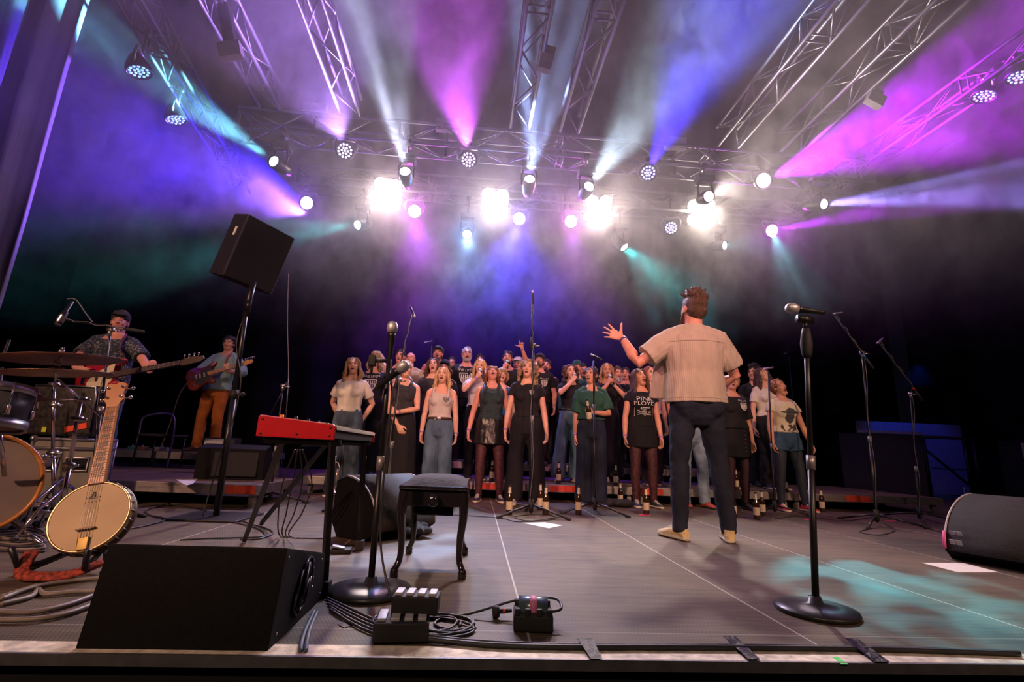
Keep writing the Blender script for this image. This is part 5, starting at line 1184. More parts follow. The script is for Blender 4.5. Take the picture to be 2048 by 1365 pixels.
def curved_wedge(label, p0, a, w, width, depth=.52, h=.40, logo=False):
    """p0 floor corner (front, near side); a points from back to front, w along the width"""
    a = Vector(a).normalized(); w = Vector(w).normalized(); t = thing('floor_monitor', label, 'floor monitor', p0)
    M = Matrix(((a.x, 0, w.x, 0), (a.y, 0, w.y, 0), (0, 1, 0, 0), (0, 0, 0, 1)))
    arc = [(-depth*(1-math.cos(q))*.86+.03, .06+(h-.06)*math.sin(q)) for q in [math.pi/2*i/10 for i in range(11)]]
    prof = [(-.06, 0)]+arc+[(-depth, h*.92), (-depth-.02, .10), (-depth+.05, 0)]
    bm = bmesh.new(); prism(bm, prof, 0, width, M, .004); mesh_obj('cabinet', bm, mat('black_textured_paint', (.0035, .0035, .005)), t, False)
    bm = bmesh.new(); n = len(arc); prev = None
    for (x, z) in arc:
        nx, nz = math.cos(math.atan2(z, x+depth)), math.sin(math.atan2(z, x+depth)); vs = [bm.verts.new(M @ Vector((x+nx*.006, z+nz*.006, q))) for q in (.018, width-.018)]
        if prev: bm.faces.new((prev[0], prev[1], vs[1], vs[0]))
        prev = vs
    g = mesh_obj('grille', bm, GR2, t); s = g.modifiers.new('s', 'SOLIDIFY'); s.thickness = .006; s.offset = 0
    for q in (.006, width-.006): tobj('edge_rail', [M @ Vector((x+.004, z+.008, q)) for x, z in arc], .006, mat('pale_edge', (.42, .40, .40), .5, .3, .1), t, 6)
    if logo:
        for i in (0, 1):
            for j in (0, 1):
                bm = bmesh.new()
                x, z = arc[1+j]; c_ = M @ Vector((x+.012, z+.004, .05+.035*i))
                box(bm, c_, (.030, .004, .030), Matrix.Rotation(math.atan2(w.y, w.x), 3, 'Z') @ Matrix.Rotation(.25, 3, 'X'))
                mesh_obj('logo_square', bm, mat('silver_logo', (.45, .45, .5), .5, .3, .1), t, False)
        tobj('pink_tape', [M @ Vector((x+.012, z+.012, .004)) for x, z in arc[:3]], .010, mat('pink_tape', (.75, .12, .35), .6), t, 6)
    return t
curved_wedge('rounded grille monitor behind the piano stool and keyboard', (-.62, 3.22, 0), (.82, -.57, 0), (.57, .82, 0), .58, .36, .38)
curved_wedge('rounded grille monitor cut by the right border, pink tape on its corner', (3.16, 3.20, 0), (-.85, -.45, 0), (.30, -.95, 0), .62, .75, .40, True)
bx = atz(405, 955, .2); t = thing('floor_monitor', 'black box monitor on the low riser behind the loudspeaker pole', 'floor monitor', (-2.72, 5.05, .2), R(8))
bm = bmesh.new(); prism(bm, [(0, 0), (-.02, .30), (.18, .34), (.40, .06), (.40, 0)], 0, .62, Matrix(((0, 0, 1, 0), (1, 0, 0, 0), (0, 1, 0, 0), (0, 0, 0, 1))), .006); mesh_obj('cabinet', bm, mat('black_textured_paint', (.010, .010, .012), .55), t, False)
bm = bmesh.new(); box(bm, (.36, -.018, .16), (.40, .012, .25), Matrix.Rotation(-.06, 3, 'X')); mesh_obj('grille', bm, CARPET, t, False)
t = thing('amplifier_head', 'small silver-fronted amplifier behind the box monitor', 'amplifier', at(437, 893, 6.0)*1, R(5)); t.location.z = .40; 
bm = bmesh.new(); box(bm, (0, .1, .10), (.34, .2, .20), None, .01); mesh_obj('case', bm, BLACKM, t, False)
bm = bmesh.new(); box(bm, (-.02, -.006, .12), (.27, .012, .13)); mesh_obj('front_panel', bm, mat('silver_panel', (.35, .35, .36), .4, .5, .3), t, False)

# ------------------------------------------------------------------ red keyboard on its stand
ky0 = 2.08; kx0, kx1, kz0, kz1 = -.905, -.595, .612, .685; ang = R(3.5); KL = 1.18
t = thing('keyboard', 'red stage keyboard seen from its end, keys running away from us', 'keyboard', (kx0, ky0, kz0), ang)
kw = kx1-kx0; KRED = mat('glossy_red_lacquer', (.42, .008, .016), .28, 0, .08, coat=.4)
bm = bmesh.new(); prism(bm, [(0, 0), (kw, -.004), (kw, .055), (kw-.012, .062), (.008, .088), (0, .080)], 0, .022, Matrix(((1, 0, 0, 0), (0, 0, 1, 0), (0, 1, 0, 0), (0, 0, 0, 1))), .004); e = mesh_obj('end_cheek', bm, KRED, t, False)
for (x, z) in ((.018, .012), (.018, .070), (.16, .014), (kw-.018, .012), (kw-.018, .045)):
    bm = bmesh.new(); ell(bm, (x, -.001, z), (.0045, .003, .0045), None, 8); mesh_obj('screw', bm, BLACK, e)
e2 = e.copy(); col.objects.link(e2); e2.location = (0, KL-.022, 0)
bm = bmesh.new(); prism(bm, [(0, .005), (kw-.01, .002), (kw-.01, .035), (.17, .040), (.165, .072), (.005, .086)], .022, KL-.022, Matrix(((1, 0, 0, 0), (0, 0, 1, 0), (0, 1, 0, 0), (0, 0, 0, 1)))); mesh_obj('body', bm, BLACKM, t, False)
bm = bmesh.new(); prism(bm, [(.005, .086), (.165, .072), (.165, .075), (.005, .089)], .022, KL-.022, Matrix(((1, 0, 0, 0), (0, 0, 1, 0), (0, 1, 0, 0), (0, 0, 0, 1)))); mesh_obj('control_panel', bm, KRED, t, False)
nk = 48; kp = (KL-.05)/nk; KW = mat('ivory_key', (.72, .68, .55), .4, 0, 0); KB = mat('ebony_key', (.01, .01, .01), .3, 0, 0)
for i in range(nk):
    bm = bmesh.new(); box(bm, (.170+.072, .026+kp*(i+.5), .048), (.142, kp*.92, .018), None, .0015); mesh_obj('white_key', bm, KW, t, False)
for i in range(nk-1):
    if i % 7 in (0, 1, 3, 4, 5):
        bm = bmesh.new(); box(bm, (.170+.045, .026+kp*(i+1), .062), (.085, kp*.5, .014), None, .002); mesh_obj('black_key', bm, KB, t, False)
for i in range(9):
    bm = bmesh.new(); lathe(bm, [(0, .014), (.008, .014), (.010, 0)], Matrix.Translation((.06+.03*(i % 2), .10+.1*i, .082)), 10); mesh_obj('knob', bm, BLACK if i else mat('orange_knob', (.8, .2, .03), .5), t)
t = thing('keyboard_stand', 'black keyboard stand with slanted tube legs', 'keyboard stand', (0, 0, 0))
def sq(name, a, b, r=.016): bm = bmesh.new(); tube(bm, [a, b], r, 4, up=(0, 1, 0)); return mesh_obj(name, bm, BLACK, t, False)
for k in (0, 1):
    oy = .0+k*.86; ox = -.06*k
    l1 = sq('leg', (-.605+ox, 2.12+oy, .60), (-.575+ox, 2.14+oy, .01)); bm = bmesh.new(); box(bm, (-.575+ox, 2.14+oy, .03), (.045, .05, .055), None, .008); mesh_obj('rubber_foot', bm, RUBBER, l1, False)
    f2 = atz(488, 1086) if k == 0 else Vector((-1.5, 3.75, 0)); sq('leg', (-.84+ox, 2.20+oy, .60), (f2.x, f2.y, .012))
    sq('top_bar', (-.90+ox, 2.16+oy, .600), (-.58+ox, 2.16+oy, .600))
sq('cross_bar', (-.75, 2.16, .59), (-.81, 3.02, .59), .014)

# ------------------------------------------------------------------ piano stool
t = thing('piano_stool', 'black lacquered piano stool with curved legs and padded seat', 'stool', (-.19, 2.69, 0)); LAC = mat('black_lacquer', (.012, .010, .014), .15, 0, .1, coat=.6)
sx, sy = .155, .27
for ax in (-1, 1):
    for ay in (-1, 1):
        bm = bmesh.new(); X = ax*(sx-.015); Yp = ay*(sy-.03); o_ = Vector((ax*.6, ay*.6, 0))
        P_ = [Vector((X, Yp, .39)), Vector((X, Yp, .33))+o_*.010, Vector((X, Yp, .26))+o_*.012, Vector((X, Yp, .16))-o_*.005, Vector((X, Yp, .08))-o_*.002, Vector((X, Yp, .04))+o_*.022, Vector((X, Yp, .018))+o_*.030, Vector((X, Yp, .002))+o_*.026]
        tube(bm, spline(P_, 4), [.027-.0125*min(1, i/14)+(.005 if i > 20 else 0) for i in range(len(spline(P_, 4)))], 8, up=(1, 0, 0)); mesh_obj('leg', bm, LAC, t)
bm = bmesh.new()
for (c_, s_2) in (((0, -sy+.02, .355), (2*sx-.02, .022, .075)), ((0, sy-.02, .355), (2*sx-.02, .022, .075)), ((-sx+.015, 0, .355), (.022, 2*sy-.05, .075)), ((sx-.015, 0, .355), (.022, 2*sy-.05, .075))): box(bm, c_, s_2, None, .004)
mesh_obj('apron', bm, LAC, t, False)
bm = bmesh.new(); box(bm, (0, 0, .295), (.19, .40, .05)); mesh_obj('lift_box', bm, LAC, t, False)
bm = bmesh.new(); box(bm, (0, 0, .403), (2*sx+.02, 2*sy+.02, .018), None, .006); mesh_obj('seat_frame', bm, LAC, t, False)
bm = bmesh.new(); n = 10; gr = [[bm.verts.new(((i/n-.5)*(2*sx), (j/n-.5)*2*sy, .412+.040*((1-abs(2*i/n-1)**4)*(1-abs(2*j/n-1)**4))**.6)) for j in range(n+1)] for i in range(n+1)]
for i in range(n):
    for j in range(n): bm.faces.new((gr[i][j], gr[i+1][j], gr[i+1][j+1], gr[i][j+1]))
mesh_obj('seat_cushion', bm, mat('dark_velvet', (.014, .012, .022), .9, 0, .3, 20, .3, 40), t)
bm = bmesh.new(); lathe(bm, [(0, .05), (.022, .05), (.030, .035), (.030, .02), (.016, .01), (.012, 0)], axis_m((0, -sy+.01, .350), (0, -1, 0)), 20); mesh_obj('height_knob', bm, LAC, t)

# ------------------------------------------------------------------ small boxes in the foreground
t = thing('power_box', 'cylindrical silver power unit in a black rubber cradle, right foreground', 'power unit', atz(1065, 1255)+Vector((0, 0, 0)), R(-4))
bm = bmesh.new(); box(bm, (0, 0, .028), (.135, .12, .055), None, .010); mesh_obj('cradle', bm, RUBBER, t)
bm = bmesh.new(); tube(bm, [(-.050, 0, .062), (.050, 0, .062)], .036, 22); mesh_obj('cylinder', bm, mat('teal_silver_shell', (.22, .34, .38), .25, .7, .1), t)
bm = bmesh.new(); tube(bm, [(-.012, 0, .062), (.012, 0, .062)], .0368, 22); mesh_obj('pink_label', bm, mat('pink_label', (.7, .2, .4), .6), t)
bm = bmesh.new()
for x in (-.055, -.02, .02, .055): box(bm, (x, -.052, .062), (.018, .018, .022), None, .004); box(bm, (x, .052, .062), (.018, .018, .022), None, .004)
mesh_obj('cradle_teeth', bm, RUBBER, t)
tobj('power_lead', spline([(.06, 0, .05), (.10, .01, .06), (.08, .07, .075), (-.05, .09, .06), (-.25, .06, .01), (-.42, .02, .006)], 8), .005, CABLE, t, 6)
t2 = thing('cable_plug', 'round black plug with a red ring lying left of the power unit', 'plug', atz(985, 1238)+Vector((0, 0, .022)))
bm = bmesh.new(); lathe(bm, [(0, 0), (.020, 0), (.022, .008), (.020, .022), (.008, .026), (.006, .07), (0, .07)], axis_m((0, 0, 0), (1, .1, .05)), 16); mesh_obj('plug_body', bm, RUBBER, t2)
tobj('red_ring', [(.036, .003, .002), (.046, .004, .002)], .0085, RED, t2, 10)
def stagebox(label, p, rz, s, z=0):
    t = thing('connector_box', label, 'connector box', Vector(p)+Vector((0, 0, z)), rz, 'connector boxes by the stool')
    bm = bmesh.new(); box(bm, (0, 0, s[2]/2), s, None, .006); mesh_obj('housing', bm, BLACKM, t)
    for i in range(4):
        bm = bmesh.new(); box(bm, (-s[0]*.37+i*s[0]*.245, 0, s[2]+.004), (s[0]*.16, s[1]*.7, .010), None, .002); mesh_obj('socket', bm, mat('grey_socket', (.45, .45, .48), .5, .2, .1), t)
    return t
pb = atz(800, 1283); stagebox('upper black connector box with a row of silver sockets', pb+Vector((.035, .07, 0)), R(-3), (.15, .085, .055), .064)
stagebox('lower connector box beneath the upper one in the cable tangle', pb+Vector((.0, .03, 0)), R(4), (.17, .13, .055), .006)
b3 = atz(655, 1103); t = thing('foot_pedal', 'small sustain pedal on the floor beside the keyboard stand', 'pedal', atz(680, 1106), R(10))
bm = bmesh.new(); box(bm, (0, 0, .012), (.12, .09, .022), None, .004); mesh_obj('base', bm, BLACKM, t); bm = bmesh.new(); box(bm, (-.01, -.01, .032), (.07, .05, .010), Matrix.Rotation(.2, 3, 'Y'), .003); mesh_obj('plate', bm, STEEL, t)
CLOTHB = mat('dark_jersey', (.03, .03, .036), .95, 0, .3, 20, .5, 30)
bm = bmesh.new(); r2 = random.Random(4); pc = atz(822, 1072)
for i in range(16): a = r2.uniform(0, 6.28); q = r2.uniform(0, .11); ell(bm, (math.cos(a)*q*1.2, math.sin(a)*q, .03+.05*(1-q/.12)), (.06, .045, .03), Matrix.Rotation(a, 3, 'Z'))
o = fuse('crumpled_jacket', bm, CLOTHB, None, .008, 1, folds(.008, 18, .005, 40)); o.location = pc; tag(o, 'crumpled dark jacket on the floor behind the stool', 'jacket')
bm = bmesh.new()
for i in range(9): a = r2.uniform(0, 6.28); q = r2.uniform(0, .10); ell(bm, (math.cos(a)*q*1.6, math.sin(a)*q, .045), (.09, .06, .045), Matrix.Rotation(a, 3, 'Z'))
o = fuse('cloth_bag', bm, mat('black_cotton_bag', (.012, .012, .014), .8), None, .009, 1, folds(.01, 14, .004, 40)); o.location = (1.62, 5.7, 0); tag(o, 'limp black bag on the floor beside the woman in dark green', 'bag')

# ------------------------------------------------------------------ cables
def fcable(label, px, r=.005, m=None, z=None, group=None, n=7):
    pts = [atz(x, y)+Vector((0, 0, (z or r)+.002)) for x, y in px]
    o = tobj('cable', spline(pts, n), r, m or CABLE, None, 6); return tag(o, label, 'cable', group)
fcable('thick black cable snaking along the front edge to the right', [(800, 1282), (900, 1292), (1000, 1300), (1150, 1303), (1300, 1303), (1480, 1304), (1700, 1306), (1900, 1311), (2040, 1316)], .0085)
fcable('second thinner black cable along the front edge', [(820, 1277), (950, 1290), (1100, 1297), (1300, 1299), (1500, 1299), (1750, 1303), (2040, 1312)], .006, z=.008)
for k in range(5): fcable(['topmost', 'second', 'third', 'fourth', 'lowest'][k]+' black cable of the bundle from the box monitor to the tangle', [(652+k*2, 1200+k*6), (700, 1222+k*7), (745, 1243+k*7), (800, 1268+k*4)], .0048, group='cable bundle left of the tangle')
def coil(label, cx, cy, rx, ry, n, r, m=None, jit=.15, group=None, seed=1):
    r3 = random.Random(seed); c = atz(cx, cy); pts = []
    for i in range(n*12):
        a = 2*math.pi*i/12; k = 1+jit*math.sin(i*.37+seed)+.06*math.sin(i*1.3); pts.append(c+Vector((math.cos(a)*rx*k+.02*math.sin(i*.21), math.sin(a)*ry*k, r*1.3+.002*(i//12))))
    o = tobj('coiled_cable', spline(pts, 3), r, m or CABLE, None, 6); return tag(o, label, 'cable', group)
coil('loose coil of black cable right of the connector boxes', 893, 1252, .075, .075, 3, .0042, seed=2, jit=.3)
coil('wider coil of black cable beneath the connector boxes', 860, 1256, .13, .09, 3, .0045, seed=5, jit=.25)
coil('blue-black cable loop standing by the round base', 772, 1243, .035, .05, 2, .004, mat('blue_cable', (.01, .015, .12), .4), seed=3)
fcable('grey cable loop bulging left of the big box monitor, outermost', [(0, 1300-95), (70, 1180), (150, 1167), (215, 1163), (215, 1185), (150, 1190), (90, 1195), (75, 1185), (60, 1200), (0, 1216)], .0085, CABLEG)
fcable('grey cable sweeping in from the left border behind the box monitor', [(-10, 1230), (60, 1232), (130, 1218), (200, 1192), (230, 1180)], .0085, CABLEG)
fcable('lowest grey cable running from the left border under the box monitor', [(-10, 1248), (70, 1246), (130, 1236), (190, 1215), (230, 1205)], .0085, CABLEG)
fcable('grey cable hanging over the front edge beside the box monitor', [(628, 1228), (612, 1262), (603, 1290), (600, 1309)], .0065, mat('blue_grey_cable', (.10, .12, .16), .5))
fcable('twin of the grey cable hanging over the front edge', [(634, 1230), (620, 1262), (613, 1290), (611, 1309)], .0065, mat('blue_grey_cable', (.10, .12, .16), .5), z=.006)
fcable('long cable lying from the banjo to the loudspeaker plate', [(250, 1062), (300, 1052), (330, 1040), (280, 1030), (240, 1022), (330, 1012), (400, 1020), (440, 1040)], .005)
fcable('cable loop on the floor left of the loudspeaker plate', [(240, 1010), (320, 1003), (335, 1010), (290, 1024), (330, 1040), (430, 1040)], .005)
fcable('cable bundle curling right of the loudspeaker plate', [(440, 1040), (480, 1050), (520, 1062), (527, 1075), (490, 1078), (420, 1080), (360, 1083)], .005)
fcable('second curl right of the loudspeaker plate', [(450, 1035), (500, 1050), (545, 1066), (520, 1080), (480, 1082)], .005)
fcable('thin cable crossing the floor towards the centre stand', [(845, 1030), (930, 1033), (1000, 1038), (1040, 1046), (1110, 1040), (1090, 1030), (1030, 1035), (1060, 1044), (1120, 1036)], .004)
fcable('thin cable on the floor behind the conductor\'s stand', [(1550, 1040), (1600, 1034), (1690, 1043), (1760, 1035), (1800, 1042)], .004)
fcable('cable loop at the foot of the blue-taped boom stand', [(1745, 1058), (1720, 1066), (1760, 1072), (1790, 1062), (1770, 1050)], .004)
fcable('cable running right from the red-taped boom stand', [(1850, 1040), (1900, 1052), (1960, 1062), (1900, 1068), (1860, 1060)], .004)
for k in range(6): fcable(['outermost', 'second', 'third', 'fourth', 'fifth', 'innermost'][k]+' cable in the tangle under the bass drum', [(-10, 1075+k*6), (40, 1082+k*5), (90, 1070+k*7), (60, 1058+k*6), (0, 1062+k*5)], .005, CABLE if k % 2 else CABLEG, group='cables under the bass drum')
for k in range(4):
    A = at(590+k*5, 900, 2.9); F = atz(572+k*6, 1075); o = tobj('hanging_cable', spline([A, A.lerp(F, .35)+Vector((-.05+.04*k, 0, 0)), A.lerp(F, .7)+Vector((-.06+.03*k, 0, 0)), F+Vector((-.03, -.02, .01)), F+Vector((.1+.03*k, -.05, .006))], 8), .0042, CABLE, None, 6)
    tag(o, ['leftmost', 'second', 'third', 'rightmost'][k]+' cable drooping from the keyboard to the floor', 'cable', 'cables drooping from the keyboard')

# ------------------------------------------------------------------ tape, paper
def flat(name, label, cat, px, m, th=.0016, z=0., group=None):
    bm = bmesh.new(); P_ = [atz(x, y, z) for x, y in px]; A = [bm.verts.new(p+Vector((0, 0, .001))) for p in P_]; Bv = [bm.verts.new(p+Vector((0, 0, .001+th))) for p in P_]
    bm.faces.new(A[::-1]); bm.faces.new(Bv); n = len(A)
    for i in range(n): bm.faces.new((A[i], A[(i+1) % n], Bv[(i+1) % n], Bv[i]))
    o = mesh_obj(name, bm, m, None, False); return tag(o, label, cat, group)
flat('paper_sheet', 'white sheet of paper at the foot of the centre stand', 'paper', [(1045, 1047), (1090, 1046), (1125, 1052), (1098, 1058)], PAPER)
flat('paper_sheet', 'large white sheet lying before the right-hand monitor', 'paper', [(1843, 1127), (1925, 1127), (1998, 1146), (1915, 1146)], PAPER)
flat('paper_sheet', 'white sheet on the low riser by the box monitor', 'paper', [(352, 960), (395, 959), (385, 969), (372, 972)], PAPER, z=.2)
for lb, q in (('gaffer tape strip over the edge cables left of centre', [(1155, 1291), (1185, 1290), (1205, 1322), (1182, 1322)]), ('gaffer tape strip over the edge cables right of centre', [(1447, 1285), (1472, 1285), (1520, 1322), (1497, 1323)]), ('gaffer tape strip over the edge cables at the right', [(1692, 1290), (1716, 1290), (1780, 1328), (1750, 1328)])):
    o = flat('gaffer_tape', lb, 'tape', q, GAFFER, .002, .004, 'gaffer tape strips')
    for v in o.data.vertices: v.co.z += .016 if 1.62 < v.co.y < 1.75 else .002
flat('gaffer_tape', 'silver-black gaffer tape scrap left of the connector boxes', 'tape', [(675, 1250), (700, 1243), (712, 1250), (688, 1258)], GAFFER, group='gaffer tape strips')
flat('tape_mark', 'green and yellow tape mark on the cream edge', 'tape', [(1664, 1316), (1676, 1316), (1697, 1331), (1683, 1331)], mat('green_tape', (.05, .7, .1), .6), group='coloured tape marks')
PK = mat('pink_floor_tape', (.7, .04, .14), .7)
for lb, q in (('pink tape dash left of the boom stands', [(1608, 1039), (1632, 1038), (1632, 1040), (1608, 1041)]), ('pink tape dash between the two boom stands', [(1770, 1042), (1792, 1042), (1792, 1044), (1770, 1044)]), ('pink tape dash at the far right, the rearmost', [(1906, 1030), (1918, 1032), (1917, 1034), (1905, 1032)]), ('longer pink tape dash at the far right', [(1920, 1039), (1948, 1041), (1950, 1043), (1921, 1041)]), ('short pink tape dash at the far right, the nearest', [(1948, 1047), (1956, 1047), (1955, 1049), (1947, 1049)]), ('pink tape dash under the bottle before the lettered dress', [(1278, 1030), (1300, 1030), (1300, 1032), (1278, 1032)])):
    flat('tape_mark', lb, 'tape', q, PK, group='coloured tape marks')

# ------------------------------------------------------------------ bottles
GLASS = mat('brown_bottle_glass', (.030, .014, .006), .08, 0, 0, spec=.8); LABL = mat('cream_beer_label', (.55, .47, .32), .6, 0, .15, 60); FOIL = mat('foil_neck_label', (.60, .55, .42), .4, .2, .15)
def make_bottle(label, group):
    t = thing('beer_bottle', label, 'bottle', (0, 0, 0), 0, group)
    bm = bmesh.new(); lathe(bm, [(0, 0), (.029, 0), (.031, .006), (.031, .145), (.027, .172), (.016, .195), (.0135, .215), (.013, .255), (.0145, .258), (.0145, .266), (0, .268)], None, 16); mesh_obj('glass', bm, GLASS, t)
    bm = bmesh.new(); lathe(bm, [(.0316, .045), (.0317, .05), (.0317, .115), (.0316, .12)], None, 16); mesh_obj('paper_label', bm, LABL, t)
    bm = bmesh.new(); lathe(bm, [(.0165, .196), (.0142, .215), (.0137, .250)], None, 14); mesh_obj('neck_label', bm, FOIL, t); return t
bt = [(1018, 1030, 0, 'beer bottle left of the tall centre stand'), (1080, 1021, 0, 'beer bottle right behind the centre stand, the left of a pair'), (1091, 1030, 0, 'beer bottle right of the centre stand, the right of a pair'), (1157, 1030, 0, 'beer bottle at the feet of the woman in dark green'), (1241, 1009, 0, 'beer bottle beside the black bag'),
      (1293, 1030, 0, 'beer bottle between the black canvas shoes'), (1468, 1037, 0, 'beer bottle right of the conductor\'s calf'), (1514, 1040, 0, 'nearer beer bottle of the pair beside the right tripod'), (1526, 1033, 0, 'farther beer bottle of the pair beside the right tripod'), (1617, 1019, 0, 'beer bottle just left of the big foreground pole'), (1645, 1019, 0, 'beer bottle just right of the big foreground pole'),
      (983, 968, .2, 'beer bottle on the riser behind the woman throwing her head back'), (1117, 966, .2, 'beer bottle on the riser by the blue flared jeans'), (1232, 970, .2, 'beer bottle on the riser left of the dotted tights'), (1474, 985, .2, 'beer bottle on the riser behind the buttoned skirt'), (1572, 986, .2, 'beer bottle on the riser between the leggings')]
proto = None
for x, y, z, lb in bt:
    p_ = atz(x, y, z)
    if z: p_ = Vector((p_.x/p_.y*6.12, 6.12, z))
    elif p_.y > 5.9: p_ = Vector((p_.x/p_.y*5.85, 5.85, 0))
    if proto is None: o = proto = make_bottle(lb, 'beer bottles standing around the choir')
    else: o = copy_tree(proto); o['label'] = lb
    o.location = p_
for (x, y, c, lb) in ((1208, 968, (.03, .25, .10), 'green plastic water bottle on the riser behind the woman in dark green'), (1404, 978, (.10, .25, .40), 'blue-labelled water bottle between the conductor\'s legs'), (1932, 985, (.05, .1, .3), 'blue-lit water bottle in the dark by the right-hand railing')):  # the blue light on the far right bottle is put into its colour
    far = x > 1900; p_ = at(x, y, 6.2) if not far else at(x, 1000, 8.0); p_.z = .2 if not far else 0
    t = thing('water_bottle', lb, 'bottle', p_, 0, 'water bottles'); bm = bmesh.new(); lathe(bm, [(0, 0), (.032, 0), (.034, .01), (.031, .09), (.034, .16), (.028, .20), (.013, .225), (.013, .24), (0, .24)], None, 16); mesh_obj('plastic_body', bm, mat('pet_%d' % x, c, .15, 0, 0), t)
    bm = bmesh.new(); lathe(bm, [(.015, .236), (.015, .255), (0, .256)], None, 12); mesh_obj('cap', bm, WHITE, t)
i9 = PEOPLE['F9'][1]; r9 = PEOPLE['F9'][0]; S, E, Wp, a_ = i9['J'][1]; c_ = r9.matrix_basis @ (Wp+Vector(a_['d']).normalized()*.075*i9['s']+Vector((0, -.030, 0)))
o = copy_tree(proto); o.location = c_-Vector((-.02, 0, .13)); o.rotation_euler = (R(8), R(-10), 0); o['label'] = 'beer bottle held by the woman in dark green'
# ------------------------------------------------------------------ band: guitars, drums, cases
def guitar(label, loc, d, face, bodym, neckm, L=1.0, bass=False, pg=None, horn=1):
    """loc: body centre; d: direction of the neck; face: outward normal of the front"""
    d = Vector(d).normalized(); n = Vector(face); n = (n-d*n.dot(d)).normalized(); v = n.cross(d)   # v: towards the upper side
    M = Matrix(((d.x, v.x, n.x, 0), (d.y, v.y, n.y, 0), (d.z, v.z, n.z, 0), (0, 0, 0, 1))) @ Matrix.Diagonal((L, L, L, 1))
    t = thing('electric_bass' if bass else 'electric_guitar', label, 'bass guitar' if bass else 'guitar', loc)
    out = [(-.23, -.02), (-.235, .06), (-.20, .125), (-.13, .155), (-.05, .135), (.02, .115), (.08, .13), (.15, .165), (.20, .155), (.17, .11), (.125, .075), (.12, .03), (.12, -.04), (.10, -.07), (.14, -.12), (.12, -.15), (.06, -.135), (0, -.125), (-.06, -.15), (-.13, -.185), (-.19, -.17), (-.225, -.10)]
    sp = spline([Vector((x, y, 0)) for x, y in out+[out[0]]], 3)[:-1]
    bm = bmesh.new(); prism(bm, [(p.x, p.y) for p in sp], -.022, .022, M, .008); mesh_obj('body', bm, bodym, t)
    if pg:
        po = [(-.10, -.135), (-.12, -.03), (-.05, .05), (.04, .09), (.12, .115), (.115, .05), (.11, -.05), (.08, -.08), (.09, -.12), (.02, -.11)]
        sp = spline([Vector((x, y, 0)) for x, y in po+[po[0]]], 3)[:-1]; bm = bmesh.new(); prism(bm, [(p.x, p.y) for p in sp], .0225, .026, M); mesh_obj('pickguard', bm, pg, t, False)
    nl = .62 if bass else .45
    bm = bmesh.new(); prism(bm, [(.07, -.030), (.12+nl, -.021), (.12+nl, .021), (.07, .030)], .016, .040, M, .004); nk = mesh_obj('neck', bm, neckm, t, False)
    bm = bmesh.new()
    for i in range(20 if bass else 21): x = .12+nl-(nl+.04)*(1-2**(-i/12))/.72; prism(bm, [(x, -.024), (x+.002, -.024), (x+.002, .024), (x, .024)], .040, .0425, M)
    mesh_obj('frets', bm, STEEL, nk, False)
    hs = [(.12+nl, -.022), (.14+nl, -.030), (.20+nl, -.028), (.31+nl, -.020), (.345+nl, .005), (.33+nl, .035), (.24+nl, .045), (.16+nl, .040), (.12+nl, .022)]
    if not bass: hs = [(.12+nl+(x-.12-nl)*.62, y) for x, y in hs]
    bm = bmesh.new(); prism(bm, hs, .012, .028, M, .003); hd = mesh_obj('headstock', bm, neckm, t, False)
    k = 4 if bass else 6
    for i in range(k):
        x = .15+nl+i*(.045 if bass else .026); bm = bmesh.new(); tube(bm, [M @ Vector((x, .04, .02)), M @ Vector((x, .065, .02))], .004*L, 6); ell(bm, M @ Vector((x, .072, .02)), (.010*L,)*3, None, 8); mesh_obj('tuner', bm, CHROME, hd)
    bm = bmesh.new()
    for i in range(k):
        y = (i-(k-1)/2)*(.014 if bass else .0085); tube(bm, [M @ Vector((-.15, y, .036)), M @ Vector((.13+nl, y*.75, .046))], .0011, 4)
    mesh_obj('strings', bm, STEEL, t)
    bm = bmesh.new(); box(bm, M @ Vector((-.15, 0, .030)), (.04, .085, .014), M.to_3x3()); mesh_obj('bridge', bm, CHROME, t, False)
    for x, w_ in (((-.03, .07),) if bass else ((-.09, .07), (-.04, .07), (.02, .07))):
        bm = bmesh.new(); box(bm, M @ Vector((x, 0, .029)), (.02*L, w_*L, .010), M.to_3x3(), .003); mesh_obj('pickup', bm, BLACK if bass else WHITE, t)
    for x, y in ((-.13, -.12), (-.09, -.13)):
        bm = bmesh.new(); lathe(bm, [(0, .014), (.009, .014), (.011, 0)], M @ Matrix.Translation((x, y, .024)), 10); mesh_obj('knob', bm, CHROME, t)
    return t, M
# bass player
bl = Vector((at(240, 640, 5.0).x, 5.0, .2)); BH = (at(238, 618, 5.0).z-.2)/1.02
FLOR = mat('dark_floral_shirt', (.035, .050, .065), .85, 0, 0); n_ = FLOR.node_tree; v_ = n_.nodes.new('ShaderNodeTexVoronoi'); v_.inputs['Scale'].default_value = 30; r_ = n_.nodes.new('ShaderNodeValToRGB')
tc_ = n_.nodes.new('ShaderNodeTexNoise'); tc_.inputs['Scale'].default_value = 28; tc_.inputs['Detail'].default_value = 2; tc_.inputs['Distortion'].default_value = 2.5
g_ = n_.nodes.new('ShaderNodeTexCoord'); n_.links.new(g_.outputs['Object'], tc_.inputs['Vector']); n_.links.new(tc_.outputs['Fac'], r_.inputs[0]); e_ = r_.color_ramp
e_.elements[0].position = .42; e_.elements[0].color = (.018, .028, .040, 1); e_.elements[1].position = .60; e_.elements[1].color = (.30, .32, .30, 1); x_ = e_.elements.new(.55); x_.color = (.03, .08, .12, 1); x_ = e_.elements.new(.66); x_.color = (.30, .08, .05, 1); e_.interpolation = 'CONSTANT'
n_.links.new(r_.outputs[0], n_.nodes['Principled BSDF'].inputs['Base Color']); CL['floral'] = FLOR
brz = R(12)
bass_c = at(205, 757, 4.70); nk_t = at(400, 722, 4.62)
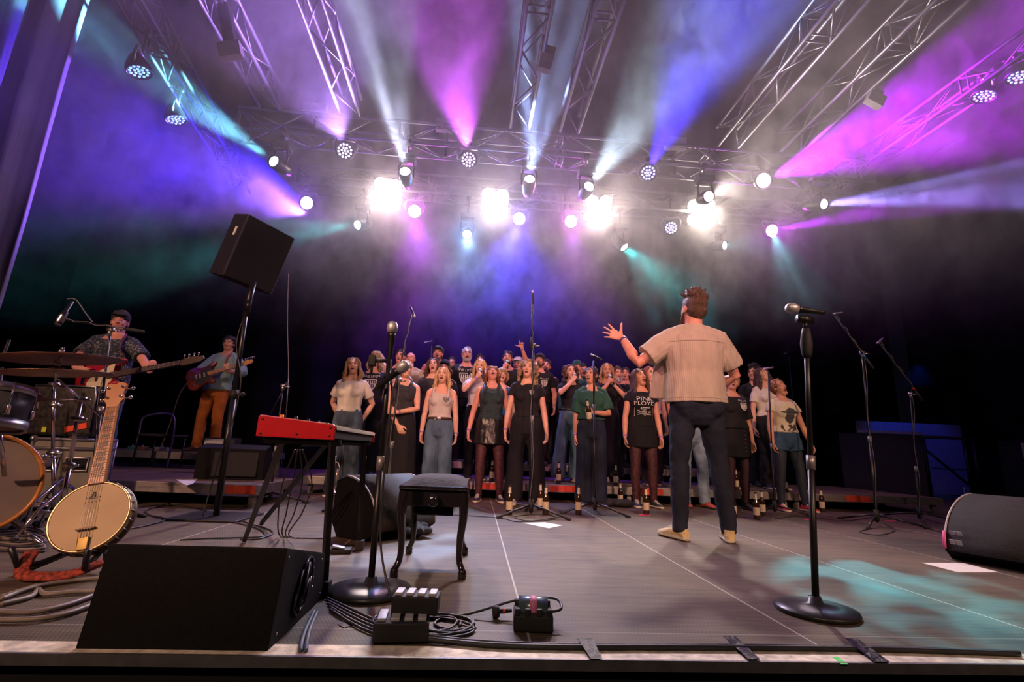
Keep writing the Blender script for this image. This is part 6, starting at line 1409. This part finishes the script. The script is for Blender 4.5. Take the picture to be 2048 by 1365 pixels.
WL = wl(bl, brz, BH, 312, 765, 4.72); WR = wl(bl, brz, BH, 150, 735, 4.62)
r, inf = person('bass player in a dark flat cap, floral shirt and blue jeans on the low riser', tuple(bl), BH, rz=brz, seed=51, sex='m', w=1.04, skin='c', hair=('short', 'brown'), hat=('cap', 'charcoal'), top=('tee', 'floral', .93, .024, .8), bottom=('jeans', 'acid' if 0 else 'jeans'), head=(12, 4, 0), mouth='s', eyes='closed', beard=None, shoes=('brown', 'w'), group=None, legs=(.12, .13),
   arms={1: dict(w=WL, h=(.6, .1, -1), d=(.3, -.5, .7), n=(-.6, .7, 0), st='fret'), -1: dict(w=WR, h=(-1, .5, -.3), d=(.85, -.35, -.3), n=(.2, .95, 0), st='relax')}, bands=[('watch', 1, BLACK)]); PEOPLE['bass'] = (r, inf)
guitar('red bass guitar with a cream pickguard held by the capped player', bass_c, nk_t-bass_c, (.05, -1, .22), mat('red_guitar_lacquer', (.38, .012, .015), .25, 0, .1, coat=.4), mat('dark_rosewood', (.045, .022, .016), .5), 1.0, True, mat('cream_pickguard', (.62, .56, .40), .4))
bm = bmesh.new(); V_, s_ = inf['V'], inf['s']; M_ = r.matrix_basis.inverted()
tube(bm, [M_ @ (bass_c+Vector((.17, -.01, .08))), V_(.13, -.17, 1.28), V_(.115, -.115, 1.38), V_(.10, -.02, 1.445), V_(.09, .10, 1.38), V_(-.03, .16, 1.2)], [(.028, .004)]*6, 8, up=(1, 0, 0)); o = mesh_obj('shoulder_strap', bm, mat('oxblood_leather', (.12, .025, .02), .5, 0, .2), r)
# guitar player
gl = Vector((at(405, 900, 7.2).x+.05, 7.2, .4)); GH = (at(436, 668, 7.2).z-.4)/1.02; grz = R(-8)
gc = at(408, 752, 6.85); gt = at(508, 724, 6.85)
WL = wl(gl, grz, GH, 449, 742, 6.86); WR = wl(gl, grz, GH, 374, 768, 6.84)
r, inf = person('guitar player with dark curly hair, sage green shirt and rust trousers', tuple(gl), GH, rz=grz, seed=52, sex='m', skin='b', hair=('curly', 'dark'), top=('tee', 'shirtg', .88, .026, 1.35), bottom=('jeans', 'rust'), head=(10, 0, 0), mouth='s', beard=('dark', 'short') if 0 else None, shoes=('brown', 's'), group=None, legs=(.17, .10), lean_x=.12,
   arms={1: dict(w=WL, h=(1, .1, -1), d=(-.1, -.2, 1), n=(-.3, .9, 0), st='fret'), -1: dict(w=WR, h=(-1, .5, -.2), d=(.7, -.2, -.7), n=(.3, .9, 0), st='fist')}); PEOPLE['gtr'] = (r, inf)
guitar('sunburst electric guitar held by the player in the sage shirt', gc, gt-gc, (.0, -1, .15), mat('sunburst_lacquer', (.16, .025, .01), .25, 0, .6, 3, coat=.4), mat('maple_neck', (.42, .20, .06), .4), .95, False, mat('black_pickguard', (.02, .02, .02), .4))
o = tobj('guitar_lead', spline([gc+Vector((-.2, .0, -.1)), gc+Vector((-.28, .0, -.3)), gc+Vector((-.33, 0, -.7)), Vector((gc.x-.36, 6.8, .42))], 8), .006, mat('brown_cable', (.12, .07, .05), .5)); tag(o, 'brown lead hanging from the sunburst guitar', 'cable')
bm = bmesh.new(); V_ = inf['V']; tube(bm, [V_(.14, -.16, 1.22), V_(.11, -.11, 1.37), V_(.09, 0, 1.45), V_(.06, .1, 1.38)], [(.026, .004)]*4, 8, up=(1, 0, 0)); mesh_obj('shoulder_strap', bm, mat('tan_leather', (.28, .08, .03), .5), r)
# effect pedals on the guitar riser
for i, (x, c) in enumerate(((325, (.3, .3, .32)), (285, (.25, .12, .05)), (265, (.1, .25, .2)))):
    t = thing('effect_pedal', ['silver effect pedal at the guitar player\'s feet', 'orange-brown effect pedal left of the silver one', 'dark green effect pedal at the end of the row'][i], 'effect pedal', Vector((at(x, 905, 6.75).x, 6.75, .4)), 0, 'effect pedals on the riser')
    bm = bmesh.new(); box(bm, (0, 0, .025), (.16 if i == 0 else .08, .10, .05), None, .006); mesh_obj('case', bm, mat('pedal_%d' % i, c, .4, .4, .2), t); bm = bmesh.new(); lathe(bm, [(0, .02), (.01, .02), (.012, 0)], Matrix.Translation((0, -.02, .05)), 10); mesh_obj('footswitch', bm, CHROME, t)

# bass drum, tom, cymbals
def drum(name, label, c, axis, r, depth, shell, head, hoop, hr=.012, lugs=8, front_hole=False):
    t = thing(name, label, 'drum', c); M = axis_m((0, 0, 0), axis)
    bm = bmesh.new(); lathe(bm, [(r*.97, 0), (r, .0), (r, -depth), (r*.97, -depth)], M, 40); o = mesh_obj('shell', bm, shell, t); 
    for z, nm in ((.004, 'drum_head'), (-depth-.004, 'rear_head')):
        bm = bmesh.new(); lathe(bm, [(0, z), (r*.5, z), (r*.985, z)], M, 40); mesh_obj(nm, bm, head, t)
    for z, sg in ((.0, 1), (-depth, -1)):
        bm = bmesh.new(); lathe(bm, [(r*1.0, z-.02*sg), (r*1.055, z-.02*sg), (r*1.06, z+.025*sg), (r*1.0, z+.025*sg), (r*.985, z+.01*sg), (r*1.0, z-.02*sg)], M, 40); mesh_obj('hoop', bm, hoop, t)
    for i in range(lugs):
        a = 2*math.pi*(i+.5)/lugs; bm = bmesh.new(); q = Vector((math.cos(a)*r*1.05, math.sin(a)*r*1.05, 0))
        tube(bm, [M @ (q+Vector((0, 0, .03))), M @ (q+Vector((0, 0, -.10)))], .004, 6); box(bm, M @ (q+Vector((0, 0, -.12))), (.02, .02, .05), M.to_3x3(), .004); mesh_obj('tension_lug', bm, CHROME, t)
    return t, M
HEADM = mat('smoky_drum_skin', (.28, .24, .20), .5, 0, .2, 5); WOOD = mat('amber_wood_hoop', (.50, .20, .035), .35, 0, .2, 9, coat=.3, stretch=(1, 1, 6))
bdc = at(-52, 985, 2.98); bdc.z = .30
t, M = drum('bass_drum', 'bass drum with an amber wooden hoop cut by the left border', bdc, (.78, -.62, .10), .262, .36, mat('amber_shell', (.30, .12, .03), .3), HEADM, WOOD, lugs=8)
bm = bmesh.new(); lathe(bm, [(0, .006), (.055, .006)], M @ Matrix.Translation((.03, -.02, 0)), 20); mesh_obj('port_hole', bm, mat('port_hole_dark', (.04, .008, .006), .8), t)
for k in (0, 1):
    a = M @ Vector((.19-.38*k, -.22, -.05)); e_ = atz(82 if k == 0 else -60, 1092)-bdc; tobj('spur', [a, Vector((e_.x, e_.y, .012-bdc.z))], .009, CHROME, t)
tc2 = at(-8, 822, 2.75)
t, M = drum('tom_drum', 'black tom drum with a round silver badge, cut by the left border', tc2+Vector((0, 0, .10)), (-.1, .15, 1), .135, .18, mat('satin_dark_shell', (.05, .055, .06), .4, .1, .2), mat('brown_drum_skin', (.25, .16, .12), .5), STEEL, lugs=6)
bm = bmesh.new(); lathe(bm, [(0, .003), (.020, .003), (.022, 0)], axis_m((.065, -.120, -.09), (.48, -.87, 0)), 18); mesh_obj('badge', bm, CHROME, t)
tobj('mounting_post', [(-.05, .1, -.2), (-.12, .28, -.45)], .012, CHROME, t)
ft = thing('drum_hardware_rack', 'chromed clamps and rods behind the bass drum', 'drum hardware', (at(40, 930, 3.4).x, 3.4, 0))
for i in range(5):
    x = -.16+.07*i; tobj('rod', [(x, 0, .02), (x+.02, .02, .42+.05*(i % 2))], .009, CHROME, ft)
    bm = bmesh.new(); box(bm, (x+.02, .02, .40), (.04, .03, .05), None, .006); ell(bm, (x+.03, -.02, .44), (.014,)*3); mesh_obj('clamp', bm, STEEL, ft)
tobj('cross_rod', [(-.2, .01, .40), (.2, .0, .43)], .010, CHROME, ft)
def cymbal(label, c, n, r, m, group='cymbals'):
    t = thing('cymbal', label, 'cymbal', c, 0, group); M = axis_m((0, 0, 0), n)
    bm = bmesh.new(); lathe(bm, [(0, .028), (r*.10, .025), (r*.17, .012), (r*.25, .006), (r*.6, -.003), (r, -.012), (r, -.014), (r*.6, -.006), (r*.25, .002), (0, .02)], M, 44); mesh_obj('plate', bm, m, t)
    bm = bmesh.new(); tube(bm, [M @ Vector((0, 0, -.05)), M @ Vector((0, 0, .06))], .005, 6); lathe(bm, [(0, .045), (.016, .045), (.016, .03), (0, .028)], M, 10); box(bm, M @ Vector((0, 0, .055)), (.03, .006, .012)); mesh_obj('wing_nut', bm, CHROME, t)
    return t
BRZ = mat('bronze', (.42, .27, .17), .38, .6, .15, 4)
cy1 = at(122, 715, 3.05); cymbal('upper cymbal with a dim purple sheen', cy1, (-.10, -.05, 1), .30, mat('plum_sheen_bronze', (.28, .17, .17), .4, .5, .2)); cy2 = at(112, 743, 2.95); cymbal('lower bright bronze cymbal', cy2, (-.08, -.06, 1), .27, BRZ)  # dim purple sheen of the upper cymbal is painted into its bronze
cy3 = at(75, 800, 3.0); cymbal('small brown cymbal pair edge beside the tom', cy3, (-.12, -.15, 1), .17, BRZ)
def cym_stand(label, base, mid, top, group='cymbal stands'):
    b = Vector(base); t = thing('cymbal_stand', label, 'cymbal stand', b, 0, group); md = Vector(mid)-b; tp = Vector(top)-b
    bm = bmesh.new(); tube(bm, [(0, 0, .10), md*.5], .014, 10); tube(bm, [md*.5, md], .0105, 10); mesh_obj('tube', bm, CHROME, t)
    dd = (tp-md).normalized(); tobj('boom_rod', [md-dd*.22, tp], .007, CHROME, t)
    for q in (md, md*.5, md*.85):
        bm = bmesh.new(); tube(bm, [q-Vector((.03, 0, 0)), q+Vector((.03, 0, 0))], .017, 8); box(bm, q+Vector((.045, -.01, 0)), (.035, .008, .014)); mesh_obj('clamp', bm, STEEL, t)
    for k in range(3):
        a = 2.0944*k+.5; lg = tobj('leg', [(0, 0, .28), (math.cos(a)*.16, math.sin(a)*.16, .16), (math.cos(a)*.27, math.sin(a)*.27, .014)], .008, CHROME, t)
        bm = bmesh.new(); ell(bm, (math.cos(a)*.27, math.sin(a)*.27, .016), (.02, .02, .015), None, 8); mesh_obj('rubber_foot', bm, RUBBER, lg); tobj('brace', [(0, 0, .12), (math.cos(a)*.16, math.sin(a)*.16, .155)], .005, CHROME, t)
sb = Vector((at(133, 985, 3.25).x, 3.25, 0))
cym_stand('chromed cymbal stand with a boom, in front of the grey flight case', sb, at(162, 800, 3.2), cy2+Vector((0, 0, -.03)))
cym_stand('second chromed stand carrying the upper cymbal', Vector((at(118, 985, 3.6).x, 3.6, 0)), at(108, 770, 3.5), cy1+Vector((0, 0, -.03)))
tobj('overhead', [(0, 0, 0), (0, 0, .01)], .001, BLACK) if 0 else None
p = Vector((at(8, 900, 3.6).x, 3.6, 0)); mic_stand('drum microphone stand at the left border', p, at(4, 735, 3.6), a0=.2, spread=.22, cord=False, group=None, collar=.5)
pencil_mic(at(12, 698, 3.5), (.2, -.3, -.9), 'slim microphone above the tom at the left border', m=BLACK)

# flight case, dark case on top of it
FC = mat('grey_flight_case_laminate', (.20, .19, .15), .55, 0, .12, 8); 
c0 = Vector((at(70, 868, 4.05).x, 4.05, 0)); cw = at(180, 868, 4.05).x-c0.x
t = thing('flight_case', 'grey flight case with recessed handles behind the cymbal stand', 'flight case', c0, R(22))
bm = bmesh.new(); box(bm, (cw/2, .25, .29), (cw, .5, .50)); mesh_obj('panel', bm, FC, t, False)
bm = bmesh.new()
for x in (0, cw):
    for y in (0, .5): tube(bm, [(x, y, .04), (x, y, .54)], .013, 6)
for z in (.04, .47, .54):
    for a, b_ in (((0, 0), (cw, 0)), ((0, .5), (cw, .5)), ((0, 0), (0, .5)), ((cw, 0), (cw, .5))): tube(bm, [(a[0], a[1], z), (b_[0], b_[1], z)], .013 if z != .47 else .016, 6)
mesh_obj('edge_profile', bm, ALU, t)
for x in (0, cw):
    for z in (.04, .54): bm = bmesh.new(); ell(bm, (x, 0, z), (.026,)*3, None, 10); mesh_obj('ball_corner', bm, STEEL, t)
for x in (.27, .73):
    bm = bmesh.new(); q = cw*x; tube(bm, [(q-.07, -.004, .30), (q+.07, -.004, .30), (q+.07, -.004, .40), (q-.07, -.004, .40), (q-.07, -.004, .30)], .009, 6); hp = mesh_obj('recessed_handle', bm, STEEL, t)
    bm = bmesh.new(); box(bm, (q, -.002, .35), (.12, .006, .08)); mesh_obj('recess', bm, mat('deep_black', (.002, .002, .003), .9, 0, 0), hp, False); tobj('grip', [(q-.045, -.010, .335), (q+.045, -.010, .335)], .008, BLACK, hp)
for x in (.1, .9):
    for y in (.08, .42): bm = bmesh.new(); tube(bm, [(cw*x-.012, y, .02), (cw*x+.012, y, .02)], .02, 10); mesh_obj('castor', bm, RUBBER, t)
t = thing('instrument_case', 'worn black case with orange-red tape lying on the flight case', 'case', Vector((at(40, 862, 4.15).x, 4.15, .565)), R(-3))
cw2 = at(185, 862, 4.15).x-at(40, 862, 4.15).x; ch = at(100, 768, 4.15).z-.565
bm = bmesh.new(); box(bm, (cw2/2, .14, ch/2), (cw2, .26, ch), None, .035); mesh_obj('shell', bm, mat('scuffed_black_case', (.025, .023, .022), .45, 0, .8, 30), t)
bm = bmesh.new(); tube(bm, [(.03, .0, ch*.97), (cw2-.03, .0, ch*.97), (cw2-.01, 0, ch*.8), (cw2-.01, 0, .05)], .006, 6); mesh_obj('metal_rim', bm, STEEL, t)
bm = bmesh.new(); box(bm, (cw2*.78, .006, .07), (.17, .004, .045), Matrix.Rotation(-.25, 3, 'Y')); mesh_obj('red_tape', bm, mat('orange_red_tape', (.70, .07, .02), .6), t, False)
bm = bmesh.new(); box(bm, (cw2*.33, .006, .045), (.035, .004, .04)); mesh_obj('yellow_tape', bm, mat('lime_tape', (.5, .6, .03), .6), t, False)
# seat loop and small items behind the bass player
t = thing('chair', 'dark chair with a curved tube back, dim behind the bass player', 'chair', Vector((at(300, 900, 6.2).x, 6.25, .2)))
tobj('back_tube', spline([(-.2, 0, .5), (-.16, 0, .62), (.12, 0, .66), (.2, 0, .5), (.2, 0, .02)], 6), .012, mat('violet_steel', (.12, .10, .25), .3, .6, .1), t); tobj('leg', [(-.2, 0, .02), (-.2, 0, .5)], .012, BLACK, t); bm = bmesh.new(); box(bm, (0, .16, .40), (.4, .34, .03), None, .01); mesh_obj('seat', bm, BLACKM, t)
for x in (-.18, .18): tobj('leg', [(x, .3, .02), (x, .3, .39)], .011, BLACK, t)

# ------------------------------------------------------------------ banjo on its stand
bc = at(180, 1033, 2.42); tip = at(229, 800, 2.62); d = (tip-bc).normalized(); fn = Vector((.12, -1, .42)); fn = (fn-d*fn.dot(d)).normalized()
t = thing('banjo', 'five-string banjo with a cream head leaning on a floor stand', 'banjo', bc); M = axis_m((0, 0, 0), fn, d)
v = d; u = v.cross(fn); r_b = .152
M = Matrix(((u.x, v.x, fn.x, 0), (u.y, v.y, fn.y, 0), (u.z, v.z, fn.z, 0), (0, 0, 0, 1)))
bm = bmesh.new(); lathe(bm, [(0, -.075), (r_b*1.02, -.07), (r_b*1.08, -.05), (r_b*1.08, -.035), (r_b, -.03), (r_b, .0)], M, 44); mesh_obj('resonator', bm, mat('dark_maple', (.10, .045, .02), .35), t)
bm = bmesh.new(); lathe(bm, [(0, .004), (r_b*.6, .004), (r_b*.97, .003)], M, 44); mesh_obj('skin', bm, mat('cream_banjo_skin', (.42, .31, .18), .6, 0, .15, 4), t)
bm = bmesh.new(); lathe(bm, [(r_b*.96, .001), (r_b*1.0, .008), (r_b*1.035, .003), (r_b*1.035, -.02), (r_b*.99, -.02)], M, 44); mesh_obj('tension_hoop', bm, mat('aged_brass', (.42, .30, .16), .35, .8, .2), t)
for i in range(24):
    a = 2*math.pi*i/24; bm = bmesh.new(); q = Vector((math.cos(a)*r_b*1.055, math.sin(a)*r_b*1.055, 0)); tube(bm, [M @ (q+Vector((0, 0, .002))), M @ (q+Vector((0, 0, -.045)))], .0025, 5); mesh_obj('bracket_hook', bm, STEEL, t)
NL = (tip-bc).length; MAPL = mat('amber_maple_neck', (.32, .11, .012), .35, 0, .1, 10, coat=.3)
bm = bmesh.new(); prism(bm, [(-.032, r_b*.96), (.032, r_b*.96), (.024, NL-.05), (-.024, NL-.05)], -.008, .014, M, .003); nk = mesh_obj('neck', bm, MAPL, t, False)
bm = bmesh.new(); nn = NL-.05-r_b*.96
for i in range(22):
    y = NL-.05-nn*1.30*(1-2**(-i/12))
    if y > r_b: prism(bm, [(-.031, y), (.031, y), (.031, y+.0022), (-.031, y+.0022)], .0142, .0155, M)
mesh_obj('frets', bm, mat('fret_dark', (.10, .05, .02), .5), nk, False)
for i in (2, 4, 6, 8, 11, 13, 15, 17):
    y = NL-.05-nn*1.30*(1-2**(-(i+.5)/12)); bm = bmesh.new(); prism(bm, [(-.018, y), (.018, y), (.018, y+.006), (-.018, y+.006)], .0143, .0158, M); mesh_obj('position_marker', bm, BLACK, nk, False)
hs = [(-.024, NL-.05), (.024, NL-.05), (.028, NL-.02), (.042, NL-.005), (.036, NL+.03), (.040, NL+.06), (.046, NL+.085), (.02, NL+.10), (0, NL+.092), (-.02, NL+.10), (-.046, NL+.085), (-.040, NL+.06), (-.036, NL+.03), (-.042, NL-.005), (-.028, NL-.02)]
bm = bmesh.new(); prism(bm, hs, -.010, .008, M, .002); hd = mesh_obj('headstock', bm, MAPL, t, False)
for x, y in ((-.03, NL+.01), (.03, NL+.01), (-.032, NL+.065), (.032, NL+.065)):
    bm = bmesh.new(); lathe(bm, [(0, .022), (.006, .02), (.007, .008)], M @ Matrix.Translation((x, y, 0)), 8); ell(bm, M @ Vector((x*2.1, y, -.012)), (.010,)*3, None, 8); tube(bm, [M @ Vector((x, y, -.012)), M @ Vector((x*2, y, -.012))], .003, 5); mesh_obj('tuner', bm, CHROME, hd)
bm = bmesh.new(); ell(bm, M @ Vector((-.012, NL+.10, -.004)), (.022, .018, .014)); mesh_obj('red_clip_tuner', bm, mat('red_rubber', (.3, .01, .01), .5), hd)
bm = bmesh.new()
for i in range(5): x = -.016+.008*i; tube(bm, [M @ Vector((x*1.3, -r_b*.85, .012)), M @ Vector((x*1.3, -r_b*.38, .022)), M @ Vector((x*.9, NL-.05, .019))], .0009, 4)
mesh_obj('strings', bm, STEEL, t)
bm = bmesh.new(); box(bm, M @ Vector((0, -r_b*.38, .012)), (.07, .006, .018), M.to_3x3()); mesh_obj('bridge', bm, mat('bridge_wood', (.18, .08, .03), .5), t, False)
bm = bmesh.new(); box(bm, M @ Vector((0, -r_b*.80, .012)), (.040, .055, .010), M.to_3x3(), .003); mesh_obj('tailpiece', bm, mat('brass', (.34, .24, .07), .5, .6, .1), t)
bm = bmesh.new()
for i in range(5):
    for j in (0, 1): ell(bm, M @ Vector((-.026+.013*i, r_b*(.42+.13*j), .0045)), (.0032, .0032, .001), M.to_3x3(), 8)
for k in range(3): box(bm, M @ Vector((0, r_b*(.60+.05*k), .0045)), (.024-.006*k, .004, .001), M.to_3x3())
ell(bm, M @ Vector((0, r_b*.56, .0045)), (.010, .010, .001), M.to_3x3(), 10)
mesh_obj('printed_emblem', bm, BLACK, t)
t = thing('banjo_stand', 'black folding instrument stand holding the banjo', 'instrument stand', Vector((bc.x, bc.y+.02, 0)))
for k in (-1, 1):
    a0_ = Vector((.10*k, -.10, .05)); tobj('arm', [(0.03*k, .08, .10), a0_, (.13*k, -.17, .05), (.13*k+.02*k, -.20, .13)], .012, BLACK, t)
    f = Vector((.17*k, -.10, .012)); lg = tobj('leg', [(0.03*k, .08, .10), f], .012, BLACK, t); bm = bmesh.new(); ell(bm, f+Vector((0, 0, .006)), (.022, .022, .018), None, 10); mesh_obj('rubber_foot', bm, RUBBER, lg)
tobj('leg', [(0, .08, .10), (0, .32, .012)], .012, BLACK, t); tobj('upright', [(0, .08, .08), (0, .15, .30)], .010, BLACK, t)
ST = mat('embroidered_strap', (.22, .03, .015), .8, 0, .9, 70)
o = tobj('instrument_strap', spline([bc+Vector((-.13, -.10, -bc.z+.10)), bc+Vector((-.10, -.16, -bc.z+.03)), bc+Vector((0, -.17, -bc.z+.022)), bc+Vector((.09, -.15, -bc.z+.03)), bc+Vector((.15, -.08, -bc.z+.06))], 6), [(.026, .009)]*25, ST, None, 8, up=(0, 0, 1)); tag(o, 'embroidered red strap hanging on the floor under the banjo', 'strap')

# trumpet behind the keyboard, right background
t = thing('trumpet', 'small trumpet standing behind the keyboard legs', 'trumpet', Vector((at(672, 905, 4.6).x, 4.6, 0))); BR = mat('silver_brass', (.60, .52, .50), .25, .9, .1)
bm = bmesh.new(); lathe(bm, [(.055, .16), (.035, .18), (.015, .22), (.007, .30), (.006, .48), (0, .48)], None, 18); mesh_obj('bell', bm, BR, t)
bm = bmesh.new()
for k in range(3): tube(bm, [(.035, .022*k-.02, .25), (.035, .022*k-.02, .36)], .008, 8)
tube(bm, [(0, 0, .42), (.03, 0, .42), (.045, 0, .38), (.045, 0, .22), (.02, 0, .2)], .005, 6); mesh_obj('valves', bm, BR, t); bm = bmesh.new(); lathe(bm, [(0, 0), (.07, 0), (.06, .012), (.012, .02), (.010, .17), (0, .17)], None, 14); mesh_obj('peg_stand', bm, BLACK, t)

t = thing('equipment_case', 'tall dark case with an aluminium top rail behind the boom stands', 'flight case', (6.9, 8.3, 0), R(-4))
bm = bmesh.new(); box(bm, (.55, .35, .57), (1.0, .7, 1.12)); mesh_obj('panel', bm, mat('dark_grey_laminate', (.05, .045, .055), .6, 0, .1), t, False)
bm = bmesh.new(); box(bm, (.50, -.01, 1.155), (1.15, .05, .035)); mesh_obj('top_rail', bm, mat('dull_rail', (.45, .38, .45), .5, .3), t, False)
BLUEP = mat('grey_blue_panel', (.20, .22, .28), .7, 0, .15)
t = thing('guard_railing', 'dark guard railing in front of the blue-lit panel at the right', 'railing', (8.35, 8.6, 0))
tobj('top_rail', [(-.05, 0, 1.12), (2.3, -.1, 1.12)], .03, BLACK, t)
for x in (0, .78, .95, 2.2): tobj('post', [(x, -.04*x, 0), (x, -.04*x, 1.1)], .03, BLACK, t)
tobj('brace', [(0, 0, .9), (.8, 0, .25)], .022, BLACK, t); tobj('brace', [(.95, 0, .45), (1.4, 0, .0)], .022, BLACK, t); tobj('cross_bar', [(.1, 0, .55), (2.0, 0, .55)], .012, BLACK, t)
bm = bmesh.new(); box(bm, (9.5, 10.1, .75), (2.4, .06, 1.5)); o = mesh_obj('backdrop_panel', bm, BLUEP, None, False); tag(o, 'panel lit deep blue behind the guard railing', 'panel')
t = thing('monitor_rack', 'black rack with a pale metal frame edge at the right border', 'equipment rack', (9.6, 8.0, 0))
bm = bmesh.new(); box(bm, (.45, .2, .6), (.9, .4, 1.0), None, .02); mesh_obj('body', bm, BLACKM, t, False); tobj('frame_edge', [(0, -.02, 1.05), (.02, -.02, .5), (.10, -.02, .42), (.9, -.02, .44)], .02, mat('dull_rail', (.45, .38, .45), .5, .3), t)
bl_ = spot((8.9, 9.0, 2.6), (9.5, 10.1, .8), 60, (.02, .08, 1), 70, .5, .1)
hz_o = haze_box('stage_haze', -9.3, 9.5, 1.9, 11.0, 2.2, 7.9, hm)
hz_o['kind'] = 'stuff'; hz_o['label'] = 'drifting smoke haze in the beams under the lighting trusses'; hz_o['category'] = 'haze'
